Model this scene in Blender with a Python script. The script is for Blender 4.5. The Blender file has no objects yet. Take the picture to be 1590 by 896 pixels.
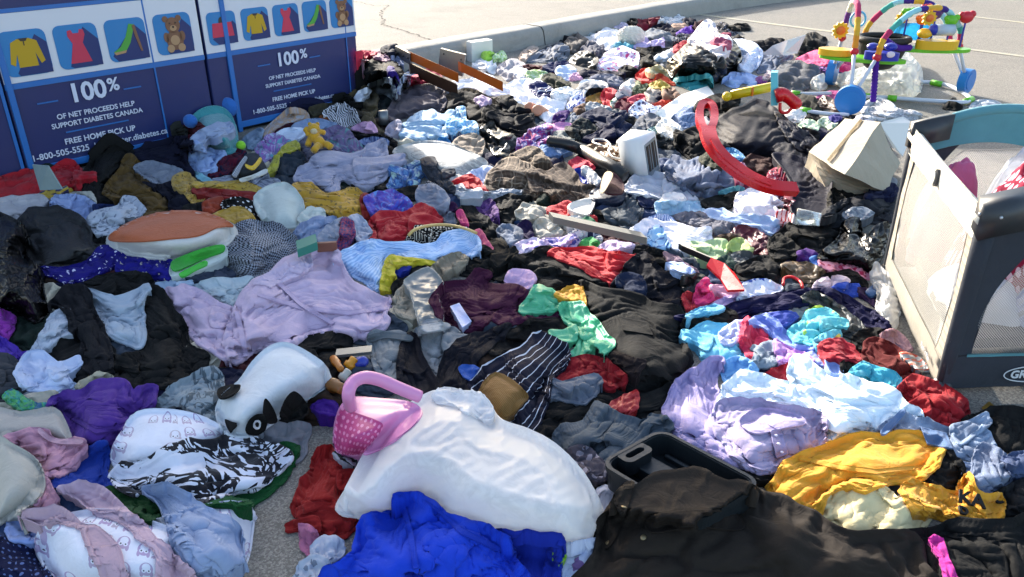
import bpy, bmesh, math, random, time
import numpy as np
from mathutils import Vector, Matrix
T0 = time.time()
scene = bpy.context.scene
COL = scene.collection
R = math.radians

# ------------------------------------------------------------------ camera
CAM_H, PITCH, FOC, CX, CY = 1.65, R(26.6), 1250.0, 795.0, 448.0
cd = bpy.data.cameras.new('camera'); cam = bpy.data.objects.new('camera', cd); COL.objects.link(cam)
cam.location = (0, 0, CAM_H); cam.rotation_euler = (math.pi/2 - PITCH, 0, 0)
cd.sensor_width = 36; cd.lens = FOC/1590*36; cd.clip_start = .05; cd.clip_end = 500
scene.camera = cam
# ------------------------------------------------------------------ light
SUN_EL, SUN_AZ = R(18.5), R(-22)          # azimuth from +Y, negative = to the left
sun_dir = Vector((math.sin(SUN_AZ)*math.cos(SUN_EL), math.cos(SUN_AZ)*math.cos(SUN_EL), math.sin(SUN_EL)))
w = bpy.data.worlds.new('World'); scene.world = w; w.use_nodes = True
nt = w.node_tree; bg = nt.nodes['Background']
sky = nt.nodes.new('ShaderNodeTexSky'); sky.sky_type = 'NISHITA'; sky.sun_disc = False
sky.sun_elevation = SUN_EL; sky.sun_rotation = SUN_AZ; sky.air_density = 1.0; sky.dust_density = 2.5; sky.ozone_density = .6
nt.links.new(sky.outputs[0], bg.inputs[0]); bg.inputs[1].default_value = .15
sl = bpy.data.lights.new('sun', 'SUN'); sl.energy = 3.7; sl.angle = R(.5); sl.color = (1, .95, .87)
so = bpy.data.objects.new('sun', sl); COL.objects.link(so)
so.rotation_euler = sun_dir.to_track_quat('Z', 'Y').to_euler(); so.location = (0, 0, 20)
scene.view_settings.view_transform = 'Standard'; scene.view_settings.look = 'None'
scene.view_settings.exposure = 1.72; scene.view_settings.gamma = 1
scene.view_settings.use_curve_mapping = False

# ------------------------------------------------------------------ pixel <-> world (photo pixels)
SP, CP = math.sin(PITCH), math.cos(PITCH)
def rays(u, v):
    x = (np.asarray(u, float)-CX)/FOC; y = -(np.asarray(v, float)-CY)/FOC
    return np.stack([x, CP + y*SP, -SP + y*CP], -1)
def unproj(u, v, z):
    d = rays(u, v); t = (np.asarray(z, float)-CAM_H)/d[..., 2]
    p = d*t[..., None]; p[..., 2] += CAM_H; return p
def at(u, v, z=0.): return Vector(unproj(u, v, z))
def at_depth(u, v, Y):
    d = rays(u, v); t = Y/d[1]; return Vector((d[0]*t, Y, CAM_H + d[2]*t))
def proj(p):
    x = p[..., 0]; y = p[..., 1]; z = p[..., 2]-CAM_H
    f = y*CP - z*SP; up = y*SP + z*CP
    return CX + FOC*x/f, CY - FOC*up/f

# ------------------------------------------------------------------ tagging
def tag(o, label=None, cat=None, group=None, kind=None):
    if label: o['label'] = label
    if cat: o['category'] = cat
    if group: o['group'] = group
    if kind: o['kind'] = kind
    return o
def empty(name, loc, label, cat, group=None, rz=0.):
    o = bpy.data.objects.new(name, None); COL.objects.link(o); o.location = loc; o.rotation_euler[2] = rz
    o.empty_display_size = .05
    bpy.context.view_layer.update()
    return tag(o, label, cat, group)
def link(name, me, mat, parent=None, smooth=True):
    o = bpy.data.objects.new(name, me); COL.objects.link(o)
    if mat: me.materials.append(mat)
    if smooth and len(me.polygons): me.polygons.foreach_set('use_smooth', np.ones(len(me.polygons), bool))
    if parent:
        o.parent = parent
        o.matrix_parent_inverse = parent.matrix_basis.inverted()
    return o

# ------------------------------------------------------------------ noise
_rs = np.random.RandomState(7)
_perm = _rs.permutation(512); _perm = np.concatenate([_perm, _perm, _perm])
_g2 = _rs.uniform(0, 2*math.pi, 512); _G = np.stack([np.cos(_g2), np.sin(_g2)], -1)
def noise2(x, y):
    xi = np.floor(x).astype(int); yi = np.floor(y).astype(int); xf = x-xi; yf = y-yi
    xi &= 511; yi &= 511
    u = xf*xf*xf*(xf*(xf*6-15)+10); v = yf*yf*yf*(yf*(yf*6-15)+10)
    def g(a, b, dx, dy):
        h = _G[_perm[_perm[(xi+a) & 511] + ((yi+b) & 511)] & 511]
        return h[..., 0]*dx + h[..., 1]*dy
    n00 = g(0, 0, xf, yf); n10 = g(1, 0, xf-1, yf); n01 = g(0, 1, xf, yf-1); n11 = g(1, 1, xf-1, yf-1)
    return 1.5*((n00*(1-u)+n10*u)*(1-v) + (n01*(1-u)+n11*u)*v)
def fbm(x, y, o=3):
    s = 0; a = 1.
    for k in range(o): s = s + a*noise2(x*2**k+17*k, y*2**k-9*k); a *= .5
    return s

# ------------------------------------------------------------------ structured grids from traced outlines
def resample(pts, n):
    d = np.r_[0, np.cumsum(np.hypot(*np.diff(pts, axis=0).T))]
    t = np.linspace(0, d[-1], n)
    return np.stack([np.interp(t, d, pts[:, k]) for k in (0, 1)], -1)
def smooth_closed(P, k=3, sharp=False):
    """Catmull-Rom closed curve through the traced points, k samples per edge"""
    Q = []
    n = len(P)
    for i in range(n):
        p0, p1, p2, p3 = P[i-1], P[i], P[(i+1) % n], P[(i+2) % n]
        for j in range(k):
            t = j/k
            if sharp: Q.append(p1+(p2-p1)*t); continue
            Q.append(.5*(2*p1 + (p2-p0)*t + (2*p0-5*p1+4*p2-p3)*t*t + (3*p1-p0-3*p2+p3)*t**3))
    return np.array(Q)
def area(P):
    x, y = P.T; return .5*np.sum(x*np.roll(y, -1) - np.roll(x, -1)*y)
def corners_auto(P):
    import itertools
    n = len(P); best = None
    if n == 4: return (0, 1, 2, 3)
    for c in itertools.combinations(range(n), 4):
        q = P[list(c)]
        a = abs(area(q))
        for i in range(4):                       # favour squarish corners
            e1 = q[i]-q[i-1]; e2 = q[(i+1) % 4]-q[i]
            cr = abs(e1[0]*e2[1]-e1[1]*e2[0])/(np.hypot(*e1)*np.hypot(*e2)+1e-9)
            a *= (.55+.45*cr)
        if best is None or a > best[0]: best = (a, c)
    return best[1]
def coons(P, dpx, nmax, corners=None, lo=7, wavy=0., o=0., sharp=False):
    P = np.asarray(P, float)
    if area(P) < 0: P = P[::-1]                  # image y down: positive = clockwise on screen
    if corners is not None: c = corners
    else: c = corners_auto(P)
    k = 4
    S = smooth_closed(P, k, sharp); N = len(S)
    if wavy:
        tg = np.roll(S, -1, 0)-np.roll(S, 1, 0); tg /= np.linalg.norm(tg, axis=1, keepdims=True)+1e-9
        d = np.r_[0, np.cumsum(np.hypot(*np.diff(S, axis=0).T))]; w = np.sqrt(abs(area(P)))
        S = S+np.stack([tg[:, 1], -tg[:, 0]], -1)*(w*wavy*(noise2(d/w*2.6+o, S[:, 0]*0+o*1.7)+.5*noise2(d/w*6+o, S[:, 0]*0+o)))[:, None]
    idx = [i*k for i in c]
    sides = []
    for a, b in zip(idx, idx[1:]+[idx[0]+N]):
        sides.append(S[np.arange(a, b+1) % N])
    ln = [np.hypot(*np.diff(s, axis=0).T).sum() for s in sides]
    n = int(np.clip(max(ln[0], ln[2])/dpx, lo, nmax)); m = int(np.clip(max(ln[1], ln[3])/dpx, lo, nmax))
    A = resample(sides[0], n); B = resample(sides[1], m); C = resample(sides[2], n)[::-1]; D = resample(sides[3], m)[::-1]
    s = np.linspace(0, 1, n)[:, None, None]; t = np.linspace(0, 1, m)[None, :, None]
    G = (1-t)*A[:, None] + t*C[:, None] + (1-s)*D[None] + s*B[None] \
        - ((1-s)*(1-t)*A[0] + s*(1-t)*A[-1] + s*t*C[-1] + (1-s)*t*C[0])
    for _ in range(12): G[1:-1, 1:-1] = .25*(G[:-2, 1:-1]+G[2:, 1:-1]+G[1:-1, :-2]+G[1:-1, 2:])
    return G

# ------------------------------------------------------------------ height of what already lies there, per photo pixel
ZS = 3; ZX0, ZY0 = -160, -60
ZW, ZH = (1590+320)//ZS, (896+260)//ZS
Zmap = np.zeros((ZH, ZW)); Imap = np.zeros((ZH, ZW), int)
def z_get(u, v):
    x = np.clip((u-ZX0)/ZS-.5, 0, ZW-1.001); y = np.clip((v-ZY0)/ZS-.5, 0, ZH-1.001)
    xi = x.astype(int); yi = y.astype(int); fx = x-xi; fy = y-yi
    return (Zmap[yi, xi]*(1-fx)+Zmap[yi, xi+1]*fx)*(1-fy) + (Zmap[yi+1, xi]*(1-fx)+Zmap[yi+1, xi+1]*fx)*fy
def z_put(P, ident=0):
    """splat a structured grid of world points"""
    for _ in range(2):                           # densify
        Q = np.empty((P.shape[0]*2-1, P.shape[1]*2-1, 3)); Q[::2, ::2] = P
        Q[1::2, ::2] = .5*(P[1:]+P[:-1]); Q[:, 1::2] = .5*(Q[:, 2::2]+Q[:, :-2:2]); P = Q
    u, v = proj(P)
    x = np.clip(((u-ZX0)/ZS), 0, ZW-1).astype(int).ravel(); y = np.clip(((v-ZY0)/ZS), 0, ZH-1).astype(int).ravel()
    z = P[..., 2].ravel()
    np.maximum.at(Zmap, (y, x), z)
    if ident: Imap[y, x] = ident

# ------------------------------------------------------------------ cloth: buckling sheet (position based)
def _pair(X, sa, sb, L, k):
    a = X[sa]; b = X[sb]; d = b-a
    ln = np.sqrt((d*d).sum(-1))+1e-9
    c = (k*.5*(ln-L)/ln)[..., None]*d
    X[sa] = a+c; X[sb] = b-c
def relax(X, X0, XT, floor, su, sv, iters, bend, anchor, lift, grav):
    n, m, _ = X.shape
    s = slice
    pairs = []
    def add(sa, sb, mul, k):
        L = np.sqrt(((X0[sb]-X0[sa])**2).sum(-1))*mul; pairs.append((sa, sb, L, k))
    for o in (0, 1):
        ne = (n-o)//2; me = (m-o)//2
        add((s(o, o+2*ne, 2), s(None)), (s(o+1, o+2*ne, 2), s(None)), su, 1.)
        add((s(None), s(o, o+2*me, 2)), (s(None), s(o+1, o+2*me, 2)), sv, 1.)
        sh = .5*(su+sv)
        add((s(o, o+2*ne, 2), s(0, m-1)), (s(o+1, o+2*ne, 2), s(1, m)), sh, .35)
        add((s(o, o+2*ne, 2), s(1, m)), (s(o+1, o+2*ne, 2), s(0, m-1)), sh, .35)
    # odd slicing guard
    pairs = [(a, b, L, k) for a, b, L, k in pairs if X[a].shape == X[b].shape and L.size]
    bm = np.zeros((n, m), bool); bm[[0, -1]] = 1; bm[:, [0, -1]] = 1
    for it in range(iters):
        for a, b, L, k in pairs: _pair(X, a, b, L, k)
        if bend:
            lap = np.zeros_like(X)
            lap[1:-1] += .5*(X[2:]+X[:-2])-X[1:-1]; lap[:, 1:-1] += .5*(X[:, 2:]+X[:, :-2])-X[:, 1:-1]
            X += bend*lap
        X[..., 2] -= grav
        np.maximum(X[..., 2], floor, out=X[..., 2])
        up = X[..., 2]-(X0[..., 2]+lift); X[..., 2] -= .5*np.maximum(up, 0)
        X[bm] += anchor*(X0[bm]-X[bm])
        X += .012*(XT-X)
    return X
def upsample(X):
    n, m, _ = X.shape
    def up(A):
        Q = np.empty((A.shape[0]*2-1,)+A.shape[1:]); Q[::2] = A
        E = np.concatenate([A[:1]*2-A[1:2], A, A[-1:]*2-A[-2:-1]])
        Q[1::2] = (-E[:-3]+9*E[1:-2]+9*E[2:-1]-E[3:])/16
        return Q
    return up(up(X).swapaxes(0, 1)).swapaxes(0, 1)
def grid_normals(X):
    du = np.gradient(X, axis=0); dv = np.gradient(X, axis=1)
    n = np.cross(du, dv); n /= np.linalg.norm(n, axis=-1, keepdims=True)+1e-12
    n[n[..., 2] < 0] *= -1
    return n
def grid_mesh(name, X, UV, hem=.012, drop=.10, base=None, curl=.5):
    """surface grid + a rolled hem that goes under and down, one closed-looking mesh"""
    n, m, _ = X.shape
    idx = np.arange(n*m).reshape(n, m)
    ring = np.concatenate([idx[:-1, 0], idx[-1, :-1], idx[:0:-1, -1], idx[0, :0:-1]])
    V = X.reshape(-1, 3); U = UV.reshape(-1, 2)
    f = np.stack([idx[:-1, :-1], idx[1:, :-1], idx[1:, 1:], idx[:-1, 1:]], -1).reshape(-1, 4)
    b = V[ring]; c = b.mean(0)
    nx = np.roll(b, -1, 0)-np.roll(b, 1, 0); nx[:, 2] = 0
    inw = np.stack([-nx[:, 1], nx[:, 0]], -1); inw /= np.linalg.norm(inw, axis=-1, keepdims=True)+1e-9
    if ((c[:2]-b[:, :2])*inw).sum() < 0: inw = -inw
    inw3 = np.c_[inw, np.zeros(len(inw))]
    r1 = b - inw3*hem*.35; r1[:, 2] -= hem*.6
    r2 = b + inw3*hem*.3; r2[:, 2] -= hem*1.5
    r3 = b + inw3*hem*1.2*curl; r3[:, 2] = np.maximum(b[:, 2]-drop, .0) if base is None else base
    k = len(ring); off = n*m
    Vs = [V]; Us = [U]; Fs = [f]
    prev = ring
    for r in (r1, r2, r3):
        cur = off+np.arange(k); off += k
        Vs.append(r); Us.append(U[ring])
        Fs.append(np.stack([prev, cur, np.roll(cur, -1), np.roll(prev, -1)], -1)); prev = cur
    V = np.concatenate(Vs); U = np.concatenate(Us); F = np.concatenate(Fs)
    me = bpy.data.meshes.new(name)
    me.vertices.add(len(V)); me.vertices.foreach_set('co', V.ravel())
    me.loops.add(F.size); me.loops.foreach_set('vertex_index', F.ravel().astype(np.int32))
    me.polygons.add(len(F)); me.polygons.foreach_set('loop_start', np.arange(0, F.size, 4, dtype=np.int32))
    uv = me.uv_layers.new(name='uv'); uv.data.foreach_set('uv', U[F.ravel()].astype(np.float32).ravel())
    me.update(); me.validate()
    return me
def seg_dist(Q, B):
    """distance from points Q (k,2) to closed polyline B and index of nearest"""
    d = np.hypot(Q[:, None, 0]-B[None, :, 0], Q[:, None, 1]-B[None, :, 1])
    return d
SURF = {}
BIN0, BDIR = np.array([-3.003, 4.832, 0]), np.array([.665, .747, 0])/np.hypot(.665, .747); BN = np.array([BDIR[1], -BDIR[0], 0])
def before_bins(X):
    c0 = np.array([0, 0, CAM_H]); d = X-c0; den = d@BN; t = ((BIN0-c0)@BN+.035)/np.where(np.abs(den) < 1e-6, 1e-6, den)
    P = c0+d*t[..., None]; s_ = (P-BIN0)@BDIR
    hit = (t < 1) & (t > 0) & (s_ > -.6) & (s_ < 2.63)
    return np.where(hit[..., None], P, X)
_nitem = [0]
def cloth(name, label, cat, poly, mat, k=1.0, fold='c', ang=0., amp=1.0, H=None, corners=None, seed=None, group=None,
          res=1.0, base=None, parent=None, lift=None, flat=0., back=.28, hem=None, iters=None, key=None, follow=True, details=True, sharp=False):
    """a crumpled garment whose outline is traced in photo pixels; every vertex gets its own distance from the height there.
       fold: c crumple, d drape (parallel folds along ang degrees in the picture), s smooth (stuffed), p plastic film"""
    _nitem[0] += 1; ident = _nitem[0]
    rng = np.random.RandomState(seed if seed is not None else 1000+ident)
    P = np.asarray(poly, float).reshape(-1, 2)
    span = max(np.ptp(P[:, 0]), np.ptp(P[:, 1]))
    if res == 1. and span > 150 and P[:, 1].mean() > 380: res = 1.5
    nmax = 64
    dpx = max(2.6, span/44)/res
    G = coons(P, dpx, int(nmax*res), corners, wavy=(.07 if fold in 'cd' and parent is None and not flat else 0.), o=rng.uniform(0, 300), sharp=sharp)
    n, m, _ = G.shape
    u = G[..., 0]; v = G[..., 1]
    # effective distance to the outline
    Bd = np.concatenate([G[:-1, 0], G[-1, :-1], G[:0:-1, -1], G[0, :0:-1]])
    tg = np.roll(Bd, -1, 0)-np.roll(Bd, 1, 0); tg /= np.linalg.norm(tg, axis=1, keepdims=True)+1e-9
    nrm = np.stack([tg[:, 1], -tg[:, 0]], -1)
    if ((Bd-Bd.mean(0))*nrm).sum() < 0: nrm = -nrm
    Q = G.reshape(-1, 2)
    D = seg_dist(Q, Bd); plain = D.min(1); inr = plain.max()
    boff = back*inr*2*np.clip(-nrm[:, 1]+.15, 0, 1)
    De = (D+boff[None]).min(1).reshape(n, m)
    Rr = inr*1.0
    prof = 1-(1-np.clip(De/Rr, 0, 1))**1.7
    # real size of the thing
    vmid = v.mean(); dep = math.atan2(-rays(u.mean(), vmid)[2], rays(u.mean(), vmid)[1])
    zb0 = z_get(u, v)
    zl = zb0.copy()
    for _ in range(2):
        e = np.pad(zl, 1, mode='edge'); zl = np.maximum(zb0, (e[:-2, 1:-1]+e[2:, 1:-1]+e[1:-1, :-2]+e[1:-1, 2:]+2*zl)/6)
    zb = np.full_like(zb0, min(np.percentile(zb0, 35), .16))
    if base is not None: zb = np.maximum(zb, base)
    pu = unproj(u.mean(), P[:, 1].max(), zb.mean()); pv = unproj(u.mean(), P[:, 1].min(), zb.mean())
    ext_v = abs(pv[1]-pu[1])*math.tan(dep)
    scale = np.linalg.norm(unproj(u.mean(), vmid, 0)-np.array([0, 0, CAM_H]))/FOC    # metres per px
    ext_u = 2*inr*scale
    if H is None: H = min((.30 if fold in 'sp' else .22)*k*min(ext_v, ext_u*1.3), .26)
    # fold seeds
    wu = (u-u.mean())*scale; wv = (v-v.mean())*scale*1.4
    a = R(ang); al = wu*math.cos(a)+wv*math.sin(a); ac = -wu*math.sin(a)+wv*math.cos(a)
    size = max(.05, 2*inr*scale)
    lam = float(np.clip(size*.47, .04, .17))
    o1, o2, o3 = rng.uniform(0, 400, 3)
    def warp(f, g): return g*noise2(wu/lam*f+o3, wv/lam*f+o1), g*noise2(wu/lam*f+o1+70, wv/lam*f+o3)
    def ridge(x, y): return 1-np.abs(noise2(x, y))*1.7          # sharp crests
    def puff(x, y): return np.abs(noise2(x, y))*1.7              # round tops, tucked valleys
    def crest(x, y): return np.clip(1-np.abs(noise2(x, y))*2.6, 0, 1)**1.4      # narrow folds standing on flat cloth
    w1x, w1y = warp(.45, .8)
    if fold == 'd':
        q = puff(al/lam*.16+w1x*.5+o1, ac/lam*.85+w1y*.55+o2)
        q2 = ridge(al/lam*.3+w1y*.5+o2, ac/lam*1.7+w1x*.7+o1)
        q3 = crest(al/lam*.2+w1y*.6+o3, ac/lam*1.05+w1x*.6+o2); mixf = rng.uniform(.3, .9)
        bil = mixf*q3+(1-mixf)*.8*q+.18*q2
    elif fold == 's':
        bil = .10*puff(wu/lam*.4+w1x+o1, wv/lam*.4+w1y+o2)
    else:
        # several fold bundles, each with its own run, meeting at creases
        t1 = rng.uniform(0, math.pi) if not ang else a; t2 = t1+rng.uniform(.7, 1.4)
        def bund(t, f, oo):
            x = wu*math.cos(t)+wv*math.sin(t); y = -wu*math.sin(t)+wv*math.cos(t)
            return (crest if oo > 160 else puff)(x/lam*.22*f+w1x*.6+oo, y/lam*.95*f+w1y*.6-oo)
        sel = np.clip(.5+1.6*noise2(wu/lam*.4+o2, wv/lam*.4+o3), 0, 1)
        bil = .75*(sel*bund(t1, 1, o1)+(1-sel)*bund(t2, 1, o2)) + .2*bund(t1+.8, 1.9, o3)
    if fold in 'cd':
        # creases that fan out from a place or two where the cloth is pinched
        for _k in range(1 if size < .12 else 2):
            pu, pv = rng.uniform(-.35, .35)*np.ptp(wu), rng.uniform(-.3, .3)*np.ptp(wv)
            th = np.arctan2(wv-pv, wu-pu); rr_ = np.hypot(wv-pv, wu-pu)
            nf = rng.randint(3, 6); star = np.abs(np.sin(th*nf/2+1.8*noise2(wu/lam*.5+o2, wv/lam*.5+o1+_k*31)+rng.uniform(0, 6)))
            bil = bil*(1-.5*np.exp(-rr_/(size*.55))) + .75*star*np.exp(-rr_/(size*.5))*np.clip(rr_/(size*.12), .25, 1)
        calm = np.clip(.55+1.5*noise2(wu/size*1.3+o3, wv/size*1.3+o1), .32, 1)      # part of the cloth lies flat
        bil = bil*calm
    A = amp*np.clip(size*.29, .010, .062)*(1. if fold in 'cd' else .5)
    edge = np.clip(De/(Rr*.35), .25, 1)
    z0 = np.maximum(zb + .006 + (H*prof if not flat else flat), zl+.008+.12*H*prof)
    if parent is not None and follow: z0 = zl+flat
    zb = np.minimum(zl, z0-.004)
    z = z0 + A*(bil-.25)*edge
    Xd = unproj(u, v, np.maximum(z0, zb+.004))
    X0 = unproj(u, v, np.maximum(z, zb+.004))
    st = 1+(dict(c=.15, d=.12, s=.02, p=.08)[fold])*amp*(1 if fold in 'sp' else float(np.clip(1.25-size*2.6, .3, 1)))
    su = sv = st
    if fold == 'd':
        gu = G[-1, m//2]-G[0, m//2]; gu = gu/(np.hypot(*gu)+1e-9)
        c_al = abs(gu[0]*math.cos(a)+gu[1]*math.sin(a))      # more cloth across the folds than along them
        su = 1+(st-1)*(1.5-1.3*c_al); sv = 1+(st-1)*(.2+1.3*c_al)
    it = iters if iters is not None else (120 if n*m > 4000 else 90 if n*m > 900 else 50)
    if fold == 's': it = it//3
    X = relax(X0.copy(), Xd, X0, zb+.003, su, sv, it, dict(c=.016, d=.016, s=.15, p=.01)[fold], .5, (lift if lift is not None else A*1.15), .0006)
    # loose ragged hem
    X = upsample(X)
    Lu = np.linalg.norm(np.diff(Xd, axis=0), axis=-1).sum(0).mean()*su; Lv = np.linalg.norm(np.diff(Xd, axis=1), axis=-1).sum(1).mean()*sv
    ii, jj = np.meshgrid(np.linspace(0, Lu, X.shape[0]), np.linspace(0, Lv, X.shape[1]), indexing='ij'); uvw = np.dstack([ii, jj])
    nn = grid_normals(X)
    for _ in range(4):
        e = np.pad(nn, ((1, 1), (1, 1), (0, 0)), mode='edge'); nn = (e[:-2, 1:-1]+e[2:, 1:-1]+e[1:-1, :-2]+e[1:-1, 2:]+nn)/5
    nn /= np.linalg.norm(nn, axis=-1, keepdims=True)+1e-9
    dme = np.clip(upsample(np.dstack([plain.reshape(n, m)*scale]*2))[..., 0]/min(.03, size*.2), 0, 1)
    Xs = X
    if fold in 'cd' and details:
        cu, cv = uvw[..., 0]-Lu/2, uvw[..., 1]-Lv/2; Ls = math.sqrt(Lu*Lv)
        hs_ = np.zeros(cu.shape)
        for _k in range(rng.randint(2, 5) if Ls > .14 else 1):
            t_ = a+rng.normal(0, .6)+math.pi/2 if (fold == 'd' or rng.rand() < .4) else rng.uniform(0, 6.28)
            ct, st_ = math.cos(t_), math.sin(t_); p_ = cu*ct+cv*st_; l_ = -cu*st_+cv*ct
            f_ = p_-rng.uniform(-.3, .3)*Ls+.16*Ls*noise2(l_/Ls*1.5+o1+_k*7, p_/Ls*.7+o2)
            msk_ = np.clip(1.3-np.abs(l_-rng.uniform(-.3, .3)*Ls)/(Ls*rng.uniform(.3, .6)), 0, 1)
            w_ = max(.0045, scale*3); amp_ = rng.uniform(.3, 1.)*min(.014, .05*Ls)
            hs_ += amp_*msk_*(1/(1+np.exp(-np.clip(f_/w_, -30, 30))))*np.exp(-np.clip(f_, 0, None)/(Ls*.35))
        X = X + nn*(hs_*amp*dme)[..., None]
    if fold in 'cd':
        fw = ridge(X[..., 0]*13+X[..., 2]*9+o1, X[..., 1]*13+X[..., 2]*6+o2)*np.clip(noise2(X[..., 0]*7+o3, X[..., 1]*7)+.3, 0, 1)
        X = X + nn*(fw*.0062*amp*dme)[..., None]
    elif fold == 'p':
        fw = fbm(X[..., 0]*11+o1, X[..., 1]*11+X[..., 2]*9+o2, 3); fw2 = ridge(X[..., 0]*9+X[..., 2]*14+o2, X[..., 1]*9-X[..., 2]*5+o1)
        X = X + nn*((np.abs(fw)*.006+.006*np.clip(fw2, 0, 1)**3)*amp)[..., None]
    if fold in 'cd' and details and scale < .006:
        dm = upsample(np.dstack([plain.reshape(n, m)*scale]*2))[..., 0]
        X = X + nn*(.0045*np.clip((.020-dm)/.004, 0, 1)*np.clip(dm/.004, .3, 1)-.0025*np.exp(-((dm-.022)/.003)**2))[..., None]
    clr = .0025 if parent is not None else .006
    for _ in range(2):
        pu_, pv_ = proj(X); need = z_get(pu_, pv_)+clr; low = X[..., 2] < need
        if not low.any(): break
        Y_ = unproj(pu_, pv_, np.minimum(need, CAM_H*.6)); X = np.where(low[..., None], Y_, X)
    X = before_bins(X)
    z_put(X, ident)
    h = hem if hem is not None else np.clip(size*.05, .004, .014)
    zbase = None
    me = grid_mesh(name, X, uvw, h, drop=(.008 if parent is not None and follow else max(.05, H*.8)+min(base or 0, .1)))
    # origin at the base of the thing
    o = link(name, me, mat, None)
    if parent is None:
        c0 = X.reshape(-1, 3).mean(0); c0[2] = X[..., 2].min()
        me.transform(Matrix.Translation(-Vector(c0))); o.location = Vector(c0)
        tag(o, label, cat, group)
    else:
        o.parent = parent; o.matrix_parent_inverse = parent.matrix_basis.inverted()
        if label: o['label'] = label
    SURF[key or ident] = (X, nn, o, scale)
    return o

# ------------------------------------------------------------------ materials
def lin(h):
    if not isinstance(h, str): return tuple(h)+(1,)
    h = h.lstrip('#'); c = [int(h[i:i+2], 16)/255 for i in (0, 2, 4)]
    return tuple(((x+.055)/1.055)**2.4 if x > .04045 else x/12.92 for x in c)+(1,)
class NT:
    def __init__(s, name):
        s.m = bpy.data.materials.new(name); s.m.use_nodes = True; s.t = s.m.node_tree
        s.b = s.t.nodes['Principled BSDF']; s.out = s.t.nodes['Material Output']
    def n(s, typ, **kw):
        x = s.t.nodes.new(typ)
        for k, v in kw.items():
            if k.startswith('i_'):
                key = k[2:]; key = int(key) if key.isdigit() else key.replace('_', ' ')
                x.inputs[key].default_value = v
            else: setattr(x, k, v)
        return x
    def l(s, a, b): s.t.links.new(a, b)
    def math(s, op, a, b=None, c=None):
        x = s.n('ShaderNodeMath', operation=op)
        for i, q in enumerate((a, b, c)):
            if q is None: continue
            if isinstance(q, (int, float)): x.inputs[i].default_value = q
            else: s.l(q, x.inputs[i])
        return x.outputs[0]
    def mix(s, f, a, b, blend='MIX'):
        x = s.n('ShaderNodeMix', data_type='RGBA', blend_type=blend)
        for i, q in ((0, f), (6, a), (7, b)):
            if isinstance(q, (int, float)): x.inputs[i].default_value = q
            elif isinstance(q, tuple): x.inputs[i].default_value = q
            else: s.l(q, x.inputs[i])
        return x.outputs[2]
    def noise(s, vec, scale, detail=3, rough=.55, dist=0.):
        x = s.n('ShaderNodeTexNoise'); x.inputs['Scale'].default_value = scale; x.inputs['Detail'].default_value = detail
        x.inputs['Roughness'].default_value = rough; x.inputs['Distortion'].default_value = dist
        if vec is not None: s.l(vec, x.inputs['Vector'])
        return x.outputs['Fac']
    def ramp(s, f, stops, interp='LINEAR'):
        x = s.n('ShaderNodeValToRGB'); x.color_ramp.interpolation = interp; e = x.color_ramp.elements
        while len(e) < len(stops): e.new(.5)
        for q, (p, c) in zip(e, stops): q.position = p; q.color = c
        s.l(f, x.inputs[0]); return x.outputs[0]
    def bump(s, h, strength, dist, prev=None):
        x = s.n('ShaderNodeBump'); x.inputs['Strength'].default_value = strength; x.inputs['Distance'].default_value = dist
        s.l(h, x.inputs['Height'])
        if prev is not None: s.l(prev, x.inputs['Normal'])
        return x.outputs[0]
_mc = {}
def W(v): return (v, v, v, 1)
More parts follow.
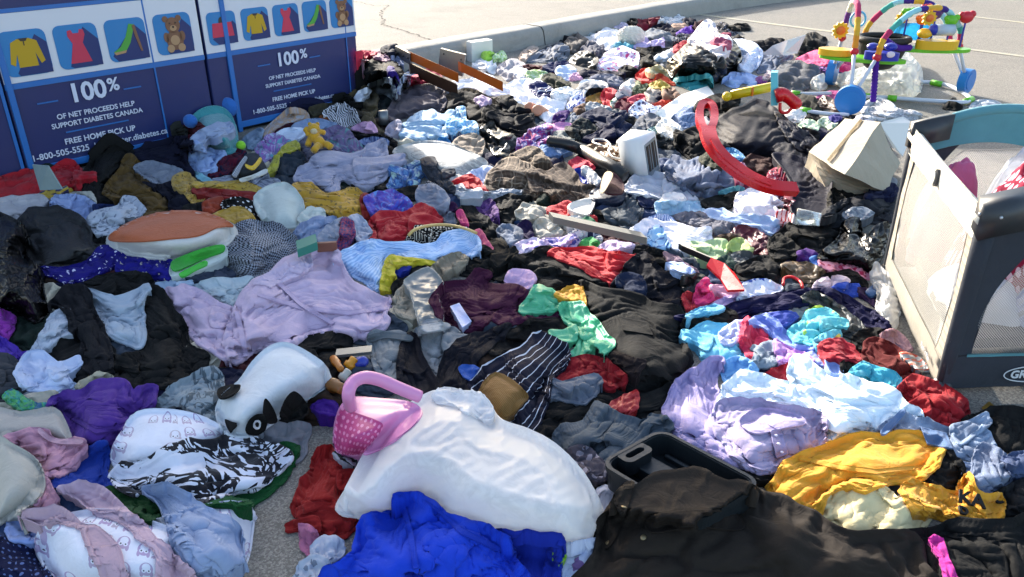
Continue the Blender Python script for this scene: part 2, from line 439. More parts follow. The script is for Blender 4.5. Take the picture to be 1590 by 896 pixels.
def fab(c, pat='', c2='ffffff', p=.03, wd=.5, rough=.88, sheen=.25, weave=1., c3=None, ang=0., wr=1.):
    key = (c, pat, c2, p, wd, rough, sheen, c3, ang, weave, wr)
    if key in _mc: return _mc[key]
    M = NT('fabric_'+(pat or 'plain'))
    def cl(h):
        r = lin(h); g = .3*r[0]+.59*r[1]+.11*r[2]; return tuple(max(.009, g+(x-g)*.95) for x in r[:3])+(1,)
    A = cl(c); B = cl(c2)
    tc = M.n('ShaderNodeTexCoord'); ob = tc.outputs['Object']
    uvn = M.n('ShaderNodeUVMap'); uvn.uv_map = 'uv'; uv = uvn.outputs[0]
    if ang:
        mp = M.n('ShaderNodeMapping'); mp.inputs['Rotation'].default_value[2] = R(ang); M.l(uv, mp.inputs[0]); uv = mp.outputs[0]
    sx = M.n('ShaderNodeSeparateXYZ'); M.l(uv, sx.inputs[0]); U, V = sx.outputs[0], sx.outputs[1]
    def line(q, per, width):
        return M.math('LESS_THAN', M.math('FRACT', M.math('DIVIDE', q, per)), width)
    def jit(sc, amt):
        return M.math('MULTIPLY', M.math('SUBTRACT', M.noise(uv, sc, 1), .5), amt)
    col = None
    if pat == 'stripe':
        col = M.mix(line(M.math('ADD', V, jit(6, p*.3)), p, wd), A, B)
    elif pat == 'plaid':
        f = M.math('MULTIPLY', M.math('ADD', line(U, p, wd), line(V, p, wd)), .5); col = M.mix(f, A, B)
        if c3: col = M.mix(M.math('MAXIMUM', line(U, p*2.3, .08), line(V, p*2.3, .08)), col, lin(c3))
    elif pat == 'dots':
        vo = M.n('ShaderNodeTexVoronoi'); vo.inputs['Scale'].default_value = 1/p; vo.inputs['Randomness'].default_value = .25; M.l(uv, vo.inputs['Vector'])
        col = M.mix(M.math('LESS_THAN', vo.outputs['Distance'], wd*.6), A, B)
    elif pat == 'spots':
        vo = M.n('ShaderNodeTexVoronoi'); vo.inputs['Scale'].default_value = 1/p; M.l(uv, vo.inputs['Vector'])
        d = M.math('ADD', vo.outputs['Distance'], jit(2.5/p, .5))
        col = M.mix(M.math('LESS_THAN', d, wd*.6), A, B)
        if c3:
            s3 = M.n('ShaderNodeSeparateColor'); M.l(vo.outputs['Color'], s3.inputs[0])
            col = M.mix(M.math('MULTIPLY', M.math('LESS_THAN', d, wd*.6), M.math('GREATER_THAN', s3.outputs[0], .55)), col, lin(c3))
    elif pat == 'tie':
        f = M.noise(uv, 1/p, 3, .6, 1.2)
        col = M.ramp(f, [(.36, A), (.5, B), (.64, lin(c3) if c3 else A)])
    elif pat == 'floral':
        f = M.noise(uv, .55/p, 2.5, .62, 2.4); g = M.noise(uv, .2/p, 1, .5)
        f2 = M.math('ABSOLUTE', M.math('SUBTRACT', f, .5))
        msk = M.math('MULTIPLY', M.math('LESS_THAN', f2, wd*.09), M.math('GREATER_THAN', g, .43))
        blot = M.math('GREATER_THAN', M.noise(uv, .8/p, 2, .5, .8), .62)
        col = M.mix(M.math('MAXIMUM', msk, blot), A, B)
        if c3: col = M.mix(M.math('GREATER_THAN', M.noise(uv, .45/p, 1, .5, .6), .6), col, lin(c3))
    elif pat == 'zebra':
        wv = M.n('ShaderNodeTexWave'); wv.inputs['Scale'].default_value = .3/p; wv.inputs['Distortion'].default_value = 5; wv.inputs['Detail Scale'].default_value = 1.2
        M.l(uv, wv.inputs['Vector']); col = M.mix(M.math('GREATER_THAN', wv.outputs['Fac'], wd), A, B)
    elif pat == 'check':
        ck = M.n('ShaderNodeTexChecker'); ck.inputs['Scale'].default_value = 1/p; M.l(uv, ck.inputs[0])
        col = M.mix(ck.outputs['Fac'], A, B)
    elif pat == 'heather':
        col = M.mix(M.noise(uv, 1/p, 4, .75), A, B)
    elif pat == 'denim':
        f = M.noise(uv, 7, 4, .6); g = M.noise(uv, 260, 2, .6)
        col = M.mix(M.ramp(f, [(.4, W(0)), (.68, W(1))]), A, B); col = M.mix(M.math('MULTIPLY', g, .35), col, W(.5))
    if pat == 'owls':
        vo = M.n('ShaderNodeTexVoronoi'); vo.inputs['Scale'].default_value = 1/p; vo.inputs['Randomness'].default_value = .55; M.l(uv, vo.inputs['Vector'])
        df = M.n('ShaderNodeVectorMath', operation='SUBTRACT'); M.l(uv, df.inputs[0]); M.l(vo.outputs['Position'], df.inputs[1])
        s2 = M.n('ShaderNodeSeparateXYZ'); M.l(df.outputs[0], s2.inputs[0]); qx = M.math('DIVIDE', s2.outputs[0], p); qy = M.math('DIVIDE', s2.outputs[1], p)
        s3 = M.n('ShaderNodeSeparateColor'); M.l(vo.outputs['Color'], s3.inputs[0])
        def el(cx, cy, rx, ry):
            a = M.math('DIVIDE', M.math('SUBTRACT', qx, cx), rx); b = M.math('DIVIDE', M.math('SUBTRACT', qy, cy), ry)
            return M.math('LESS_THAN', M.math('ADD', M.math('MULTIPLY', a, a), M.math('MULTIPLY', b, b)), 1.)
        body = M.math('MAXIMUM', el(0, 0, .27, .30), M.math('MAXIMUM', el(-.2, .22, .07, .14), el(.2, .22, .07, .14)))
        tint = M.mix(s3.outputs[0], B, lin(c3) if c3 else B)
        col = M.mix(body, A, tint); col = M.mix(el(0, -.08, .17, .18), col, A)
        for x in (-.10, .10): col = M.mix(el(x, .08, .09, .09), col, A); col = M.mix(el(x, .08, .035, .035), col, lin('30303a'))
        col = M.mix(M.math('MULTIPLY', M.math('LESS_THAN', s3.outputs[1], .25), 1.), col, A)
    if col is None: col = M.mix(1.0, A, A)
    # uneven dye, wear and dust
    f = M.noise(ob, 9, 4, .6)
    hs = M.n('ShaderNodeHueSaturation'); M.l(col, hs.inputs['Color'])
    M.l(M.math('ADD', M.math('MULTIPLY', f, .42), .79), hs.inputs['Value'])
    M.l(hs.outputs[0], M.b.inputs['Base Color'])
    M.b.inputs['Roughness'].default_value = rough
    lum = .3*A[0]+.6*A[1]+.1*A[2]
    M.b.inputs['Sheen Weight'].default_value = sheen*min(1, .02+lum*5); M.b.inputs['Sheen Roughness'].default_value = .45
    M.b.inputs['Sheen Tint'].default_value = tuple(.5+.5*x for x in A[:3])+(1,)
    M.b.inputs['Specular IOR Level'].default_value = (.10+min(.2, lum)) if rough > .6 else .4
    n1 = M.bump(M.math('ABSOLUTE', M.math('SUBTRACT', M.noise(ob, 17, 4, .5, 1.0), .5)), .38*wr, .02)
    n2 = M.bump(M.noise(uv, 900*weave, 2, .6), .35, .002, n1)
    M.l(n2, M.b.inputs['Normal'])
    _mc[key] = M.m; return M.m
def plastic(c, rough=.35, name='plastic', bump=.05, var=.12, spec=.5, trans=0., metallic=0., dirt=0., scale=6.):
    key = ('pl', c, rough, bump, var, spec, trans, metallic, dirt, scale)
    if key in _mc: return _mc[key]
    M = NT(name); tc = M.n('ShaderNodeTexCoord'); ob = tc.outputs['Object']
    f = M.noise(ob, scale, 5, .65); A = lin(c)
    col = M.mix(M.math('MULTIPLY', f, var*2), A, tuple(x*.6 for x in A[:3])+(1,))
    if dirt:
        d = M.ramp(M.noise(ob, scale*.7, 6, .7, .4), [(.5, W(0)), (.75, W(1))]); col = M.mix(M.math('MULTIPLY', d, dirt), col, lin('6d6458'))
    M.l(col, M.b.inputs['Base Color'])
    M.l(M.math('ADD', M.math('MULTIPLY', f, .25), rough-.1), M.b.inputs['Roughness'])
    M.b.inputs['Specular IOR Level'].default_value = spec; M.b.inputs['Metallic'].default_value = metallic
    if bump: M.l(M.bump(M.noise(ob, 60, 3), bump, .01), M.b.inputs['Normal'])
    if trans: M.b.inputs['Transmission Weight'].default_value = trans
    _mc[key] = M.m; return M.m
def bagfilm(c='08090b', alpha=1., rough=.22, name='bag_film', wr=1.):
    key = ('bag', c, alpha, rough, wr)
    if key in _mc: return _mc[key]
    M = NT(name); tc = M.n('ShaderNodeTexCoord'); ob = tc.outputs['Object']; A = lin(c)
    M.b.inputs['Base Color'].default_value = A; M.b.inputs['Roughness'].default_value = rough
    f = M.noise(ob, 14, 5, .62, 1.4); f2 = M.math('ABSOLUTE', M.math('SUBTRACT', f, .5))
    g = M.math('ABSOLUTE', M.math('SUBTRACT', M.noise(ob, 5, 4, .5, 1.2), .5))
    M.b.inputs['Specular IOR Level'].default_value = .2 if A[0] < .05 else .5
    if A[0] < .05: M.b.inputs['Roughness'].default_value = rough+.12
    n1 = M.bump(f2, .12*wr, .012); n2 = M.bump(g, .4*wr, .03, n1); M.l(n2, M.b.inputs['Normal'])
    if alpha < 1:
        tr = M.n('ShaderNodeBsdfTransparent'); mx = M.n('ShaderNodeMixShader')
        tl = M.n('ShaderNodeBsdfTranslucent'); tl.inputs[0].default_value = A; m2 = M.n('ShaderNodeMixShader'); m2.inputs[0].default_value = .5 if A[0] > .5 else .35
        M.l(M.b.outputs[0], m2.inputs[1]); M.l(tl.outputs[0], m2.inputs[2])
        lw = M.n('ShaderNodeLayerWeight'); lw.inputs['Blend'].default_value = .35
        fac = M.math('MINIMUM', M.math('ADD', M.math('MULTIPLY', lw.outputs['Facing'], .35), M.math('ADD', M.math('MULTIPLY', f2, .9), alpha-.1)), 1.)
        M.l(fac, mx.inputs[0]); M.l(tr.outputs[0], mx.inputs[1]); M.l(m2.outputs[0], mx.inputs[2]); M.l(mx.outputs[0], M.out.inputs[0])
    _mc[key] = M.m; return M.m

# ------------------------------------------------------------------ mesh helpers
def bm_mesh(name, bm, mat, parent=None, smooth=False, bevel=0., segs=2):
    if bevel:
        bmesh.ops.bevel(bm, geom=[e for e in bm.edges if len(e.link_faces) == 2 and e.calc_face_angle(0) > .5], offset=bevel, segments=segs, profile=.5, affect='EDGES', clamp_overlap=True)
    bmesh.ops.recalc_face_normals(bm, faces=bm.faces)
    me = bpy.data.meshes.new(name); bm.to_mesh(me); bm.free()
    return link(name, me, mat, parent, smooth)
def add_box(bm, M, sx, sy, sz):
    """box centred at M's origin"""
    r = bmesh.ops.create_cube(bm, size=1.); bmesh.ops.scale(bm, vec=(sx, sy, sz), verts=r['verts'])
    bmesh.ops.transform(bm, matrix=M, verts=r['verts']); return r['verts']
def frame(o, x, y, z): 
    M = Matrix((x.to_4d(), y.to_4d(), z.to_4d(), Vector(o).to_4d())).transposed()
    M[3] = (0, 0, 0, 1); return M
def add_tube(bm, pts, r, n=10, closed=False, cap=True):
    pts = [Vector(p) for p in pts]; N = len(pts); rr = r if hasattr(r, '__len__') else [r]*N
    rings = []; prev = None
    for i, p in enumerate(pts):
        if closed: t = pts[(i+1) % N]-pts[i-1]
        else: t = pts[min(i+1, N-1)]-pts[max(i-1, 0)]
        t.normalize()
        if prev is None: a = t.orthogonal().normalized()
        else: a = (prev-t*prev.dot(t)).normalized()
        prev = a; b = t.cross(a)
        rings.append([bm.verts.new(p+(a*math.cos(k*2*math.pi/n)+b*math.sin(k*2*math.pi/n))*rr[i]) for k in range(n)])
    for i in range(N if closed else N-1):
        A, B = rings[i], rings[(i+1) % N]
        for k in range(n): bm.faces.new((A[k], A[(k+1) % n], B[(k+1) % n], B[k]))
    if cap and not closed: bm.faces.new(rings[0][::-1]); bm.faces.new(rings[-1])
def add_prism(bm, poly, M, depth):
    """2-D outline extruded along local z from 0 to depth"""
    lo = [bm.verts.new(M @ Vector((x, y, 0))) for x, y in poly]; hi = [bm.verts.new(M @ Vector((x, y, depth))) for x, y in poly]
    n = len(poly); bm.faces.new(hi); bm.faces.new(lo[::-1])
    for i in range(n): bm.faces.new((lo[i], lo[(i+1) % n], hi[(i+1) % n], hi[i]))
def add_ball(bm, c, rx, ry=None, rz=None, seg=16, M=None):
    r = bmesh.ops.create_uvsphere(bm, u_segments=seg, v_segments=max(6, seg//2+2), radius=1.)
    bmesh.ops.scale(bm, vec=(rx, ry or rx, rz or rx), verts=r['verts'])
    if M is not None: bmesh.ops.transform(bm, matrix=M, verts=r['verts'])
    bmesh.ops.translate(bm, vec=c, verts=r['verts']); return r['verts']
def add_cyl(bm, a, b, r, n=20, r2=None):
    add_tube(bm, [a, b], [r, r2 if r2 is not None else r], n)
def spline(pts, k=6, closed=False):
    P = [Vector(p) for p in pts]; n = len(P); Q = []
    for i in range(n if closed else n-1):
        p1, p2 = P[i], P[(i+1) % n]
        p0 = P[i-1] if (closed or i > 0) else p1*2-p2
        p3 = P[(i+2) % n] if (closed or i+2 < n) else p2*2-p1
        for j in range(k):
            t = j/k; Q.append(.5*(2*p1+(p2-p0)*t+(2*p0-5*p1+4*p2-p3)*t*t+(3*p1-p0-3*p2+p3)*t**3))
    if not closed: Q.append(P[-1].copy())
    return Q
def rrect(x0, y0, x1, y1, r, k=4):
    P = []
    for cx, cy, a in ((x1-r, y1-r, 0), (x0+r, y1-r, 90), (x0+r, y0+r, 180), (x1-r, y0+r, 270)):
        for j in range(k+1): t = R(a+90*j/k); P.append((cx+r*math.cos(t), cy+r*math.sin(t)))
    return P
def text_obj(name, s, size, mat, M, parent, align='CENTER', bold=0., ext=.0015, sx=1.):
    cu = bpy.data.curves.new(name, 'FONT'); cu.body = s; cu.size = size; cu.align_x = align; cu.extrude = ext; cu.offset = bold; cu.resolution_u = 3
    o = bpy.data.objects.new(name+'_curve', cu); COL.objects.link(o); bpy.context.view_layer.update()
    me = bpy.data.meshes.new_from_object(o.evaluated_get(bpy.context.evaluated_depsgraph_get())); bpy.data.objects.remove(o); bpy.data.curves.remove(cu)
    me.name = name; me.materials.clear(); o = link(name, me, mat, None, False)
    o.parent = parent; o.matrix_parent_inverse = parent.matrix_basis.inverted(); o.matrix_basis = M
    return o

# ------------------------------------------------------------------ asphalt lot, kerb, road
def asphalt(c1, c2, name):
    M = NT(name); tc = M.n('ShaderNodeTexCoord'); ob = tc.outputs['Object']
    vo = M.n('ShaderNodeTexVoronoi'); vo.inputs['Scale'].default_value = 190; M.l(ob, vo.inputs['Vector'])
    sc = M.n('ShaderNodeSeparateColor'); M.l(vo.outputs['Color'], sc.inputs[0])
    col = M.mix(M.ramp(sc.outputs[0], [(.3, W(0)), (1, W(1))]), lin(c1), lin(c2))
    big = M.noise(ob, 1.3, 6, .65); col = M.mix(M.math('MULTIPLY', big, .5), col, lin(c1))
    fine = M.noise(ob, 300, 2, .7); col = M.mix(M.math('MULTIPLY', fine, .35), col, W(.02))
    st = M.ramp(M.noise(ob, .55, 5, .7, .6), [(.52, W(0)), (.66, W(1))]); col = M.mix(M.math('MULTIPLY', st, .3), col, W(.09))
    M.l(col, M.b.inputs['Base Color']); M.b.inputs['Roughness'].default_value = .93; M.b.inputs['Specular IOR Level'].default_value = .25
    h = M.math('SUBTRACT', 1., vo.outputs['Distance'])
    M.l(M.bump(M.noise(ob, 140, 4, .7), .6, .008, M.bump(h, .5, .004)), M.b.inputs['Normal']); return M.m
lot_mat = asphalt('7d7870', 'b6afa3', 'lot_asphalt'); road_mat = asphalt('86817a', 'b4aea3', 'road_asphalt')
def sheet(name, pts, z, mat):
    bm = bmesh.new(); bm.faces.new([bm.verts.new((x, y, z)) for x, y in pts]); o = bm_mesh(name, bm, mat); o['kind'] = 'structure'; return o
sheet('parking_lot', [(-150, -20), (150, -20), (150, 220), (-150, 220)], 0, lot_mat)
UPV = Vector((0, 0, 1)); K0 = Vector((-.42, 8.72)); KD = Vector((.68, .733)).normalized(); KN = Vector((-KD.y, KD.x))      # kerb foot line, runs away to the right
def kp(s, t): q = K0+KD*s+KN*t; return (q.x, q.y)
sheet('road', [kp(-60, .3), kp(9, .3), kp(60, 14), kp(60, 150), kp(-60, 150)], .02, road_mat)
km = NT('kerb_concrete'); tc = km.n('ShaderNodeTexCoord'); ob = tc.outputs['Object']
c = km.mix(km.noise(ob, 5, 6, .7), lin('85827b'), lin('aca89f')); c = km.mix(km.math('MULTIPLY', km.noise(ob, 120, 2, .7), .4), c, W(.16))
c = km.mix(km.ramp(km.noise(ob, 2.2, 5, .7, .5), [(.55, W(0)), (.7, W(.5))]), c, lin('6a6660'))
km.l(c, km.b.inputs['Base Color']); km.b.inputs['Roughness'].default_value = .9
km.l(km.bump(km.noise(ob, 40, 5, .7), .6, .01), km.b.inputs['Normal'])
prof = [(0, -.02), (.03, .13), (.045, .165), (.075, .19), (.11, .198), (.30, .20), (.345, .192), (.37, .15), (.375, -.02)]
# straight run, then the rounded end that turns away
path = [kp(s, 0) for s in np.arange(-24, 3.6, .8)]
p = Vector(kp(3.6, 0)); d = KD.copy(); path.append(tuple(p))
for i in range(40):
    a = R(-1.1 if i < 40 else 0); d = Vector((d.x*math.cos(a)-d.y*math.sin(a), d.x*math.sin(a)+d.y*math.cos(a))); p = p+d*.35; path.append(tuple(p))
bm = bmesh.new(); rings = []
for i, q in enumerate(path):
    t = Vector(path[min(i+1, len(path)-1)])-Vector(path[max(i-1, 0)]); t.normalize(); nn = Vector((-t.y, t.x))
    rings.append([bm.verts.new((q[0]+nn.x*a, q[1]+nn.y*a, b+.003*math.sin(i*2.3+a*20))) for a, b in prof])
for A, B in zip(rings, rings[1:]):
    for k in range(len(prof)-1): bm.faces.new((A[k], B[k], B[k+1], A[k+1]))
o = bm_mesh('kerb', bm, km.m, smooth=True); o['kind'] = 'structure'
# kerb joints: dark gaps
jm = plastic('2b2926', .9, 'joint_dirt')
bm = bmesh.new()
for s_ in (-3.4, 1.18, 4.6):
    q = K0+KD*s_; Mk = frame(Vector((q.x, q.y, 0)), Vector((KN.x, KN.y, 0)), UPV, Vector((KD.x, KD.y, 0)))
    add_prism(bm, [(a-.003*(i < 4), b+.003) for i, (a, b) in enumerate(prof)], Mk, .012)
o = bm_mesh('kerb_joint', bm, jm); o['kind'] = 'structure'
# tar-dark cracks in the road
def ribbon(name, pts, wd, z, mat, seed=1):
    rg = random.Random(seed); P = spline([Vector((x, y, 0)) for x, y in pts], 9); bm = bmesh.new(); pr = None
    Q = [p+Vector((rg.uniform(-1, 1), rg.uniform(-1, 1), 0))*wd*1.6 for p in P]
    for i, p in enumerate(Q):
        t = (Q[min(i+1, len(Q)-1)]-Q[max(i-1, 0)]).normalized(); nn = Vector((-t.y, t.x, 0))*wd*rg.uniform(.25, .8)
        cur = (bm.verts.new((p.x+nn.x, p.y+nn.y, z)), bm.verts.new((p.x-nn.x, p.y-nn.y, z)))
        if pr: bm.faces.new((pr[0], pr[1], cur[1], cur[0]))
        pr = cur
    o = bm_mesh(name, bm, mat); o['kind'] = 'structure'; return o
def gxy(u, v, z=0): q = at(u, v, z); return (q.x, q.y)
crack = plastic('3a3733', .95, 'crack_dirt')
ribbon('road_crack', [gxy(*q, .024) for q in ((604, 8), (592, 18), (596, 30), (594, 37), (612, 43), (640, 52), (664, 60), (690, 64))], .02, .024, crack)
ribbon('road_crack', [gxy(*q, .024) for q in ((604, 8), (585, 9), (560, 4), (545, 2))], .012, .0245, crack, 2)
# parking lines, worn pale yellow paint
pm = NT('worn_line_paint'); tc = pm.n('ShaderNodeTexCoord'); ob = tc.outputs['Object']
f = pm.ramp(pm.noise(ob, 30, 5, .75), [(.42, W(0)), (.6, W(1))]); f2 = pm.ramp(pm.noise(ob, 3, 3, .6), [(.35, W(.15)), (.7, W(.8))])
pm.l(pm.mix(pm.math('MULTIPLY', f, f2), lin('918d84'), lin('cfc08a')), pm.b.inputs['Base Color']); pm.b.inputs['Roughness'].default_value = .9
def line_mark(a, b, wd):
    a = Vector(gxy(*a)); b = Vector(gxy(*b)); t = (b-a).normalized(); nn = Vector((-t.y, t.x))*wd/2
    sheet('parking_line', [tuple(a+nn), tuple(b+nn), tuple(b-nn), tuple(a-nn)], .004, pm.m)
line_mark((1080, 22), (1900, 128), .11); line_mark((1440, 18), (1900, 72), .10)

# ------------------------------------------------------------------ the garments, traced one by one (far to near)
HEADS = []
def msp(s):
    if not isinstance(s, str): return s
    rough = .88
    if '~' in s: s, r = s.split('~'); rough = float(r)
    q = s.split(':'); kw = {}
    if len(q) > 1: kw['pat'] = q[1]
    if len(q) > 2: kw['c2'] = q[2]
    if len(q) > 3: kw['p'] = float(q[3])
    if len(q) > 4: kw['wd'] = float(q[4])
    if len(q) > 5: kw['c3'] = q[5]
    if rough < .6: kw['sheen'] = .05
    return fab(q[0], rough=rough, **kw)
CATS = dict(rag='cloth', scrap='cloth', sheet='bed sheet', tank_top='top', leggings='trousers', cuff='sleeve', strap='strap')
Q = []
def c(name, label, poly, mat, cat=None, **kw):
    P = np.array([float(t) for t in poly.replace(',', ' ').split()]).reshape(-1, 2)
    Q.append((name, label, cat or CATS.get(name, name.replace('_', ' ')), P, mat, kw))
# --- far tip of the heap
c('sweater','maroon sweater, at the far tip of the heap by the kerb','984,30 1003,24 1024,24 1024,36 1005,47 988,41','6e1026')
c('cap','small black cap, left of the far maroon sweater','972,31 984,24 991,33 985,38 975,38','141416')
c('blanket','white and grey striped bundle, humped at the very back of the heap','1022,34 1034,21 1047,16 1062,23 1065,36 1044,40 1030,39','d8d8da:stripe:8c9098:.05:.4')
c('scrap','navy rag, right of the far striped bundle','1060,29 1070,28 1081,31 1078,42 1066,42','161a2c')
c('cloth','tan cloth, in front of the far striped bundle','1043,37 1062,37 1069,43 1058,49 1045,48','b08a70')
c('trousers','navy trousers, below the far maroon sweater','1012,42 1027,36 1045,41 1058,54 1047,61 1030,52','12162a')
c('leggings','bright purple leggings, lying in front of the far tan cloth','1050,51 1063,43 1076,40 1083,44 1071,51 1057,56','5a2aa0')
c('rag','dark maroon rag, beside the bright purple leggings','1075,41 1089,31 1097,37 1086,46','3c1420')
c('bag','pale grey plastic carrier, against the kerb','897,49 910,38 922,36 928,43 924,54 903,55',bagfilm('c8d4d8',.9,.35),fold='p')
c('pouch','small black pouch, right of the carrier at the kerb','924,43 935,39 939,49 930,54','0f1012')
c('scarf','mauve patterned scarf, behind the cream fluffy toy','949,43 964,34 976,40 961,49','8d7a98:tie:d8cede:.05')
c('shorts','khaki camouflage shorts, left of the cream fluffy toy','946,45 960,45 961,56 948,55','8a8a5c:spots:4a5034:.03:.7',cat='shorts')
c('blanket','bright white bundle, left of the cream fluffy toy','904,58 925,52 945,42 968,52 966,66 946,82 922,68','e6e2e4',k=1.2)
c('scrap','aqua rag, sticking out behind the pink floral dress','955,71 965,63 986,71 972,77','5aa8b8')
c('jeans','grey blue denim jeans, among dark clothes behind the black bin bag','998,52 1016,44 1032,48 1048,57 1052,66 1030,72 1006,64','3a4250:denim:6a7484')
c('blouse','black and white print blouse, beside the distant jeans','1045,66 1054,52 1070,54 1066,66 1052,70','26262c:spots:c8c8d0:.02:.6')
c('sweatshirt','lilac sweatshirt, lying right of the cream fluffy toy','985,72 999,56 1010,64 1031,64 1031,78 1014,75 996,77','b4a4cc')
c('jacket','crumpled black jacket, below the lilac sweatshirt','988,80 1014,72 1040,75 1040,82 1006,91 990,87','141416')
c('hoodie','small black hoodie, right of the pink floral dress','989,93 1008,86 1019,88 1026,96 1014,104 998,101','101113')
c('towel','white towel, left of the black bin bag at the back','1015,88 1032,80 1049,74 1053,84 1030,95','cfd6de')
c('top','bright red top, tucked behind the black bin bag','1044,75 1061,63 1069,66 1053,82','a8182c')
c('dress','white dress with pink flowers, spread in front of the cream fluffy toy','919,103 932,89 948,77 968,71 991,82 989,106 980,111 957,112 936,108','eadfe6:spots:c83a7a:.07:.65:b490c0')
c('shoe_bag','flat black bag, under the hem of the pink floral dress','960,108 972,100 986,104 990,112 975,116 962,114','1a1c1e',cat='bag')
# --- kerb side
c('hat','navy hat, against the kerb behind the grey trousers','868,64 882,52 896,52 882,67','14161f')
c('jacket','brown grey jacket, near the kerb','876,66 890,52 902,54 914,63 902,76 889,84 879,79','57504c',amp=1.3)
c('trousers','slate trousers, right of the brown grey jacket','900,78 916,62 932,71 936,80 926,91 908,86','4a4a58')
c('jacket','charcoal leather jacket, in front of the slate trousers','884,94 906,77 925,87 928,96 919,104 900,101','24221f~.5')
c('trousers','grey trousers with a dark band, lying along the kerb','812,94 833,79 857,67 878,67 884,85 871,96 840,96','6c7280:stripe:31353d:.12:.2')
c('bag','beige cloth bag, left end of the grey trousers by the kerb','805,91 813,77 829,71 836,77 821,87 812,96','b29c8c')
c('shirt','white shirt, beside the orange bed rails','738,92 762,84 772,104 768,114 750,109','dadde2')
c('toy','lime green plastic bag, behind the orange bed rails','746,86 758,80 767,81 769,89 753,91','9ccf3a',cat='bag')
c('wrapper','green and white wrapper, beside the lime plastic bag','766,85 780,79 788,88 782,95 768,94','c6dcae:spots:7cb030:.04:.7')
c('shirt','light grey shirt, right of the orange bed rails','772,106 788,93 804,92 817,102 816,115 792,124 776,116','9a969c')
c('sock','balled pale grey sock, in front of the light grey shirt','798,118 806,105 819,108 824,120 815,127 803,129','c2c0c4',k=1.4)
c('scarf','thin maroon scarf, trailing across the asphalt gap','812,101 833,101 848,104 866,120 849,117 830,110','481420',corners=(0,2,3,5))
c('trousers','navy trousers, beside the thin maroon scarf','842,103 857,98 880,94 883,103 865,111 855,109','1a2450')
c('shirt','pale blue shirt, right of the thin maroon scarf','862,111 872,101 892,104 894,120 874,124','b8c8e0')
c('rag','light pink rag, right of the pale blue shirt','885,121 891,113 908,113 903,124','d49ab8')
c('cloth','white and green cloth, left of the camouflage bundle','818,110 844,109 851,118 839,124 821,121','d6dcca:tie:8cb04a:.06')
c('leggings','flat navy leggings, in the asphalt gap','898,111 912,108 966,111 966,118 915,119','161a30')
c('jeans','dark blue jeans, below the flat navy leggings','916,121 932,114 961,118 968,130 944,132 925,129','232c48:denim:47547a')
c('jacket','camouflage bundle, on the long white sheet','836,128 849,114 870,119 883,129 876,139 857,141 844,136','2e2e28:spots:54543e:.03:.7',k=1.2)
c('sheet','long white sheet, running back from the black coat','688,140 706,126 731,117 762,115 773,130 790,131 822,121 834,142 864,146 881,150 879,166 868,175 856,191 840,184 821,165 803,165 792,154 769,150 753,145 730,137','ecebf0',k=.7,cat='sheet')
c('sweatshirt','navy sweatshirt with white stripe, on the long white sheet','820,130 834,121 845,128 866,144 840,148 827,142','1c2252:stripe:e4e4ec:.09:.2',corners=(0,2,3,4))
c('shirt','white shirt, stretched right of the long white sheet','855,146 877,134 896,138 905,123 941,128 941,137 908,150 884,153','e2e2e2')
c('scarf','grey scarf, over the stretched white shirt','899,135 914,126 939,134 926,140','70747c')
c('shirt','blue and white print shirt, right end of the long white sheet','879,164 898,143 909,154 903,166 887,172','d4d8ea:spots:2c3a90:.05:.75')
# --- bright bits in the middle distance
c('cap','black cap, above the ochre rag','910,148 916,138 936,137 936,146 920,150','121212')
c('rag','ochre rag, beside the bright red shirt','908,153 920,147 935,144 941,157 934,164 921,161','a87a30')
c('shirt','bright red shirt, right of the ochre rag','932,148 942,136 959,141 956,154 951,169 941,166','d0202c',k=1.2)
c('rag','white rag with green print, beside the bright red shirt','947,159 959,149 966,153 957,166','d8dccb:spots:4c8a50:.03:.7')
c('jeans','folded blue denim, right of the bright red shirt','955,147 968,134 982,139 979,150 964,153','22304e:denim:42587e')
c('cloth','white cloth, left of the green camouflage bag','962,134 984,122 989,141 977,141','e2dedc')
c('bag','green camouflage bag, beside the beige sock bundle','983,141 989,126 1007,127 1011,136 1005,147 992,149','5c6044:spots:a2a680:.04:.7',k=1.3)
c('sock_bundle','beige sock bundle, left of the brown paper bag','998,154 1006,137 1020,137 1028,148 1020,160 1006,162','a89c90',k=1.3,cat='socks')
c('trousers','navy bundle, between beige socks and brown paper bag','1018,146 1032,142 1036,156 1022,159','1c2034')
c('bag','brown paper bag, beside the white card','1027,143 1041,136 1053,142 1056,154 1045,159 1034,155','8a6650')
c('cloth','orange red cloth, left of the white card','1012,164 1027,156 1047,155 1049,163 1034,172 1020,174','c83a22')
c('sweater','dark red sweater, below the folded blue denim','955,164 966,151 981,152 986,163 978,174 964,174','58142a')
c('top','coral pink top, right of the dark red sweater','975,153 988,148 1001,147 1001,158 985,161','c8324c')
c('blouse','white blouse with navy print, below the coral pink top','977,171 987,159 1001,157 1021,170 1019,180 987,184','dcdfec:spots:22285c:.045:.75')
c('top','scarlet top, left of the teal pouch','987,118 998,106 1018,113 1017,126 1000,127','d42a1e')
c('cloth','cream cloth, behind the scarlet top','1002,110 1010,104 1024,101 1041,114 1048,122 1032,119','e0cf9c')
c('scarf','orange scarf, right of the scarlet top','1015,126 1022,113 1033,118 1050,131 1034,131','d8481e')
c('cloth','mustard yellow cloth, below the scarlet top','1008,131 1024,124 1041,134 1017,137','b89a34')
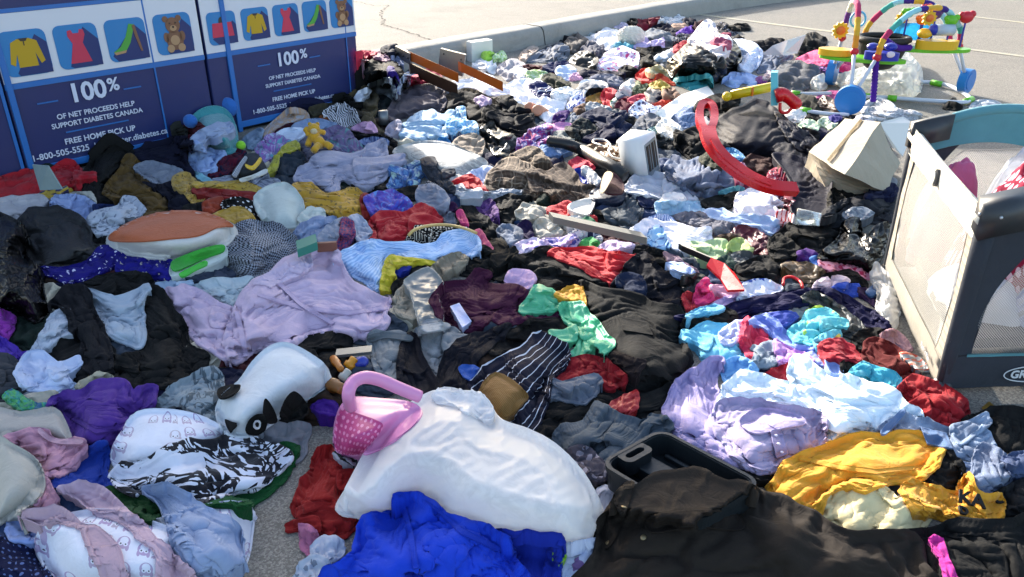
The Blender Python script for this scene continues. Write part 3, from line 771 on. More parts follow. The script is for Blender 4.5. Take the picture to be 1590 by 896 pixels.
# --- far right
c('blouse','dark print blouse, lying flat at the far right edge','1106,37 1124,34 1135,41 1146,51 1127,54 1112,44','2a2a30:spots:8a8a94:.03:.6')
c('bag','flat black bag, alone on the far asphalt','1130,40 1145,38 1160,36 1165,47 1144,47','101113')
c('rag','dark pink rag, below the far dark print blouse','1117,53 1132,50 1135,56 1120,58','8a2a4a')
c('sock','small black sock, right of the black bin bag','1137,61 1145,54 1156,60 1147,64','131315')
c('jacket','long black jacket, behind the white boards','1165,66 1187,61 1211,59 1218,63 1196,74 1182,77','1b1b20',amp=1.4)
c('coat','black coat, right of the white boards','1234,82 1248,56 1262,50 1282,57 1278,76 1246,86','0f1012')
c('jeans','dark blue jeans, in front of the white boards','1175,112 1173,95 1183,84 1211,84 1231,86 1221,98 1208,112 1187,114','26344e:denim:51688c',fold='d',ang=-40)
c('jacket','bright pink jacket, under the baby jumper','1236,91 1262,79 1290,77 1327,103 1300,116 1268,110','c02a6a')
c('blouse','purple floral blouse, below the bright pink jacket','1236,103 1260,99 1300,110 1312,119 1270,122 1245,116','30244c:spots:9a5ab0:.04:.7')
c('jeans','black crumpled jeans, left of the blue discs of the jumper','1193,129 1198,110 1220,94 1244,94 1264,105 1274,126 1263,137 1235,139 1209,136','1c1f28:denim:3a4050',amp=1.7,k=1.2)
c('quilt','pale blue quilt, slumped beside the black bin bag','1133,64 1154,61 1176,69 1184,82 1177,101 1160,114 1139,107 1148,87','aebcdc:dots:dfe6f4:.03:.8',k=1.2)
c('bin_bag','full black bin bag, split open under white cloths at the back','1035,98 1049,84 1066,68 1080,59 1110,56 1138,62 1152,86 1146,99 1117,126 1102,128 1094,121 1060,121 1042,119',bagfilm('0a0e0f'),cat='bin bag',fold='p',k=1.7)
c('cloth','white cloth, spilling out of the black bin bag','1066,61 1079,45 1095,29 1109,37 1117,52 1134,57 1133,79 1114,86 1099,73 1076,67','dcd2d4',k=1.2)
c('rag','dusty rose rag, on top of the black bin bag','1103,63 1113,58 1133,62 1136,73 1121,70','a0405e')
c('shirt','pale blue shirt, flat on the asphalt before the bin bag','1120,126 1134,114 1154,112 1178,118 1189,126 1177,131 1155,129 1142,136','9cb4e0')
c('rag','pale blue rag, above the yellow toy gun','1160,135 1169,126 1187,129 1177,139','a6bce4')
c('sock','purple and pink sock, left of the black crumpled jeans','1173,121 1186,118 1191,128 1180,129','74387a')
c('sock','round pale sock, at the edge of the black crumpled jeans','1184,121 1192,110 1199,114 1194,122','c8b4b8',k=1.5)
c('pouch','teal zip pouch, in front of the black bin bag','1045,125 1050,119 1086,116 1101,115 1107,133 1084,140 1060,135','2a8a90~.5')
c('card','large white card sheet, lying left of the red plastic hook','1018,174 1058,147 1099,133 1110,147 1082,167 1052,180 1030,185','e4e2dc~.7',flat=.03,amp=.15,fold='s',k=.3,sharp=True)
# --- under the jumper
c('film','white plastic film, blown under the jumper frame','1298,117 1335,106 1372,88 1395,72 1425,97 1433,120 1428,142 1409,151 1371,147 1330,142 1304,134',bagfilm('e6e6e0',.8,.3),fold='p',k=1.2,cat='plastic sheet')
c('bag','white plastic bag, beside the rear blue disc','1258,126 1278,114 1284,136 1268,139',bagfilm('e4e2dc',.92,.35),fold='p')
c('trousers','dark olive trousers, between the two blue discs','1228,162 1239,147 1256,147 1276,162 1274,174 1248,170','34322c')
c('top','magenta top, between the two blue discs','1268,151 1288,141 1309,143 1307,156 1284,155','a03074')
c('shoe','brown leather shoe, left of the front blue disc','1270,160 1280,149 1301,157 1306,175 1284,168','54382a~.5')
c('sock','white sock, left of the black glove under the jumper','1206,178 1236,168 1254,178 1248,190 1228,188','e0dcd8',k=1.2)
c('glove','black glove, left of the front blue disc','1250,183 1264,174 1274,184 1270,193','101012')
c('sock','pale green sock, behind the big cardboard box','1240,193 1258,185 1272,194 1268,204 1250,202','b8ccae')
c('towel','green and white towel, behind the big cardboard box','1269,189 1284,181 1302,188 1290,200','c4d0b6:spots:88a078:.04:.7')
c('rag','charcoal rag, touching the left edge of the cardboard box','1246,197 1266,202 1274,208 1264,213','222226')
c('scarf','indigo scarf, below the front blue disc','1286,181 1304,177 1308,185 1296,188','2c2a70')
c('blouse','white print blouse, right of the front blue disc','1326,185 1340,177 1360,186 1340,192','d8d0d8:spots:7a5a80:.03:.6')
c('trousers','grey print trousers, right of the front blue disc','1338,165 1360,152 1388,166 1420,172 1432,182 1405,187 1368,186 1342,180','85868c:tie:c4c4c8:.06',amp=1.4)
c('cap','black cap, at the corner of the jumper base','1464,168 1479,152 1493,160 1492,170','0f1012')
c('shirt','pale grey shirt, behind the teal playard rail','1506,163 1523,154 1553,158 1552,168 1510,169','a8aeb6')
# --- beside the right bin
c('coat','black coat heap, against the edge of the second bin','553,108 562,92 578,84 602,89 629,112 624,124 610,126 592,124 573,133 558,130','141317',k=1.3,H=.3)
c('scarf','mauve scarf, over the black coat heap by the bin','558,96 582,81 598,77 609,87 599,95 577,89','8a6474',base=.2)
c('rag','crimson rag, behind the mauve scarf','552,80 572,78 586,81 566,88','c01f3c',base=.27)
c('boot','navy boot, at the metal end of the bed rail','590,77 604,69 617,68 617,79 605,85','1c2030',base=.26)
c('shirt','blue plaid shirt, under the metal bracket of the bed rail','607,86 622,88 627,101 614,95','5a6484:plaid:9aa4c0:.03:.4',base=.2)
c('leggings','violet leggings, hanging down the black coat heap','600,108 609,103 622,127 617,144 609,129','2c1c70')
c('plastic_sheet','frosted plastic bag, in front of the black coat heap','570,133 590,123 607,122 616,145 597,149 579,145',bagfilm('c6ccd4',.8,.3),fold='p',cat='bag')
c('trousers','dark green trousers, right of the khaki trousers','580,148 600,149 609,160 602,177 578,177 582,163','121e20')
c('scrap','grey blue cloth, left of the cherry pink sweater','617,134 628,115 640,106 652,107 643,120 642,128 627,137','6c7c98:tie:a4b0c4:.05')
c('sweater','cherry pink sweater, on the grey brown jumper','638,127 643,116 656,112 664,103 678,107 688,122 682,134 650,136','a81c3c',k=1.2)
c('cloth','pale blue cloth, right of the cherry pink sweater','678,136 684,126 702,131 698,141','a0b4cc')
c('coat','long black coat, right of the grey brown jumper','683,175 689,150 707,137 726,135 748,144 775,156 786,168 790,177 770,185 766,198 760,208 743,203 727,191 704,174','1a1918',fold='d',ang=-30)
c('jacket','navy black jacket, between black coat and white sheet','768,151 790,147 801,157 815,169 829,184 807,185 787,178 778,164','12141c')
c('rag','lilac rag, on the long black coat','736,154 747,149 764,155 749,164','a48aa8')
c('jacket','black jacket lapel with a pale edge, below the navy black jacket','755,177 769,171 797,176 820,183 832,192 826,204 807,210 786,203 768,193','1d1c1f',fold='d',ang=20)
c('bag','shiny black leather bag, below the jacket lapel','743,204 760,188 771,196 785,203 801,211 808,221 796,232 788,243 766,238 753,223','111112~.3',amp=1.5)
c('jumper','grey brown jumper, big and rumpled beside the orange bed rails','600,177 609,159 623,140 637,136 667,130 691,141 694,151 687,171 666,178 656,175 634,183 611,190','4b444c',fold='d',ang=-25,cat='jumper')
c('towel','light blue hooded towel, below the grey brown jumper','618,207 626,192 640,179 655,170 671,171 686,177 701,171 714,178 710,196 697,203 692,215 675,220 655,216 634,213','98b4cc',k=1.3,amp=1.2)
c('scarf','white and turquoise scarf, right of the light blue hooded towel','692,202 695,184 709,176 707,166 722,167 724,184 738,188 743,204 717,204 705,207','aed0e4:tie:3a9cd4:.05:.5:e8e4d8')
c('cardboard','torn brown cardboard, right of the light blue hooded towel','702,229 707,215 727,207 741,208 753,220 745,243 722,237','8f7f6e',flat=.05,amp=.8)
c('rag','bright blue rag, under the light blue hooded towel','680,215 692,212 703,227 689,227','2f7ab4')
c('trousers','khaki trousers, slumped against the second bin','537,154 549,139 568,133 585,143 588,163 580,180 560,185 553,167','4f4530',k=1.2)
c('cuff','khaki trouser leg, trailing to the light blue towel','554,172 578,178 587,195 602,207 599,214 574,203 560,191','473e2c',cat='trouser leg')
c('paper_scrap','crumpled white paper, stuffed in the khaki trousers','549,155 556,141 570,136 574,147 558,158','c6cbd6',cat='paper')
c('jacket','black jacket, left of the khaki trousers','517,149 536,144 551,157 560,180 550,177 535,166 521,162','111114')
c('box','olive cloth box, at the foot of the second bin','481,165 520,159 528,164 500,176 484,178','3a362a',cat='box')
c('rag','rust orange rag, left of the zebra print top','495,181 516,174 522,187 504,190','7a4420')
c('top','zebra print top, below the khaki trousers','500,173 518,163 536,161 553,173 559,187 541,197 523,196 512,183','d4d4dc:zebra:14161f:.03:.5')
c('shirt','pink shirt, below the zebra print top','544,200 563,189 579,191 585,210 566,211 556,205','b88cb0')
c('shirt','grey lilac shirt, at the end of the khaki trouser leg','597,206 606,190 621,186 622,200 609,211','8f8a9c')
c('trousers','black trousers, below the zebra print top','527,197 546,203 566,206 567,213 543,212','0f0f12')
c('strap','long black strap, right of the tie dye top','549,211 588,207 617,220 607,229 580,219','15151a')
c('scarf','blue floral scarf, above the twisted lilac grey shirt','555,221 572,213 594,214 604,222 580,228','8090b8:floral:3a4a80:.05')
# --- in front of the second bin
c('towel','pale tan stuffed towel, at the foot of the second bin','400,214 410,200 436,177 451,166 474,171 480,185 452,193 428,207 416,217','9c9ca4:tie:a88464:.12',fold='s')
c('jeans','pale blue denim, left of the tan stuffed towel','376,216 401,199 410,203 400,226 387,231','7488a0')
c('top','maroon top, between tan towel and white paper','425,205 451,190 469,198 444,205','3a1424')
c('sheet_scrap','light blue sheet, above the yellow plush toy','452,198 471,185 496,184 523,192 501,201 477,203','7f93b4',cat='sheet')
c('sweater','grey purple sweater, behind the yellow plush toy','458,218 476,208 491,220 520,229 519,239 490,243 475,249 464,235','565466')
c('top','tie dye top in teal and purple, right of the yellow plush toy','501,204 526,193 547,207 563,224 559,237 536,239 518,231 506,218','4c5a70:tie:6a5480:.12:.5:5a8a90')
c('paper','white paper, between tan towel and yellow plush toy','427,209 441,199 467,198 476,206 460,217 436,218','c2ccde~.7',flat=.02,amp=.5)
c('top','teal and violet print top, above the sneaker','397,232 406,216 423,206 444,214 452,218 438,231 409,253 397,243','5a98a8:tie:8a4aa0:.1:.5:a8b4cc')
c('shorts','dark teal shorts, inside the yellow trim','426,246 434,232 451,224 468,237 476,249 469,276 447,285 430,281 424,260','262f3a',cat='shorts')
c('strap','lime yellow trim, arched over the dark teal shorts','411,270 426,244 442,225 459,218 466,231 446,235 435,243 427,266','a09a28',corners=(0,3,4,7),cat='trim')
c('hoodie','black hoodie, right of the twisted lilac grey shirt','597,231 616,234 638,256 613,270 602,299 572,303 528,297 560,284 590,272','101014')
c('pillow','pale pillow with a grey leaf print, near the middle of the heap','610,234 640,221 684,219 719,230 757,251 739,270 704,283 669,274 638,258','b4b2ac:floral:8e8e8c:.12',fold='s',k=1.3)
c('shirt','twisted lilac grey shirt, knotted, below the tie dye top','455,280 471,254 495,237 526,232 556,236 571,223 598,219 605,242 602,266 590,283 568,291 540,285 532,281 526,294 510,300 485,291','8e8ea4',k=1.2,fold='d',ang=-25,amp=1.3)
c('sock','navy and red sock pile, above the sneaker','343,236 366,231 384,238 372,262 356,273 326,281 306,266 334,258','191c34:tie:5a1428:.1')
c('plush_toy','big teal plush toy with blue ears, slumped against the first bin','292,212 294,190 304,174 322,165 342,165 357,175 366,195 368,226 352,238 322,232 302,224',fab('3c9098','heather','2f7a84',.012,rough=.95,sheen=.6,wr=2.),cat='plush toy',fold='s',k=2.2,H=.2,key='teal_plush')
c('socks','dark red cloth, at the left ear of the teal plush','283,202 291,190 310,190 320,199 307,209 290,221','4c1620',cat='cloth')
c('cloth','dark olive cloth, left of the teal plush','264,198 280,188 290,210 282,220','2a2c2a')
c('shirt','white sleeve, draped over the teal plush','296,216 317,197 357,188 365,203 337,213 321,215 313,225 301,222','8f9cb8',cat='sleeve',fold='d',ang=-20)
c('shirt','crumpled light blue shirt, below the teal plush','281,238 287,225 308,220 327,231 351,234 338,252 334,265 304,267 294,254','8ca4d0',amp=1.5,k=1.2)
c('shirt','grey striped shirt, below the sneaker','323,283 350,274 382,266 410,272 430,275 433,286 411,295 382,288 354,290','8f94a4:stripe:6a7084:.03:.3')
c('rag','light aqua rag, left of the grey striped shirt','299,268 311,268 331,283 316,284','7ab0c0')
# --- left edge
c('cloth','navy cloth heap, at the foot of the first bin','196,243 227,222 268,212 293,216 293,250 301,270 261,261 213,251','14182a')
c('trousers','black trousers standing in a peak, before the first bin','116,288 133,257 144,231 165,206 202,221 199,245 173,277 168,295 188,310 179,321 138,315','0c0c0e',k=1.5,fold='d',ang=-60,back=.5)
c('jacket','golden brown jacket, right of the black peak','160,293 180,267 197,239 220,251 218,267 243,279 267,307 267,327 224,333 199,309 176,308','58421e',k=1.2,amp=1.2)
c('bag','clear plastic bag, on the golden brown jacket','206,259 228,250 254,253 287,267 254,288 226,276',bagfilm('a8b0c0',.6,.3),fold='p')
c('trousers','midnight blue trousers, right of the golden brown jacket','221,282 254,286 278,275 298,300 304,322 285,330 262,327 259,304','0e1024')
c('shirt','red shirt with a white label, at the left edge before the first bin','-15,279 20,268 44,261 66,268 73,296 33,307 -15,309','9c1420')
c('shirt','red shirt, right of the picture book pouch','77,262 110,246 129,262 120,271 127,293 90,293','a01020')
c('sweater','yellow banded sweater, below the red shirts','61,299 87,292 112,293 102,306 66,312','b4962c:stripe:2a2c54:.08:.3')
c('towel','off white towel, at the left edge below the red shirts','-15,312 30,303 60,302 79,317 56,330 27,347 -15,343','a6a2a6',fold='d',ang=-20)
c('top','cream top, right of the yellow banded sweater','108,300 141,298 149,315 124,310','a8a498')
c('shirt','pale blue shirt, behind the black puffer jacket','77,316 86,302 124,302 149,316 149,336 124,343 95,327','8c9cc4')
c('scrap','dark blue rag, right of the pale blue shirt at left','144,318 177,318 177,336 153,330','1c2a54')
c('towel','crumpled white grey print towel, behind the orange pillow','131,349 146,326 181,318 194,302 223,316 223,332 206,343 174,363 142,360','a8aeba:spots:707888:.04:.5',k=1.3,amp=1.5)
c('jacket','black puffer jacket, at the left above the blue dotted cloth','24,346 56,322 90,320 115,328 139,353 143,373 173,379 159,393 146,407 100,414 49,417 34,382','0c0c0f~.5',k=1.2)
c('dress','mustard dress piece, right of the midnight blue trousers','265,279 290,266 306,282 318,308 301,317 286,302','a88430:spots:6a5420:.025:.5')
c('rag','black rag, right of the midnight blue trousers','285,319 321,315 328,332 290,333','0e0e10')
c('dress','mustard print dress, with a brick red border','298,286 333,281 384,281 412,296 399,309 350,300','b4902c:spots:7a6028:.025:.5')
c('cuff','brick red border of the mustard dress','300,292 340,293 401,301 402,314 350,311 305,302','7c1e1c',corners=(0,2,3,5),cat='dress border')
c('rag','burnt orange rag, below the brick red border','314,315 344,305 344,321 320,333','8a3016')
c('top','black top with white dots, left of the white pad','345,311 384,308 409,326 413,339 384,337 352,327','0f0f12:dots:d4d4d4:.05:.4')
c('rag','mustard rag, above the herringbone coat','324,336 354,323 380,322 398,341 367,348 343,343','ac8628')
c('skirt','mustard skirt with leaf print, right of the white pad','446,295 474,283 508,297 541,290 566,298 581,320 563,340 534,340 500,327 465,323','b4871c:spots:7a6024:.03:.55',fold='d',ang=25)
c('cuff','dark red end of the mustard skirt','559,303 578,305 582,338 565,340','7a1814',cat='skirt hem')
c('pad','white quilted pad, upright left of the mustard skirt','394,304 441,282 470,310 467,346 447,353 415,350','b4bcb6',fold='s',k=.9)
c('pad','folded white pad, below the mustard skirt','461,339 477,322 502,323 504,339 474,347','bcc2ba')
# --- middle
c('trousers','light jeans, left of the navy trousers','868,192 885,176 911,168 916,176 894,189 884,197','3f4c62:denim:74859c')
c('rag','purple rag, left of the light jeans','859,179 870,172 884,174 872,192 860,195','3c1c60')
c('rag','brown rag, above the light jeans','891,168 907,161 912,168 898,175','5c4030')
c('shirt','grey and white shirt, above the navy trousers','908,165 919,158 935,162 952,170 941,174 917,174','b0b4b8:tie:70767e:.05')
c('cap','grey cap, right of the navy trousers','947,175 960,169 977,178 979,189 963,190','5a5c60')
c('rag','black rag, between grey cap and dark denim','955,182 977,180 992,187 985,197 969,193','0f0f11')
c('trousers','large navy trousers, in the middle distance','890,192 900,180 927,166 948,172 968,186 983,195 980,212 960,219 943,213 923,197 906,193','16203c',fold='d',ang=30,k=1.3)
c('jeans','dark denim, folded, right of the large navy trousers','978,204 989,186 1014,176 1027,192 1012,202 1006,213 983,212','1c2638:denim:34445c',k=1.3)
c('pillow','small pink cushion, left of the black camouflage cloth','852,197 869,189 889,193 888,204 864,206','d08ab8',fold='s',k=1.2,cat='cushion')
c('fleece','grey fleece, below the small pink cushion','860,205 882,203 896,210 887,220 865,220','6f7470')
c('jacket','black camouflage jacket, below the light jeans','882,204 889,191 903,182 919,191 927,203 908,217 894,213','25282a:spots:4a4e48:.03:.7',amp=1.3)
c('trousers','dark navy rolled trousers, below the large navy trousers','902,216 926,203 948,192 955,202 953,219 927,222','181c38',k=1.2)
c('scarf','red, pink and violet scarf, right of the shiny leather bag','802,226 806,214 826,201 852,192 859,199 849,208 868,214 842,222 838,230 824,233 806,232','b03060:tie:4a2a8a:.07:.5:d8c8dc',amp=1.3)
c('trousers','light blue denim, under the black vacuum hose','833,234 846,223 879,227 888,235 848,243','6684b0')
c('handbag','round black handbag, left of the toaster','954,231 963,214 984,208 1004,212 1002,224 978,240 963,238','16171a~.45',cat='handbag',k=1.3)
c('bag','tan leather bag, behind the toaster','911,227 930,220 951,225 977,236 969,250 949,245 930,238','7c5630~.5')
c('blouse','teal flower blouse, right of the dark folded denim','1001,209 1015,197 1028,197 1024,212','7ca0a4:spots:3c6068:.03:.6')
c('bag','charcoal cloth bag, right of the toaster top','1000,209 1019,208 1037,198 1053,203 1059,218 1045,232 1027,227 1008,222','222426',amp=1.3)
c('jeans','printed blue jeans, below the white card','1042,186 1060,165 1081,168 1084,190 1060,200','4a5a7c:tie:8a9cbc:.04')
c('cloth','white cloth, right of the teal flower blouse','1018,196 1034,183 1059,199 1052,216 1029,209','dcd8d0')
c('coat','black coat, left of the red hook below its ring','1047,221 1076,195 1101,211 1108,237 1080,251','111114')
c('jacket','black velvet jacket, around the ring of the red hook','1077,168 1099,149 1124,147 1144,160 1142,168 1110,182','0c0c0e')
c('coat','big navy rain coat, right of the red hook','1102,203 1129,175 1160,157 1178,151 1206,168 1234,195 1248,226 1266,252 1230,265 1200,248 1164,245 1133,235 1112,218','0b1022~.7',fold='c',amp=.75,k=1.2)
c('cuff','slate sleeve of the navy rain coat, pointing at the box','1202,172 1235,193 1268,215 1271,226 1256,234 1238,229 1220,210','20222f~.7',cat='sleeve',k=1.2)
c('cuff','stiff hem panel of the navy rain coat, hanging left of the box','1199,238 1225,238 1262,248 1292,260 1292,300 1290,333 1258,333 1229,328 1230,290 1216,262','0d1428~.7',cat='coat hem',flat=.10,amp=.35)
c('cloth','black cloth corner, right of the coat hem panel','1286,300 1296,292 1316,312 1300,322 1286,330','0f0f11')
c('trousers','brown trousers scrap, above the big plaid cloth','787,247 803,233 833,228 851,247 856,260 825,265 806,253','54463a:plaid:7a6a58:.04:.3')
c('shirt','white blue shirt, right of the leaf print pillow','723,271 750,258 768,262 763,278 771,298 756,303 744,286','b4c0de')
c('top','vivid red top, under the leaf print pillow','699,284 726,270 743,278 757,295 754,302 730,299 714,289','b0121c')
c('rag','bright red rag, right of the big plaid cloth','878,258 897,243 925,259 913,265 888,266','c01c3c')
c('bag','royal blue bag, right of the big plaid cloth','884,267 905,260 920,276 904,287 889,275','1c3cac~.5')
c('paper_scrap','white folded paper, right of the royal blue bag','903,261 914,259 933,278 927,287 917,281','d8d4d0',cat='paper')
c('trousers','grey brown plaid cloth, left half with a tall fold','753,282 763,264 775,251 798,243 821,254 836,263 843,285 834,301 810,300 783,295 758,291','46392f:plaid:6e5e50:.05:.25:8a7a6a',cat='cloth',k=1.5,fold='d',ang=70)
c('trousers','grey brown plaid trouser leg, right half stretching to the boot','817,264 834,262 851,264 873,250 893,267 907,284 925,289 921,307 897,315 872,313 851,301 829,295','42352d:plaid:695a4e:.05:.25',fold='d',ang=25,k=1.2,cat='trousers')
c('shirt','pale grey rags, below the plaid cloth','697,291 716,286 730,296 768,296 780,292 811,295 794,307 760,309 725,311','9ca0a8',amp=1.4)
c('jacket','black jacket, below the pale grey rags','761,312 784,303 808,300 827,305 811,314 802,330 794,347 772,339 769,320','0d0d10')
c('top','dark purple lace top, left of the black jacket','739,320 760,308 773,324 773,342 763,349 746,334','3a1e50:tie:6a4480:.05')
c('top','plum rag, above the pink striped trousers','689,322 702,312 713,326 694,331','34183c')
c('jeans','grey denim scrap, left of the long black track trousers','685,344 698,328 714,340 713,353 690,351','3c4254:denim:6a7288')
c('trousers','long black track trousers, with a pink stripe','707,330 732,316 747,328 766,347 787,361 796,381 777,395 758,387 744,370 721,354','0f0f12',fold='d',ang=40)
c('rag','hot pink stripe cloth, on the black track trousers','708,329 718,326 728,349 716,347','b82a64')
c('shirt','tie dye shirt in blue and teal, below the black hoodie','601,284 613,269 645,250 673,252 674,270 655,277 649,293 628,289 605,293','6a9ac8:tie:2a4c90:.08:.5:b8d0c8')
c('trousers','dark grey trousers, over the corner of the leaf print pillow','652,248 675,244 683,264 697,276 708,298 690,293 671,274','34363e')
c('scarf','black scarf with white dots, below the dark grey trousers','662,283 680,286 691,301 674,305','14141a:dots:c8c8d0:.02:.5')
c('rag','black rag, below the blue tie dye shirt','617,294 648,288 651,308 629,309','111114')
c('shirt','grey shirt, above the red sweater','645,301 654,285 685,291 698,314 680,335 653,327','7a8090')
c('shirt','blue violet tie dye shirt, right of the mustard skirt','565,305 595,295 618,295 641,320 609,333 579,333','2c50b8:tie:5a3a9c:.08:.5:5a8ad0')
c('jeans','pale denim, above the teal book','454,358 486,338 523,335 511,352 496,374 462,374','4c6490:denim:7c92b8')
c('shirt','grey sweatshirt, left of the plaid strap','494,369 513,345 535,338 534,377 507,380','8a90a0')
c('shirt','pale grey shirt, right of the plaid strap','533,340 562,335 581,368 559,380 545,356','9ca2b4')
c('strap','red and blue plaid strap, hanging over grey shirts','515,404 526,367 529,339 549,342 552,365 536,389','3a3468:plaid:9a3a50:.03:.4',cat='scarf',corners=(0,2,3,5))
c('sweater','scarlet sweater, right of the plaid strap','571,346 590,328 635,325 655,312 677,328 685,341 650,353 647,367 629,380 571,379 578,360','a4101e',k=1.2)
c('blouse','black polka dot blouse, inside the wooden hoop','630,377 649,353 701,348 711,357 682,378','141214:dots:d8cfc0:.02:.55')
c('rag','rose pink strip, at the shoulder of the light blue knit','735,359 748,358 765,385 757,391 742,380','c04a6c')
c('coat','herringbone coat, right of the orange pillow','344,383 366,348 410,340 435,348 460,366 464,393 428,414 400,430 366,427 351,406','8c909c:check:22242c:.011:.5',k=1.1)
c('jeans','blue grey denim scraps, under the herringbone coat','284,429 321,412 356,415 365,432 321,440','363e50')
c('scarf','fuzzy grey scarf, left of the denim scraps','231,433 268,425 288,437 254,445','7c8494')
c('shirt','pale blue rags, left of the white slip','230,443 264,435 288,442 311,439 279,457 252,457','9cb0c8')
c('cloth','blue cloth with white dots, left half, under the black puffer','52,416 94,412 134,402 157,382 188,382 197,397 186,410 147,430 109,437 78,430','201a70:spots:c8c4e0:.03:.4')
c('cloth','blue cloth with white dots, right half, below the orange pillow','183,403 208,380 235,392 265,402 274,414 266,430 234,432 184,424','1e1a78:spots:b8b0a0:.04:.4',k=1.2)
c('bin_bag','torn black bin bag, at the left edge','-25,336 27,341 42,366 42,394 63,416 67,447 73,472 66,493 49,498 18,478 -25,474',bagfilm('060607',1,.16,wr=1.4),cat='bin bag',fold='p',k=1.4,amp=.6)
c('jacket','soft black jacket, above the white lined black coat','131,438 160,425 201,420 234,426 237,443 202,457 166,464 145,449','0f1114')
# --- centre
c('cloth','beige strip, left of the grey plank','799,329 811,319 840,320 869,328 875,341 860,347 835,341 808,341','a29c8e')
c('cloth','red ruffled cloth, above the grey plank','847,325 861,318 883,310 892,319 886,327 923,333 922,343 880,341 871,334','b4202a',amp=1.4)
c('paper','white card tag, on the red ruffled cloth','881,323 890,313 924,307 916,331 900,331','dcd8d0~.7',flat=.03,amp=.3)
c('shirt','white crumpled shirt, below the red ruffled cloth','871,342 895,335 917,345 930,358 899,355','d4cec8')
c('rag','small green rag, beside the grey plank','901,345 912,336 925,344 919,353','2a6a48')
c('trousers','pale beige trousers, below the grey plank','826,354 834,338 854,340 874,360 858,371 839,371','a8a294',fold='d',ang=50)
c('top','deep purple top, left of the pale beige trousers','799,354 816,340 826,351 829,372 810,365','241a3c')
c('jeans','rolled blue jeans, right of the black track trousers','771,358 780,348 805,352 813,367 797,381 782,370','2a3850:denim:52688a')
c('blouse','navy and white striped blouse, below the grey plank','881,369 894,355 929,362 934,374 900,377','d0d0d8:stripe:1e2244:.012:.55')
c('blouse','white and lilac print blouse, above the black trousers','791,397 803,376 834,369 844,381 815,397','d4c4d8:spots:a48cb8:.05:.6')
c('blouse','violet print blouse, behind the red shirt','828,386 843,370 884,367 904,377 879,387 853,390','b8a4cc:spots:4a4a9c:.05:.7')
c('jacket','slate blue grey cap, lying open above the white shirt','935,328 963,317 971,304 988,298 1001,309 1001,324 993,337 990,346 979,355 953,347','4a525a',cat='cap',k=1.3)
c('trousers','navy folded trousers, behind the slate blue grey cap','967,299 988,294 1028,307 1029,318 1000,321 986,305','1c2644')
c('shirt','grey white sweatshirt, below the toaster','969,294 975,277 1000,264 1027,266 1052,283 1083,306 1079,315 1052,313 1028,311 999,303 986,300','b0b6c2',k=1.3,fold='d',ang=25)
c('sock','white sock, on the grey white sweatshirt','1025,312 1035,300 1057,300 1065,311 1045,317','e4e2e0',k=1.3)
c('towel','sky blue towel, below the grey white sweatshirt','1017,322 1023,312 1070,312 1085,314 1103,325 1103,337 1060,333 1026,333','9cc0d8')
c('jeans','crumpled blue jeans, left of the red hook','1031,259 1043,238 1068,248 1090,244 1116,256 1144,271 1153,291 1131,301 1100,305 1069,295 1038,277','26385c:denim:4c6488',amp=1.6,k=1.2)
c('rag','dark green rag, between blue jeans and red hook','1084,249 1107,232 1137,248 1115,261','34382c')
c('rag','turquoise print rag, under the red hook','1126,231 1140,230 1157,242 1153,254 1132,249','3a78a8:spots:a0d0e0:.03:.6')
c('rag','crimson rag, under the bend of the red hook','1137,269 1152,270 1166,296 1152,301','7a1c40')
c('scarf','teal knit scarf, below the crumpled blue jeans','1115,297 1148,288 1155,296 1131,305','4a8a94')
c('hat','black felt hat, below the crumpled blue jeans','1087,314 1110,304 1140,298 1155,301 1142,319 1112,325','1c1e1c')
c('shirt','white shirt, under the tip of the red hook','1155,277 1180,282 1198,294 1217,313 1182,305','e6e2e6')
c('dress','dark red floral dress, under the tip of the red hook','1195,300 1199,279 1218,270 1231,303 1228,319 1206,313','5c1830:spots:d8c8d0:.03:.5')
c('hat','brown knit cap, resting on the red hook','1151,256 1167,239 1202,249 1214,265 1196,275 1169,268','3c2622',k=1.3)
c('sock','red patterned sock, on the tip of the red hook','1191,269 1212,259 1221,282 1200,287','8a2440:spots:e0d4d8:.02:.5')
c('sock','white and pink sock, at the bend of the red hook','1142,269 1153,251 1163,276 1150,283','c88aa4')
c('blanket','bright white bundle, below the red hook','1139,328 1143,305 1156,294 1181,292 1217,314 1203,321 1211,333 1206,345 1180,339 1155,335','e8e4ea',k=1.4)
c('shirt','red and white shirt, right of the bright white bundle','1205,348 1206,328 1220,326 1241,340 1230,351 1216,347','e0d4d4:stripe:b01c24:.05:.3')
c('blanket','pale blue rolled blanket, below the bright white bundle','1089,331 1108,320 1140,330 1180,334 1210,340 1210,354 1199,363 1160,355 1129,351 1098,341','a4bcdc',fold='d',ang=12,k=1.3)
c('scarf','chunky black and grey knit scarf, on the pale blue blanket','1047,334 1086,328 1105,340 1138,346 1139,362 1124,371 1105,363 1083,355 1058,345','35353c:heather:8c8c98:.012',amp=1.6,k=1.3)
c('top','blue striped top, left of the chunky knit scarf','1002,342 1020,332 1040,334 1053,349 1030,350','c4d0e6:stripe:5a7ab4:.02:.4')
c('shirt','white long sleeved shirt, below the chunky knit scarf','981,350 1008,340 1050,346 1073,352 1101,350 1107,364 1107,378 1072,389 1040,381 1009,375 985,369','e6e4ee',fold='d',ang=10)
c('sock','light blue sock, standing on the white long sleeved shirt','1005,366 1015,350 1028,352 1040,379 1030,388 1010,383','8cb8dc:stripe:3a64a4:.06:.2',k=1.4)
c('jacket','dark grey jacket heap, behind the knotted bin bag','1274,339 1290,318 1330,305 1386,298 1384,342 1340,348 1315,350','2a2b30',amp=1.4)
c('rag','navy rag, behind the cardboard box corner','1341,306 1358,292 1390,284 1390,304','161c38')
c('scarf','shiny silver scarf, on the dark grey jacket heap','1307,332 1330,320 1358,330 1341,341 1318,343','6c7480~.35')
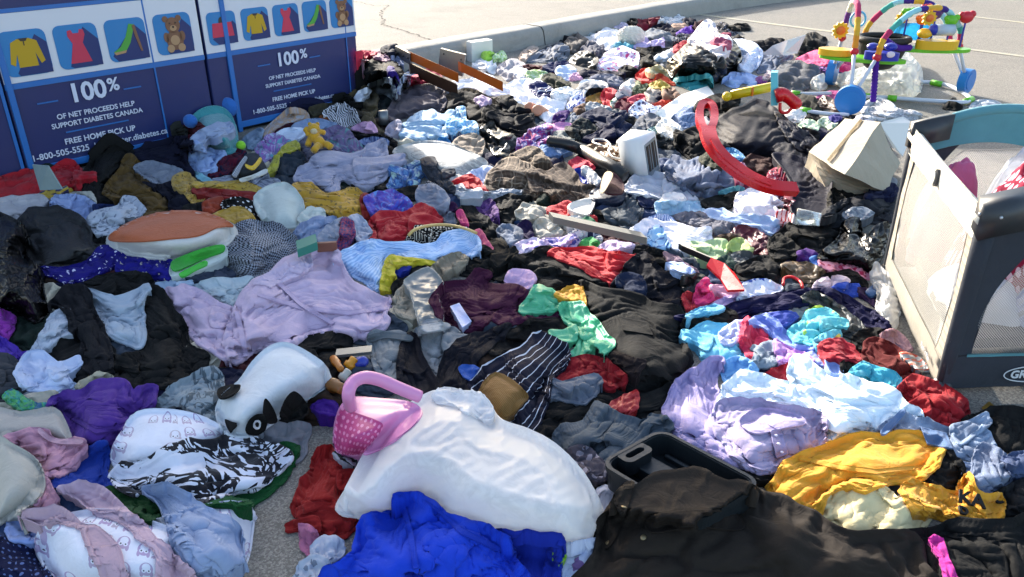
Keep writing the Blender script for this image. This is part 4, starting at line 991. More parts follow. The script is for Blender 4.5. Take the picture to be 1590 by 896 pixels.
c('blouse','maroon satin blouse, left of the black fleece','1133,364 1143,352 1164,350 1186,363 1201,385 1189,395 1171,393 1154,379','5a1428~.4',amp=1.5)
c('rag','brown strip, left of the maroon satin blouse','1107,371 1130,362 1150,365 1137,377','44342c')
c('trousers','pastel green trousers, below the white long sleeved shirt','1073,394 1093,376 1118,370 1132,377 1129,391 1113,405 1084,401','a8c08c',k=1.2)
c('top','lime top, right of the pastel green trousers','1127,381 1144,368 1160,375 1167,389 1146,395','b4c878')
c('rag','patterned grey rag, below the lime top','1127,404 1144,390 1169,392 1167,407 1139,411','55585a:spots:8c8e8a:.03:.6')
c('rag','bottle green rag, left of the black cap with white rim','1109,405 1128,396 1142,407 1151,418 1123,415','1c3430')
c('cap','black cap with white rim, right of the red blade','1139,417 1168,400 1192,396 1212,404 1215,415 1209,439 1180,437 1149,435','1a1a1b',k=1.5)
c('fleece','black fleece, peaked, above the brown leather bag','1191,376 1203,359 1226,346 1248,338 1273,346 1301,361 1293,380 1271,395 1248,391 1226,401 1203,397 1194,384','100f10',k=1.4)
c('cuff','dark sleeve of the black fleece','1193,378 1211,362 1243,384 1243,397 1203,401','181615',cat='sleeve')
c('rag','purple rag, below the black fleece','1237,393 1252,386 1270,394 1255,405','44206c')
c('rag','sky blue rag, right of the brown leather bag','1257,403 1272,396 1293,419 1278,423','4c84cc')
c('blouse','pink and white print blouse, below the knotted bin bag','1271,401 1307,398 1352,418 1355,435 1316,431 1285,420','d88aa0:spots:a01c48:.04:.65')
c('bin_bag','knotted black bin bag, left of the playard','1270,399 1299,369 1309,344 1334,338 1342,364 1360,349 1380,345 1376,382 1368,403 1352,418 1323,408',bagfilm('08080a',1,.15,wr=1.4),cat='bin bag',fold='p',k=1.5,amp=.9)
c('bag','brown leather bag, below the purple rag','1213,411 1252,406 1283,422 1260,441 1231,429','5c4830~.45')
c('strap','black strap bundle, above the navy fleece','1248,448 1280,426 1318,418 1342,431 1348,448 1320,443 1297,432 1270,443','141416',cat='straps',corners=(0,2,4,6))
c('shirt','pink white shirt, above the navy fleece','1262,450 1269,434 1300,427 1321,436 1298,449 1286,454','d0bcc8')
c('shirt','cobalt blue shirt, above the navy fleece','1286,453 1308,438 1333,441 1340,456 1324,461','2c4cb0')
c('rag','plum rag, right of the cobalt blue shirt','1332,446 1351,449 1364,462 1362,478 1341,464','2c1c3c')
c('glove','blue rubber glove finger, beside the white plastic bag','1345,452 1368,434 1375,439 1360,459','3c5c88~.4',k=1.4)
c('bag','white plastic bag, leaning on the playard','1351,431 1358,406 1373,418 1395,439 1399,467 1394,506 1380,514 1365,501 1359,480 1362,454',bagfilm('e2e2e0',.85,.3),fold='p',k=1.5)
# --- black coats and red top, centre
c('trousers','black trousers sleeve, right of the light blue knit shirt','705,422 729,394 752,378 771,392 799,398 798,420 777,435 745,431','0e0e11')
c('coat','black coat back, upper part, behind the red shirt','794,404 830,384 862,386 907,411 952,438 962,462 905,458 860,451 829,443 803,428','0e0f14',fold='d',ang=30)
c('lace_top','black lace top, right of the red shirt','957,393 987,379 1031,389 1037,409 1010,404','0e0e10',cat='top')
c('rag','bright green rag, above the red shirt','900,382 909,369 928,372 935,392 917,395','3c9c4c')
c('shirt','pale mauve shirt, right of the bright green rag','928,383 949,372 967,375 987,381 965,392 936,394','b8a4c0')
c('shirt','bright red shirt, across the black coat','851,392 884,380 921,382 955,392 987,392 991,405 974,416 960,444 920,427 889,410','c01420',fold='d',ang=25,k=1.1)
c('jacket','black navy jacket, right of the red shirt','951,443 973,410 994,392 1012,403 1036,426 1060,447 1063,484 1010,473 979,464','0f141f')
c('jeans','inky blue denim, below the red shirt','954,435 970,423 997,428 1003,458 974,461','16233c')
c('shirt','mauve strap top, left of the red blade','1030,392 1055,400 1090,425 1106,446 1094,450 1070,430 1040,412','6a5468')
c('shirt','pale blue shirt, left of the red blade','1034,408 1060,408 1082,424 1066,430 1045,422','a4b8e0')
c('glove','black leather glove, left of the hot pink top','1058,430 1085,424 1096,434 1080,452 1062,452','0f0f10~.4')
c('coat','big black coat, main part, in the middle of the heap','896,440 950,443 1012,463 1048,478 1069,500 1076,547 1059,594 1000,616 957,606 946,565 921,522 901,482','0d0e12',fold='d',ang=55,k=1.1)
c('trousers','black trousers, under the big black coat','806,668 838,618 860,600 900,592 950,600 1000,610 1045,590 1050,640 1010,660 960,640 905,660 860,692 835,695','0a0a0c',fold='d',ang=20)
# --- right, colours
c('rag','scarlet rag, left of the hot pink top','1058,460 1072,452 1094,470 1090,483 1067,483','b0202c')
c('top','hot pink top, below the red blade','1077,458 1093,430 1108,441 1129,457 1150,462 1127,473 1101,473','d82a6c')
c('shirt','pink and white shirt, below the red blade','1101,444 1128,441 1155,453 1132,462','e0a4bc')
c('shirt','pale lilac shirt, above the navy fleece','1101,474 1126,460 1155,454 1150,469 1129,478','bca0cc')
c('blouse','white blouse with blue floral print, right of the red blade','1149,452 1159,435 1190,433 1217,447 1191,462 1149,470','d0d8ea:floral:3a5ab0:.08')
c('fleece','navy fleece, long arch above the turquoise shirts','1050,488 1126,473 1190,457 1250,446 1292,449 1303,472 1250,475 1190,483 1136,494 1072,497','14163c',k=1.1,fold='d',ang=-12)
c('fleece','navy fleece, right end falling toward the playard','1277,450 1297,449 1337,470 1365,487 1387,509 1372,518 1339,503 1308,482','13153a',cat='fleece')
c('jacket','dark grey jacket lining, under the navy fleece','1243,460 1270,452 1299,469 1343,506 1339,530 1304,518 1279,482','2c3234~.45')
c('jacket','black fleece jacket, with a turquoise hood edge','1056,504 1076,487 1128,478 1145,491 1127,506 1074,509','0d0d0f')
c('rag','turquoise hood edge, on the black fleece jacket','1064,492 1079,479 1110,472 1126,480 1087,491','5ca8c8',cat='hood')
c('hoodie','turquoise hoodie, left of the hot pink shirt','1060,522 1074,505 1126,502 1153,519 1164,546 1152,559 1120,567 1092,562 1077,541','62b4d0',k=1.3)
c('shirt','pale lavender shirt, on the turquoise hoodie','1115,520 1135,500 1160,497 1158,526 1125,534','b4bce0')
c('shirt','hot pink shirt, right of the turquoise hoodie','1152,500 1166,492 1193,520 1177,547 1173,570 1156,553 1147,529','d0244c',fold='d',ang=75)
c('shirt','grey scrunched shirt, below the hot pink shirt','1168,552 1184,529 1204,532 1214,556 1191,570 1172,570','7a8896')
c('shirt','royal blue shirt, above the aqua print shirt','1187,489 1222,482 1241,491 1212,507','3a4ca4')
c('sweater','periwinkle sweater, running down to the white sheet','1160,496 1190,486 1228,513 1271,540 1290,562 1271,567 1226,543 1188,514','8498dc',fold='d',ang=35)
c('shirt','orchid pink shirt, below the periwinkle sweater','1203,527 1227,537 1265,558 1245,565 1222,571 1206,553','bc88cc')
c('rag','lime rag, on the aqua print shirt','1251,484 1273,474 1303,488 1290,494','a8c83c')
c('shirt','aqua print shirt, below the navy fleece','1222,517 1242,502 1256,482 1281,478 1305,494 1300,512 1277,523 1254,535','5cc0cc:spots:a8d860:.06:.3',k=1.3)
c('top','aqua strap top, below the aqua print shirt','1265,525 1302,510 1307,521 1303,556 1281,559 1267,541','58b8cc:spots:e0c850:.06:.35')
c('paper','pale blue card, behind the white sheet','1281,558 1306,556 1309,580 1290,578','8ca8e4~.7',flat=.03,amp=.3)
c('rag','black rag, right of the pale blue card','1306,558 1330,556 1345,575 1328,585 1308,580','0e0e10')
c('sweater','crimson sweater, right of the aqua strap top','1270,536 1297,524 1337,540 1372,571 1367,581 1329,562 1296,557 1276,554','9c1228',fold='d',ang=30)
c('hat','fuzzy black collar, at the end of the grey lining','1323,530 1336,510 1368,510 1374,527 1349,544','101012',cat='collar')
c('shirt','dusty pink shirt, at the foot of the playard','1366,519 1388,510 1416,537 1409,546 1381,534','a47c84')
c('jacket','dark red jacket, in front of the playard','1342,530 1380,528 1412,550 1433,580 1449,602 1420,609 1378,599 1347,573','560c16')
c('strap','silver reflective band, on the dark red jacket','1396,548 1424,551 1445,575 1425,574','a8aaa8:stripe:d05a3c:.04:.3~.3',cat='band')
c('top','teal scrunched top, right of the white sheet','1318,579 1340,560 1365,569 1398,580 1403,599 1386,610 1358,591 1327,589','34a4bc',k=1.3,amp=1.3)
c('sweater','scarlet wool bundle, in front of the playard','1391,602 1417,582 1451,592 1493,608 1507,631 1501,660 1474,665 1436,648 1401,620','8c0f1a',k=1.4,amp=1.2)
c('towel','azure towel, above the lilac shirt','1117,573 1133,556 1160,555 1180,574 1148,584 1125,592','6ca4d8')
c('rag','cherry red rag, left of the white sheet peak','1187,579 1214,567 1229,564 1233,601 1205,591','9c1024')
c('shirt','lilac cotton shirt, left part with long folds','1033,642 1046,600 1079,566 1110,554 1125,561 1119,595 1124,640 1134,682 1153,719 1109,709 1063,694 1037,668','9588b4',fold='d',ang=75,k=1.1,amp=1.2)
c('jeans','black shoe, below the lilac cotton shirt','1150,728 1170,718 1205,722 1210,745 1175,750 1155,745','0f0f11',cat='shoe')
c('sheet','white cotton sheet, left fold over the lilac shirt','1115,625 1129,590 1150,575 1185,576 1216,590 1243,600 1274,642 1240,637 1169,624','d4e2ec',fold='d',ang=25)
c('sheet','white cotton sheet, sunlit peak right of the lilac shirt','1225,592 1227,561 1241,553 1263,564 1297,583 1341,585 1378,598 1407,624 1432,643 1402,659 1350,672 1300,683 1281,686 1272,647 1238,617','d8e6f0',k=1.3,fold='d',ang=50,amp=1.2)
c('shirt','lilac cotton shirt, right part with rumpled collar','1108,632 1134,616 1165,617 1200,623 1242,629 1277,637 1287,663 1281,692 1247,704 1216,726 1169,731 1127,694 1106,658','a094b4',k=1.2,amp=1.3)
c('coat','black coat, at the right edge below the playard','1496,650 1538,632 1605,638 1605,706 1558,706 1522,671','0c0b0c')
c('jeans','faded blue jeans, below the white sheet','1363,667 1397,634 1429,645 1476,662 1530,662 1549,701 1549,725 1524,725 1489,708 1462,691 1423,681','40587a:denim:8aa4c4',k=1.2,fold='d',ang=25)
c('jeans','light denim cuff, below the faded jeans','1488,716 1550,728 1548,748 1509,745','6a80a4:denim:9cb0cc')
c('jeans','blue jeans leg, at the right edge','1517,690 1562,703 1572,730 1568,751 1546,765 1508,758','34486c:denim:5c7498')
c('jeans','denim scrap, touching the right edge','1564,706 1605,698 1605,736 1572,738','3c4a6a')
c('rag','dark grey rag, at the right edge below the denim','1545,765 1605,742 1605,800 1560,806','1c1c1e')
c('lining','black lining, inside the yellow sweatshirt','1425,740 1468,693 1492,713 1499,740 1483,762 1450,752','0e0d0c',k=1.2)
c('shirt','cream shirt, bunched under the yellow sweatshirt','1264,802 1288,761 1330,749 1368,751 1387,772 1405,762 1447,788 1434,820 1390,830 1330,825 1288,817','d2c290',k=1.2)
c('sweatshirt','yellow sweatshirt, large, sunlit at the lower right','1193,754 1231,706 1283,685 1357,668 1426,669 1472,690 1448,727 1427,748 1371,757 1324,754 1291,764 1266,802 1222,793','d49404',k=1.2,fold='d',ang=-35,key='yellow')
c('cuff','yellow sweatshirt sleeve, with black lettering','1398,762 1424,741 1452,752 1486,759 1506,736 1530,762 1555,766 1562,792 1548,812 1490,810 1448,804 1418,793','d09006',cat='sleeve',k=1.2,key='ysleeve')
c('trousers','black trousers, at the bottom right corner','1376,834 1430,815 1490,803 1560,806 1605,800 1605,930 1440,930 1418,882','141312',amp=1.1)
c('ribbon','magenta ribbon, on the black trousers at the bottom','1442,834 1463,836 1488,893 1490,908 1472,908 1456,866','b81a84',cat='ribbon')
# --- light blue knit, lilac fleece
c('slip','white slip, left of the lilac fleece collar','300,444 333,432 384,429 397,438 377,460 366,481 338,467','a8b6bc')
c('trousers','black trousers, under the lilac fleece above the panda','436,543 480,520 548,512 544,542 518,584 500,600 478,563','0b0c12')
c('shirt','light blue knit shirt, with a yellow collar trim','514,407 532,386 560,375 600,373 670,375 694,361 724,355 748,372 743,391 709,395 671,408 640,405 608,401 599,419 596,451 578,452 554,435 529,427','8fb0dc:stripe:b4cdec:.016:.5',k=1.2,amp=.8)
c('cuff','navy neck lining of the light blue knit','604,424 613,409 640,409 628,425 611,429','1c2a80',cat='lining')
c('trim','yellow collar trim, upright part on the light blue knit','590,449 594,418 604,397 620,402 614,420 616,432 611,449','c4b40c',corners=(0,2,3,6),k=.8)
c('trim','yellow collar trim, long part on the light blue knit','604,397 640,400 671,403 676,412 640,410 612,410','c0b00c',corners=(0,2,3,5),k=.8)
c('rag','dark rag, under the yellow collar trim','608,450 616,434 640,424 660,412 672,418 660,432 635,440 622,468','0f1018')
c('fabric_bag','beige pleated bag, left of the clear pouch','608,464 626,441 640,446 646,472 652,491 627,494 611,480','8c8474',cat='bag',amp=1.5,fold='d',ang=60)
c('fabric_bag','beige straw purse, behind the maroon fleece','667,416 696,395 718,393 727,405 698,433 679,433','8a7e6a',cat='purse',amp=1.6)
c('pouch','clear plastic zip pouch, left of the maroon fleece','627,434 665,414 689,438 679,449 689,500 654,508 635,452',bagfilm('9aa0a2',.7,.2),fold='p',k=.8,flat=.08,amp=.6)
c('fleece','lilac fleece, left sleeve beside the white lined coat','254,447 275,445 300,442 321,453 364,478 375,500 369,531 352,560 319,543 298,522 285,492 267,472','b6a0b8',k=1.1)
c('fleece','lilac fleece, big body in the left middle','360,482 373,458 393,437 434,412 477,385 517,392 521,404 553,432 586,452 611,452 610,471 599,484 600,496 562,514 515,518 444,535 410,548 366,561 347,532 351,502','bca6be',k=.9,amp=1.7)
c('cuff','folded collar flap of the lilac fleece','392,438 434,412 460,393 479,385 485,411 461,428 420,443','bcaac2',cat='collar',k=.8)
c('rag','dark blue cloth, under the lilac fleece by the panda','318,584 350,571 379,578 355,600','151a30')
# --- centre front
c('cloth','pink crumpled cloth, right of the maroon fleece','781,433 796,417 821,419 834,434 819,450 796,444','c09cc0')
c('fleece','maroon fleece, plush, with a white tag','668,462 686,436 720,430 738,418 762,424 760,438 800,444 821,456 813,480 775,495 720,513 688,503 673,482','400c30',k=1.2,amp=.8,key='maroon')
c('cuff','rolled sleeve of the maroon fleece','764,492 789,476 835,478 867,475 874,488 856,501 800,505 774,503','420e32',cat='sleeve',k=1.4)
c('tag','white paper tag, on the maroon fleece','699,475 713,470 732,498 718,508','b8c0e4~.6',flat=.012,amp=.2,fold='s',sharp=True)
c('sweater','mint green satin top, left part','805,483 830,444 855,449 880,463 873,474 859,484 833,487','4cae80~.5',cat='top',k=1.1)
c('sweater','rolled yellow cloth, beside the mint green top','861,456 880,444 904,445 911,476 891,474 873,467','c8900c',cat='cloth',k=1.4)
c('trousers','dark plum trousers, between maroon fleece and striped cloth','757,543 786,515 813,498 861,495 898,512 900,540 878,533 848,520 801,536 776,550','1a1018',fold='d',ang=-25)
c('sweater','dark maroon knit sleeve, below the mint green top','925,539 938,530 966,548 1003,560 987,584 966,573','1e0e1a',cat='sleeve')
c('top','mint green satin top, right part hanging over the black coat','868,476 884,466 906,470 924,491 948,520 953,536 926,556 894,560 882,552 894,530 882,502','54b888~.5',k=1.2,fold='d',ang=55,amp=1.2)
c('shirt','red sweatshirt, right of the striped cloth','847,604 866,568 890,553 932,553 968,575 972,592 946,608 924,586 892,604 854,619','86101c',k=1.2)
c('shirt','folded grey shirt, under the red sweatshirt','851,613 867,595 922,578 934,598 910,626 880,624','5a6270')
c('trousers','grey trousers, left of the dark jeans','571,518 600,513 637,518 639,531 631,542 623,572 614,594 588,584 577,553','70767a',fold='d',ang=70)
c('trousers','light grey rain trousers, between the jeans legs','643,524 654,500 680,495 698,506 725,524 694,545 683,594 657,563','84878a',k=1.2)
c('jeans','dark indigo jeans, left leg','616,599 623,534 645,518 661,560 681,590 693,615 665,622 638,614','12161f',fold='d',ang=65)
c('jeans','dark indigo jeans, right leg looping to the striped cloth','673,604 687,554 710,526 765,507 795,502 774,530 739,561 749,590 752,616 710,624 683,620','11151f',fold='d',ang=-40,k=1.2)
c('cloth','cobalt rag, beside the brown cuff','712,570 725,565 745,572 738,590 722,586','2450a0')
c('trousers','navy cloth with white pinstripes, in the centre front','727,589 755,558 793,541 841,516 881,531 878,565 862,592 848,626 820,671 785,653 741,610','20202e:stripe:c4c8d4:.042:.10',k=1.2,fold='d',ang=70,cat='cloth')
c('cuff','tan knit cuff, on the pinstriped cloth','743,612 770,577 818,609 810,627 789,647 769,648','84602c:stripe:6a4a20:.008:.4',cat='cuff',k=1.1,fold='s')
c('strap','tangled red strap, above the black tool case','945,632 954,619 975,610 990,606 993,621 985,643 965,648 948,643','a01018~.5',cat='strap',amp=1.6)
c('sweater','slate grey sweater, bunched behind the tool case','858,680 879,653 905,653 924,623 941,626 959,643 995,646 1013,638 1044,663 1002,688 972,708 934,744 906,739 902,703 884,709','48525c',k=1.2,amp=1.4)
# --- left front
c('glove','magenta glove, at the left edge','-20,480 16,483 24,499 16,522 5,526 -20,518','8a2c98')
c('glove','purple glove, at the left edge below the magenta one','-20,518 16,529 35,545 51,543 42,558 15,556 -20,551','4a2c9c')
c('sweater','dark grey ribbed sweater, at the left edge','-20,550 21,553 29,578 43,598 34,612 -20,619','34363c',fold='d',ang=10)
c('coat','black coat with white lining, ring on the right','214,501 217,470 233,442 259,455 287,498 295,527 319,541 322,559 297,586 257,599 213,604 177,588 187,545 212,535','0a0b10',k=1.2,fold='d',ang=60)
c('coat','black coat with white lining, lower left part','62,548 111,513 150,510 177,540 183,588 150,592 116,594','0b0b0f',fold='d',ang=-20)
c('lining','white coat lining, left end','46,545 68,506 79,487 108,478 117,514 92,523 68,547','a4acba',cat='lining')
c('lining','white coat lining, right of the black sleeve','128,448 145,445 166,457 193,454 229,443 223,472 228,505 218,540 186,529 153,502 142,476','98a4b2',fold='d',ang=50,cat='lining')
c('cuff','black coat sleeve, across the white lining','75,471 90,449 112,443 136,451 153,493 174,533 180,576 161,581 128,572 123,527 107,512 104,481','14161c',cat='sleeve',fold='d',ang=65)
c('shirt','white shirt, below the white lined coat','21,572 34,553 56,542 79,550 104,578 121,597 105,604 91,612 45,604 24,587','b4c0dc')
c('blouse','cream ruffled blouse, above the purple fleece','117,597 139,583 155,575 177,587 151,601 125,606','a8a088',amp=1.5)
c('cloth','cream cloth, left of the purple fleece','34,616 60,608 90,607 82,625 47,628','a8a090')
c('scarf','teal green print scarf, left of the purple fleece','2,616 19,603 33,609 52,623 80,623 74,633 34,638','2c8490:tie:4c9c50:.05:.5:28547a')
c('trousers','grey green leaf print cloth, left of the panda','240,628 256,599 281,590 308,578 332,568 349,590 338,641 342,664 310,644 279,628 259,633','7c8890:floral:4a565e:.08',cat='cloth',amp=1.2)
c('fleece','purple fleece, folded, above the owl pillow','76,627 98,607 131,596 166,585 194,588 207,604 215,598 244,598 239,623 217,645 211,662 193,683 180,704 150,694 108,694 97,667 93,642','4c2c80',k=1.2)
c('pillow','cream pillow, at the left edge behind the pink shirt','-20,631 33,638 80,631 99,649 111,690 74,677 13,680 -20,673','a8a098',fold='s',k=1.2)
c('shirt','deep blue shirt, left of the floral cloth','70,750 96,728 133,694 166,682 170,730 178,757 127,752 86,756','16348c',fold='d',ang=-40)
c('shirt','navy dotted shirt, at the bottom left corner','-20,826 13,834 57,836 72,878 96,910 -20,910','101c3c:dots:5a6c9c:.02:.4')
c('shirt','light blue shirt, below the cream pillow','7,816 33,790 80,808 60,841 21,841','8498cc')
c('pillow','white nursing pillow with lilac owls, upper lobe','172,703 188,669 213,638 268,635 322,648 359,676 342,704 300,724 250,738 188,729','d8dae6:owls:a898b8:.085:.5:b8aeb8',fold='s',k=1.5,key='owl_a')
c('pillow','white nursing pillow with lilac owls, right lobe','220,813 268,798 320,782 387,780 390,831 379,877 352,904 300,914 257,893 236,851','d4d6e2:owls:a898b8:.085:.5:b8aeb8',fold='s',k=1.3,key='owl_b')
c('pillow','white nursing pillow with lilac owls, lower left lobe','54,845 72,811 113,794 167,790 235,807 284,829 294,860 284,909 230,930 138,924 87,898','d8dae6:owls:a890b8:.085:.5:b0a4b4',fold='s',k=1.5,key='owl_c')
c('cloth','green hem, right edge of the black and white floral cloth','308,781 380,758 415,745 438,713 434,685 464,692 457,722 440,750 389,788 333,785','144a24',corners=(0,4,5,9),cat='hem',k=.8)
c('cloth','dark green cloth, between floral cloth and grey shirt','160,758 187,754 219,764 252,781 252,800 221,812 199,800 169,776','143a1a')
c('cloth','white cloth with black leaf print, beside the asphalt gap','167,738 188,714 225,710 255,690 295,679 335,683 370,672 400,673 427,686 447,702 444,720 419,748 380,762 330,774 284,772 238,762 183,756','d4d6e2:floral:14151f:.06:.8',k=1.1,fold='d',ang=-8)
c('shirt','grey marl shirt, on the owl pillow','217,755 251,744 289,761 309,781 353,801 375,826 375,866 350,894 300,898 275,859 261,811 245,779','7c8cac:heather:8c9cbc:.02',fold='d',ang=55,k=1.1)
c('shirt','pale pink shirt, lower end beside the cream pillow','60,739 82,752 91,777 83,800 57,814 29,790','a8788c')
c('shirt','pale pink shirt, beside the cream pillow','3,678 60,662 85,678 125,679 135,696 117,726 84,739 62,733 41,705','b88498',k=1.2)
c('strap','pale pink sleeve, right band over the owl pillow','90,752 134,745 168,764 236,821 271,855 315,910 248,910 234,852 189,817 142,796 112,773','b89cac',cat='sleeve',corners=(0,1,5,6),fold='d',ang=45)
c('strap','pale pink sleeve, left band over the owl pillow','29,795 84,784 128,807 163,827 190,862 200,910 161,910 131,847 105,813 58,811','b0929f',cat='sleeve',corners=(0,1,5,6),fold='d',ang=45)
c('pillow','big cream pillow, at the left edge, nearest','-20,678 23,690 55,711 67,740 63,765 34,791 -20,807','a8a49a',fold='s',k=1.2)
# --- front
c('shirt','red bandana print shirt, left of the white plastic bag','458,760 482,728 492,692 514,686 523,702 544,720 537,749 544,776 558,793 520,809 460,804','86060f',k=1.2)
c('shirt','deep red shirt, below the red bandana print shirt','461,792 500,777 548,793 554,822 520,844 488,838 466,818','80060e')
c('sock','pink knit sock, below the red shirts','464,812 490,823 498,851 480,866 466,847','a86080')
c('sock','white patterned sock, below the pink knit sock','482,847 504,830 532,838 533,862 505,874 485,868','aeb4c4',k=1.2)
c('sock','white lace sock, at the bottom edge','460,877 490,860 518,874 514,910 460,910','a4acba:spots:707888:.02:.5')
c('hat','purple felt scrap, on the asphalt by the panda','482,631 499,619 520,623 529,640 511,645 494,643','3c1a78',cat='cloth')
c('scrunchie','black and white scrunchie, under the pink toy basket','516,704 534,694 551,694 562,705 547,721 529,715','9a9aa4:zebra:141418:.02:.5',k=1.4)
c('rag','grey print rag, left of the tool case','880,700 905,690 930,705 950,735 930,750 905,735','4a4650:spots:8a8490:.03:.6')
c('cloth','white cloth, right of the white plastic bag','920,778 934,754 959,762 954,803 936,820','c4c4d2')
c('plastic_bag','big white plastic bag, stuffed with pillows','522,788 543,744 573,689 598,653 638,623 672,606 700,606 747,610 777,648 821,665 862,687 903,727 932,779 937,817 919,844 880,853 829,845 779,834 738,820 689,800 649,771 600,795 557,800',bagfilm('f8f8f8',.95,.4,wr=.22),cat='plastic bag',fold='p',k=1.6,amp=.2,res=1.2)
c('film','gathered mouth of the big white plastic bag','668,612 690,600 725,606 752,612 770,642 752,652 728,640 700,630 678,626',bagfilm('eef0f4',.93,.25),cat='bag mouth',fold='p',k=.5,amp=1.3)
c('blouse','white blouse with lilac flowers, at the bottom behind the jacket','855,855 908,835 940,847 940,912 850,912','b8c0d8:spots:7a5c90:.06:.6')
c('rag','lime rag, beside the royal blue fleece','858,844 872,838 880,864 866,872','7cb01c')
c('fleece','royal blue fleece, right end beside the jacket','750,824 800,822 870,832 870,862 860,915 776,915 781,850','0e2a94',fold='d',ang=30)
c('fleece','royal blue fleece, large, at the bottom centre','512,915 538,848 563,801 604,796 611,767 640,757 668,773 683,797 722,800 763,812 794,838 804,862 794,915','123cc0',k=1.4,amp=1.6)
c('jacket','black brown jacket with snap buttons, at the bottom right','920,850 936,790 955,752 1000,738 1060,735 1130,743 1192,751 1239,778 1294,812 1344,818 1404,825 1446,868 1456,935 916,935','29231e~.8',k=.85,amp=1.3,key='jacket')

# ------------------------------------------------------------------ rags in the gaps, then everything in order
def raster(P, XX, YY):
    ins = np.zeros(XX.shape, bool)
    for i in range(len(P)):
        x0, y0 = P[i-1]; x1, y1 = P[i]
        if y0 == y1: continue
        cr = ((y0 > YY) != (y1 > YY)) & (XX < (x1-x0)*(YY-y0)/(y1-y0)+x0)
        ins ^= cr
    return ins
def poly(s): return np.array([float(t) for t in s.replace(',', ' ').split()]).reshape(-1, 2)
gy, gx = np.mgrid[0:ZH, 0:ZW]; XX = gx*ZS+ZX0+ZS/2.; YY = gy*ZS+ZY0+ZS/2.
heap = raster(poly('-30,275 120,262 290,235 420,190 560,140 560,90 620,95 700,140 790,130 850,142 950,134 1000,148 1060,172 1110,150 1200,170 1330,190 1350,200 1385,300 1360,420 1400,520 1440,590 1500,660 1605,640 1605,905 930,905 880,860 560,810 470,780 530,700 660,610 640,600 560,600 500,620 440,690 440,720 380,770 385,880 300,905 -30,905'), XX, YY)
heap |= raster(poly('880,100 900,60 960,35 1060,30 1100,50 1060,110 1000,140 960,120'), XX, YY)
heap &= ~raster(poly('372,905 395,790 440,745 470,690 505,610 540,610 530,690 500,730 470,770 465,905'), XX, YY)
cov = np.zeros(XX.shape, bool)
for q in Q: cov |= raster(q[3], XX, YY)
rg = np.random.RandomState(11)
todo = heap & ~cov
FILL = []
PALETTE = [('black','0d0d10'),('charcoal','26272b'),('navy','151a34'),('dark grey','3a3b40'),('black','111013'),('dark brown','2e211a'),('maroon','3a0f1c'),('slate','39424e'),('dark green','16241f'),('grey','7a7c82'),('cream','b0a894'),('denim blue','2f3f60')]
cents = np.array([q[3].mean(0) for q in Q])
fmask = np.zeros(XX.shape, bool); used = set()
while len(FILL) < 130:
    left = np.argwhere(todo & ~fmask)
    if len(left) < 40: break
    iy, ix = left[rg.randint(len(left))]
    cx, cy = XX[iy, ix], YY[iy, ix]
    r = (12+.045*max(cy, 60))*rg.uniform(.9, 1.3)
    a0 = rg.uniform(0, 6.28); n = 8
    P = np.stack([[cx+r*1.25*rg.uniform(.75, 1.2)*math.cos(a0+k*6.283/n), cy+r*.72*rg.uniform(.75, 1.2)*math.sin(a0+k*6.283/n)] for k in range(n)])
    m = raster(P, XX, YY); fmask |= m
    if (m & todo).sum() < 14: continue
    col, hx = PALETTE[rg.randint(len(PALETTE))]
    d = np.hypot(*(cents-[cx, cy]).T); nb = None
    for j in np.argsort(d)[:6]:
        head = Q[j][1].split(',')[0]
        lab = f'{col} rag under the edge of the {head}'
        if lab not in used and len(lab.split()) <= 16: used.add(lab); nb = lab; break
    if nb is None: continue
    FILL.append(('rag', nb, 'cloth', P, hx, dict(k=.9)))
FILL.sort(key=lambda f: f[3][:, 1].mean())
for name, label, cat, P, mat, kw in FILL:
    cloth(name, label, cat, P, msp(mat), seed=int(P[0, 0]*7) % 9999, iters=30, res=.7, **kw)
CASE = poly('930,722 1027,664 1184,752 1075,812 960,790')
LIMB = dict(shirt='sleeve', sweater='sleeve', jacket='sleeve', hoodie='sleeve', coat='sleeve', sweatshirt='sleeve', trousers='trouser_leg', jeans='trouser_leg', leggings='trouser_leg', dress='skirt', fleece='sleeve', top='strap', blouse='sleeve')
nl = 0
for name, label, cat, P, mat, kw in Q:
    if label.startswith('black brown jacket'): Zmap[:] = np.where(raster(CASE, XX, YY), np.maximum(Zmap, .155), Zmap)
    o = cloth(name, label, cat, P, msp(mat), **kw)
    size = math.sqrt(abs(area(P)))
    rgl = np.random.RandomState(int(P[0, 0]*13+P[0, 1]*7) % 99991)
    if name in LIMB and cat == name and 24 < size < 95 and 'flat' not in kw and rgl.rand() < .55 and not (265 < P[:, 0].mean() < 370 and P[:, 1].mean() < 262):
        # a sleeve or leg that lies across its neighbour
        cx, cy = P.mean(0); sd = rgl.choice([-1, 1]); th = rgl.uniform(-.75, .55); ux, uy = sd*math.cos(th), math.sin(th)*.7; px_, py_ = -uy, ux
        L0, L1, wd = size*.15, size*rgl.uniform(.75, 1.05), size*rgl.uniform(.13, .18); bend = rgl.uniform(-.5, .5)*wd
        q = [(L0, wd*1.2), ((L0+L1)/2, wd+bend), (L1, wd*.75), (L1+wd*.15, 0), (L1, -wd*.75), ((L0+L1)/2, -wd+bend), (L0, -wd*1.2)]
        SLV = np.array([(cx+ux*a+px_*b, cy+uy*a+py_*b) for a, b in q])
        cloth(LIMB[name], None, None, SLV, msp(mat), parent=o, fold='d', ang=math.degrees(math.atan2(uy, ux)), k=.9, amp=1., follow=False, corners=(0, 2, 4, 6), res=.8, seed=int(cx*3) % 9999); nl += 1
print('cloth built', len(FILL), len(Q), nl, round(time.time()-T0, 1))

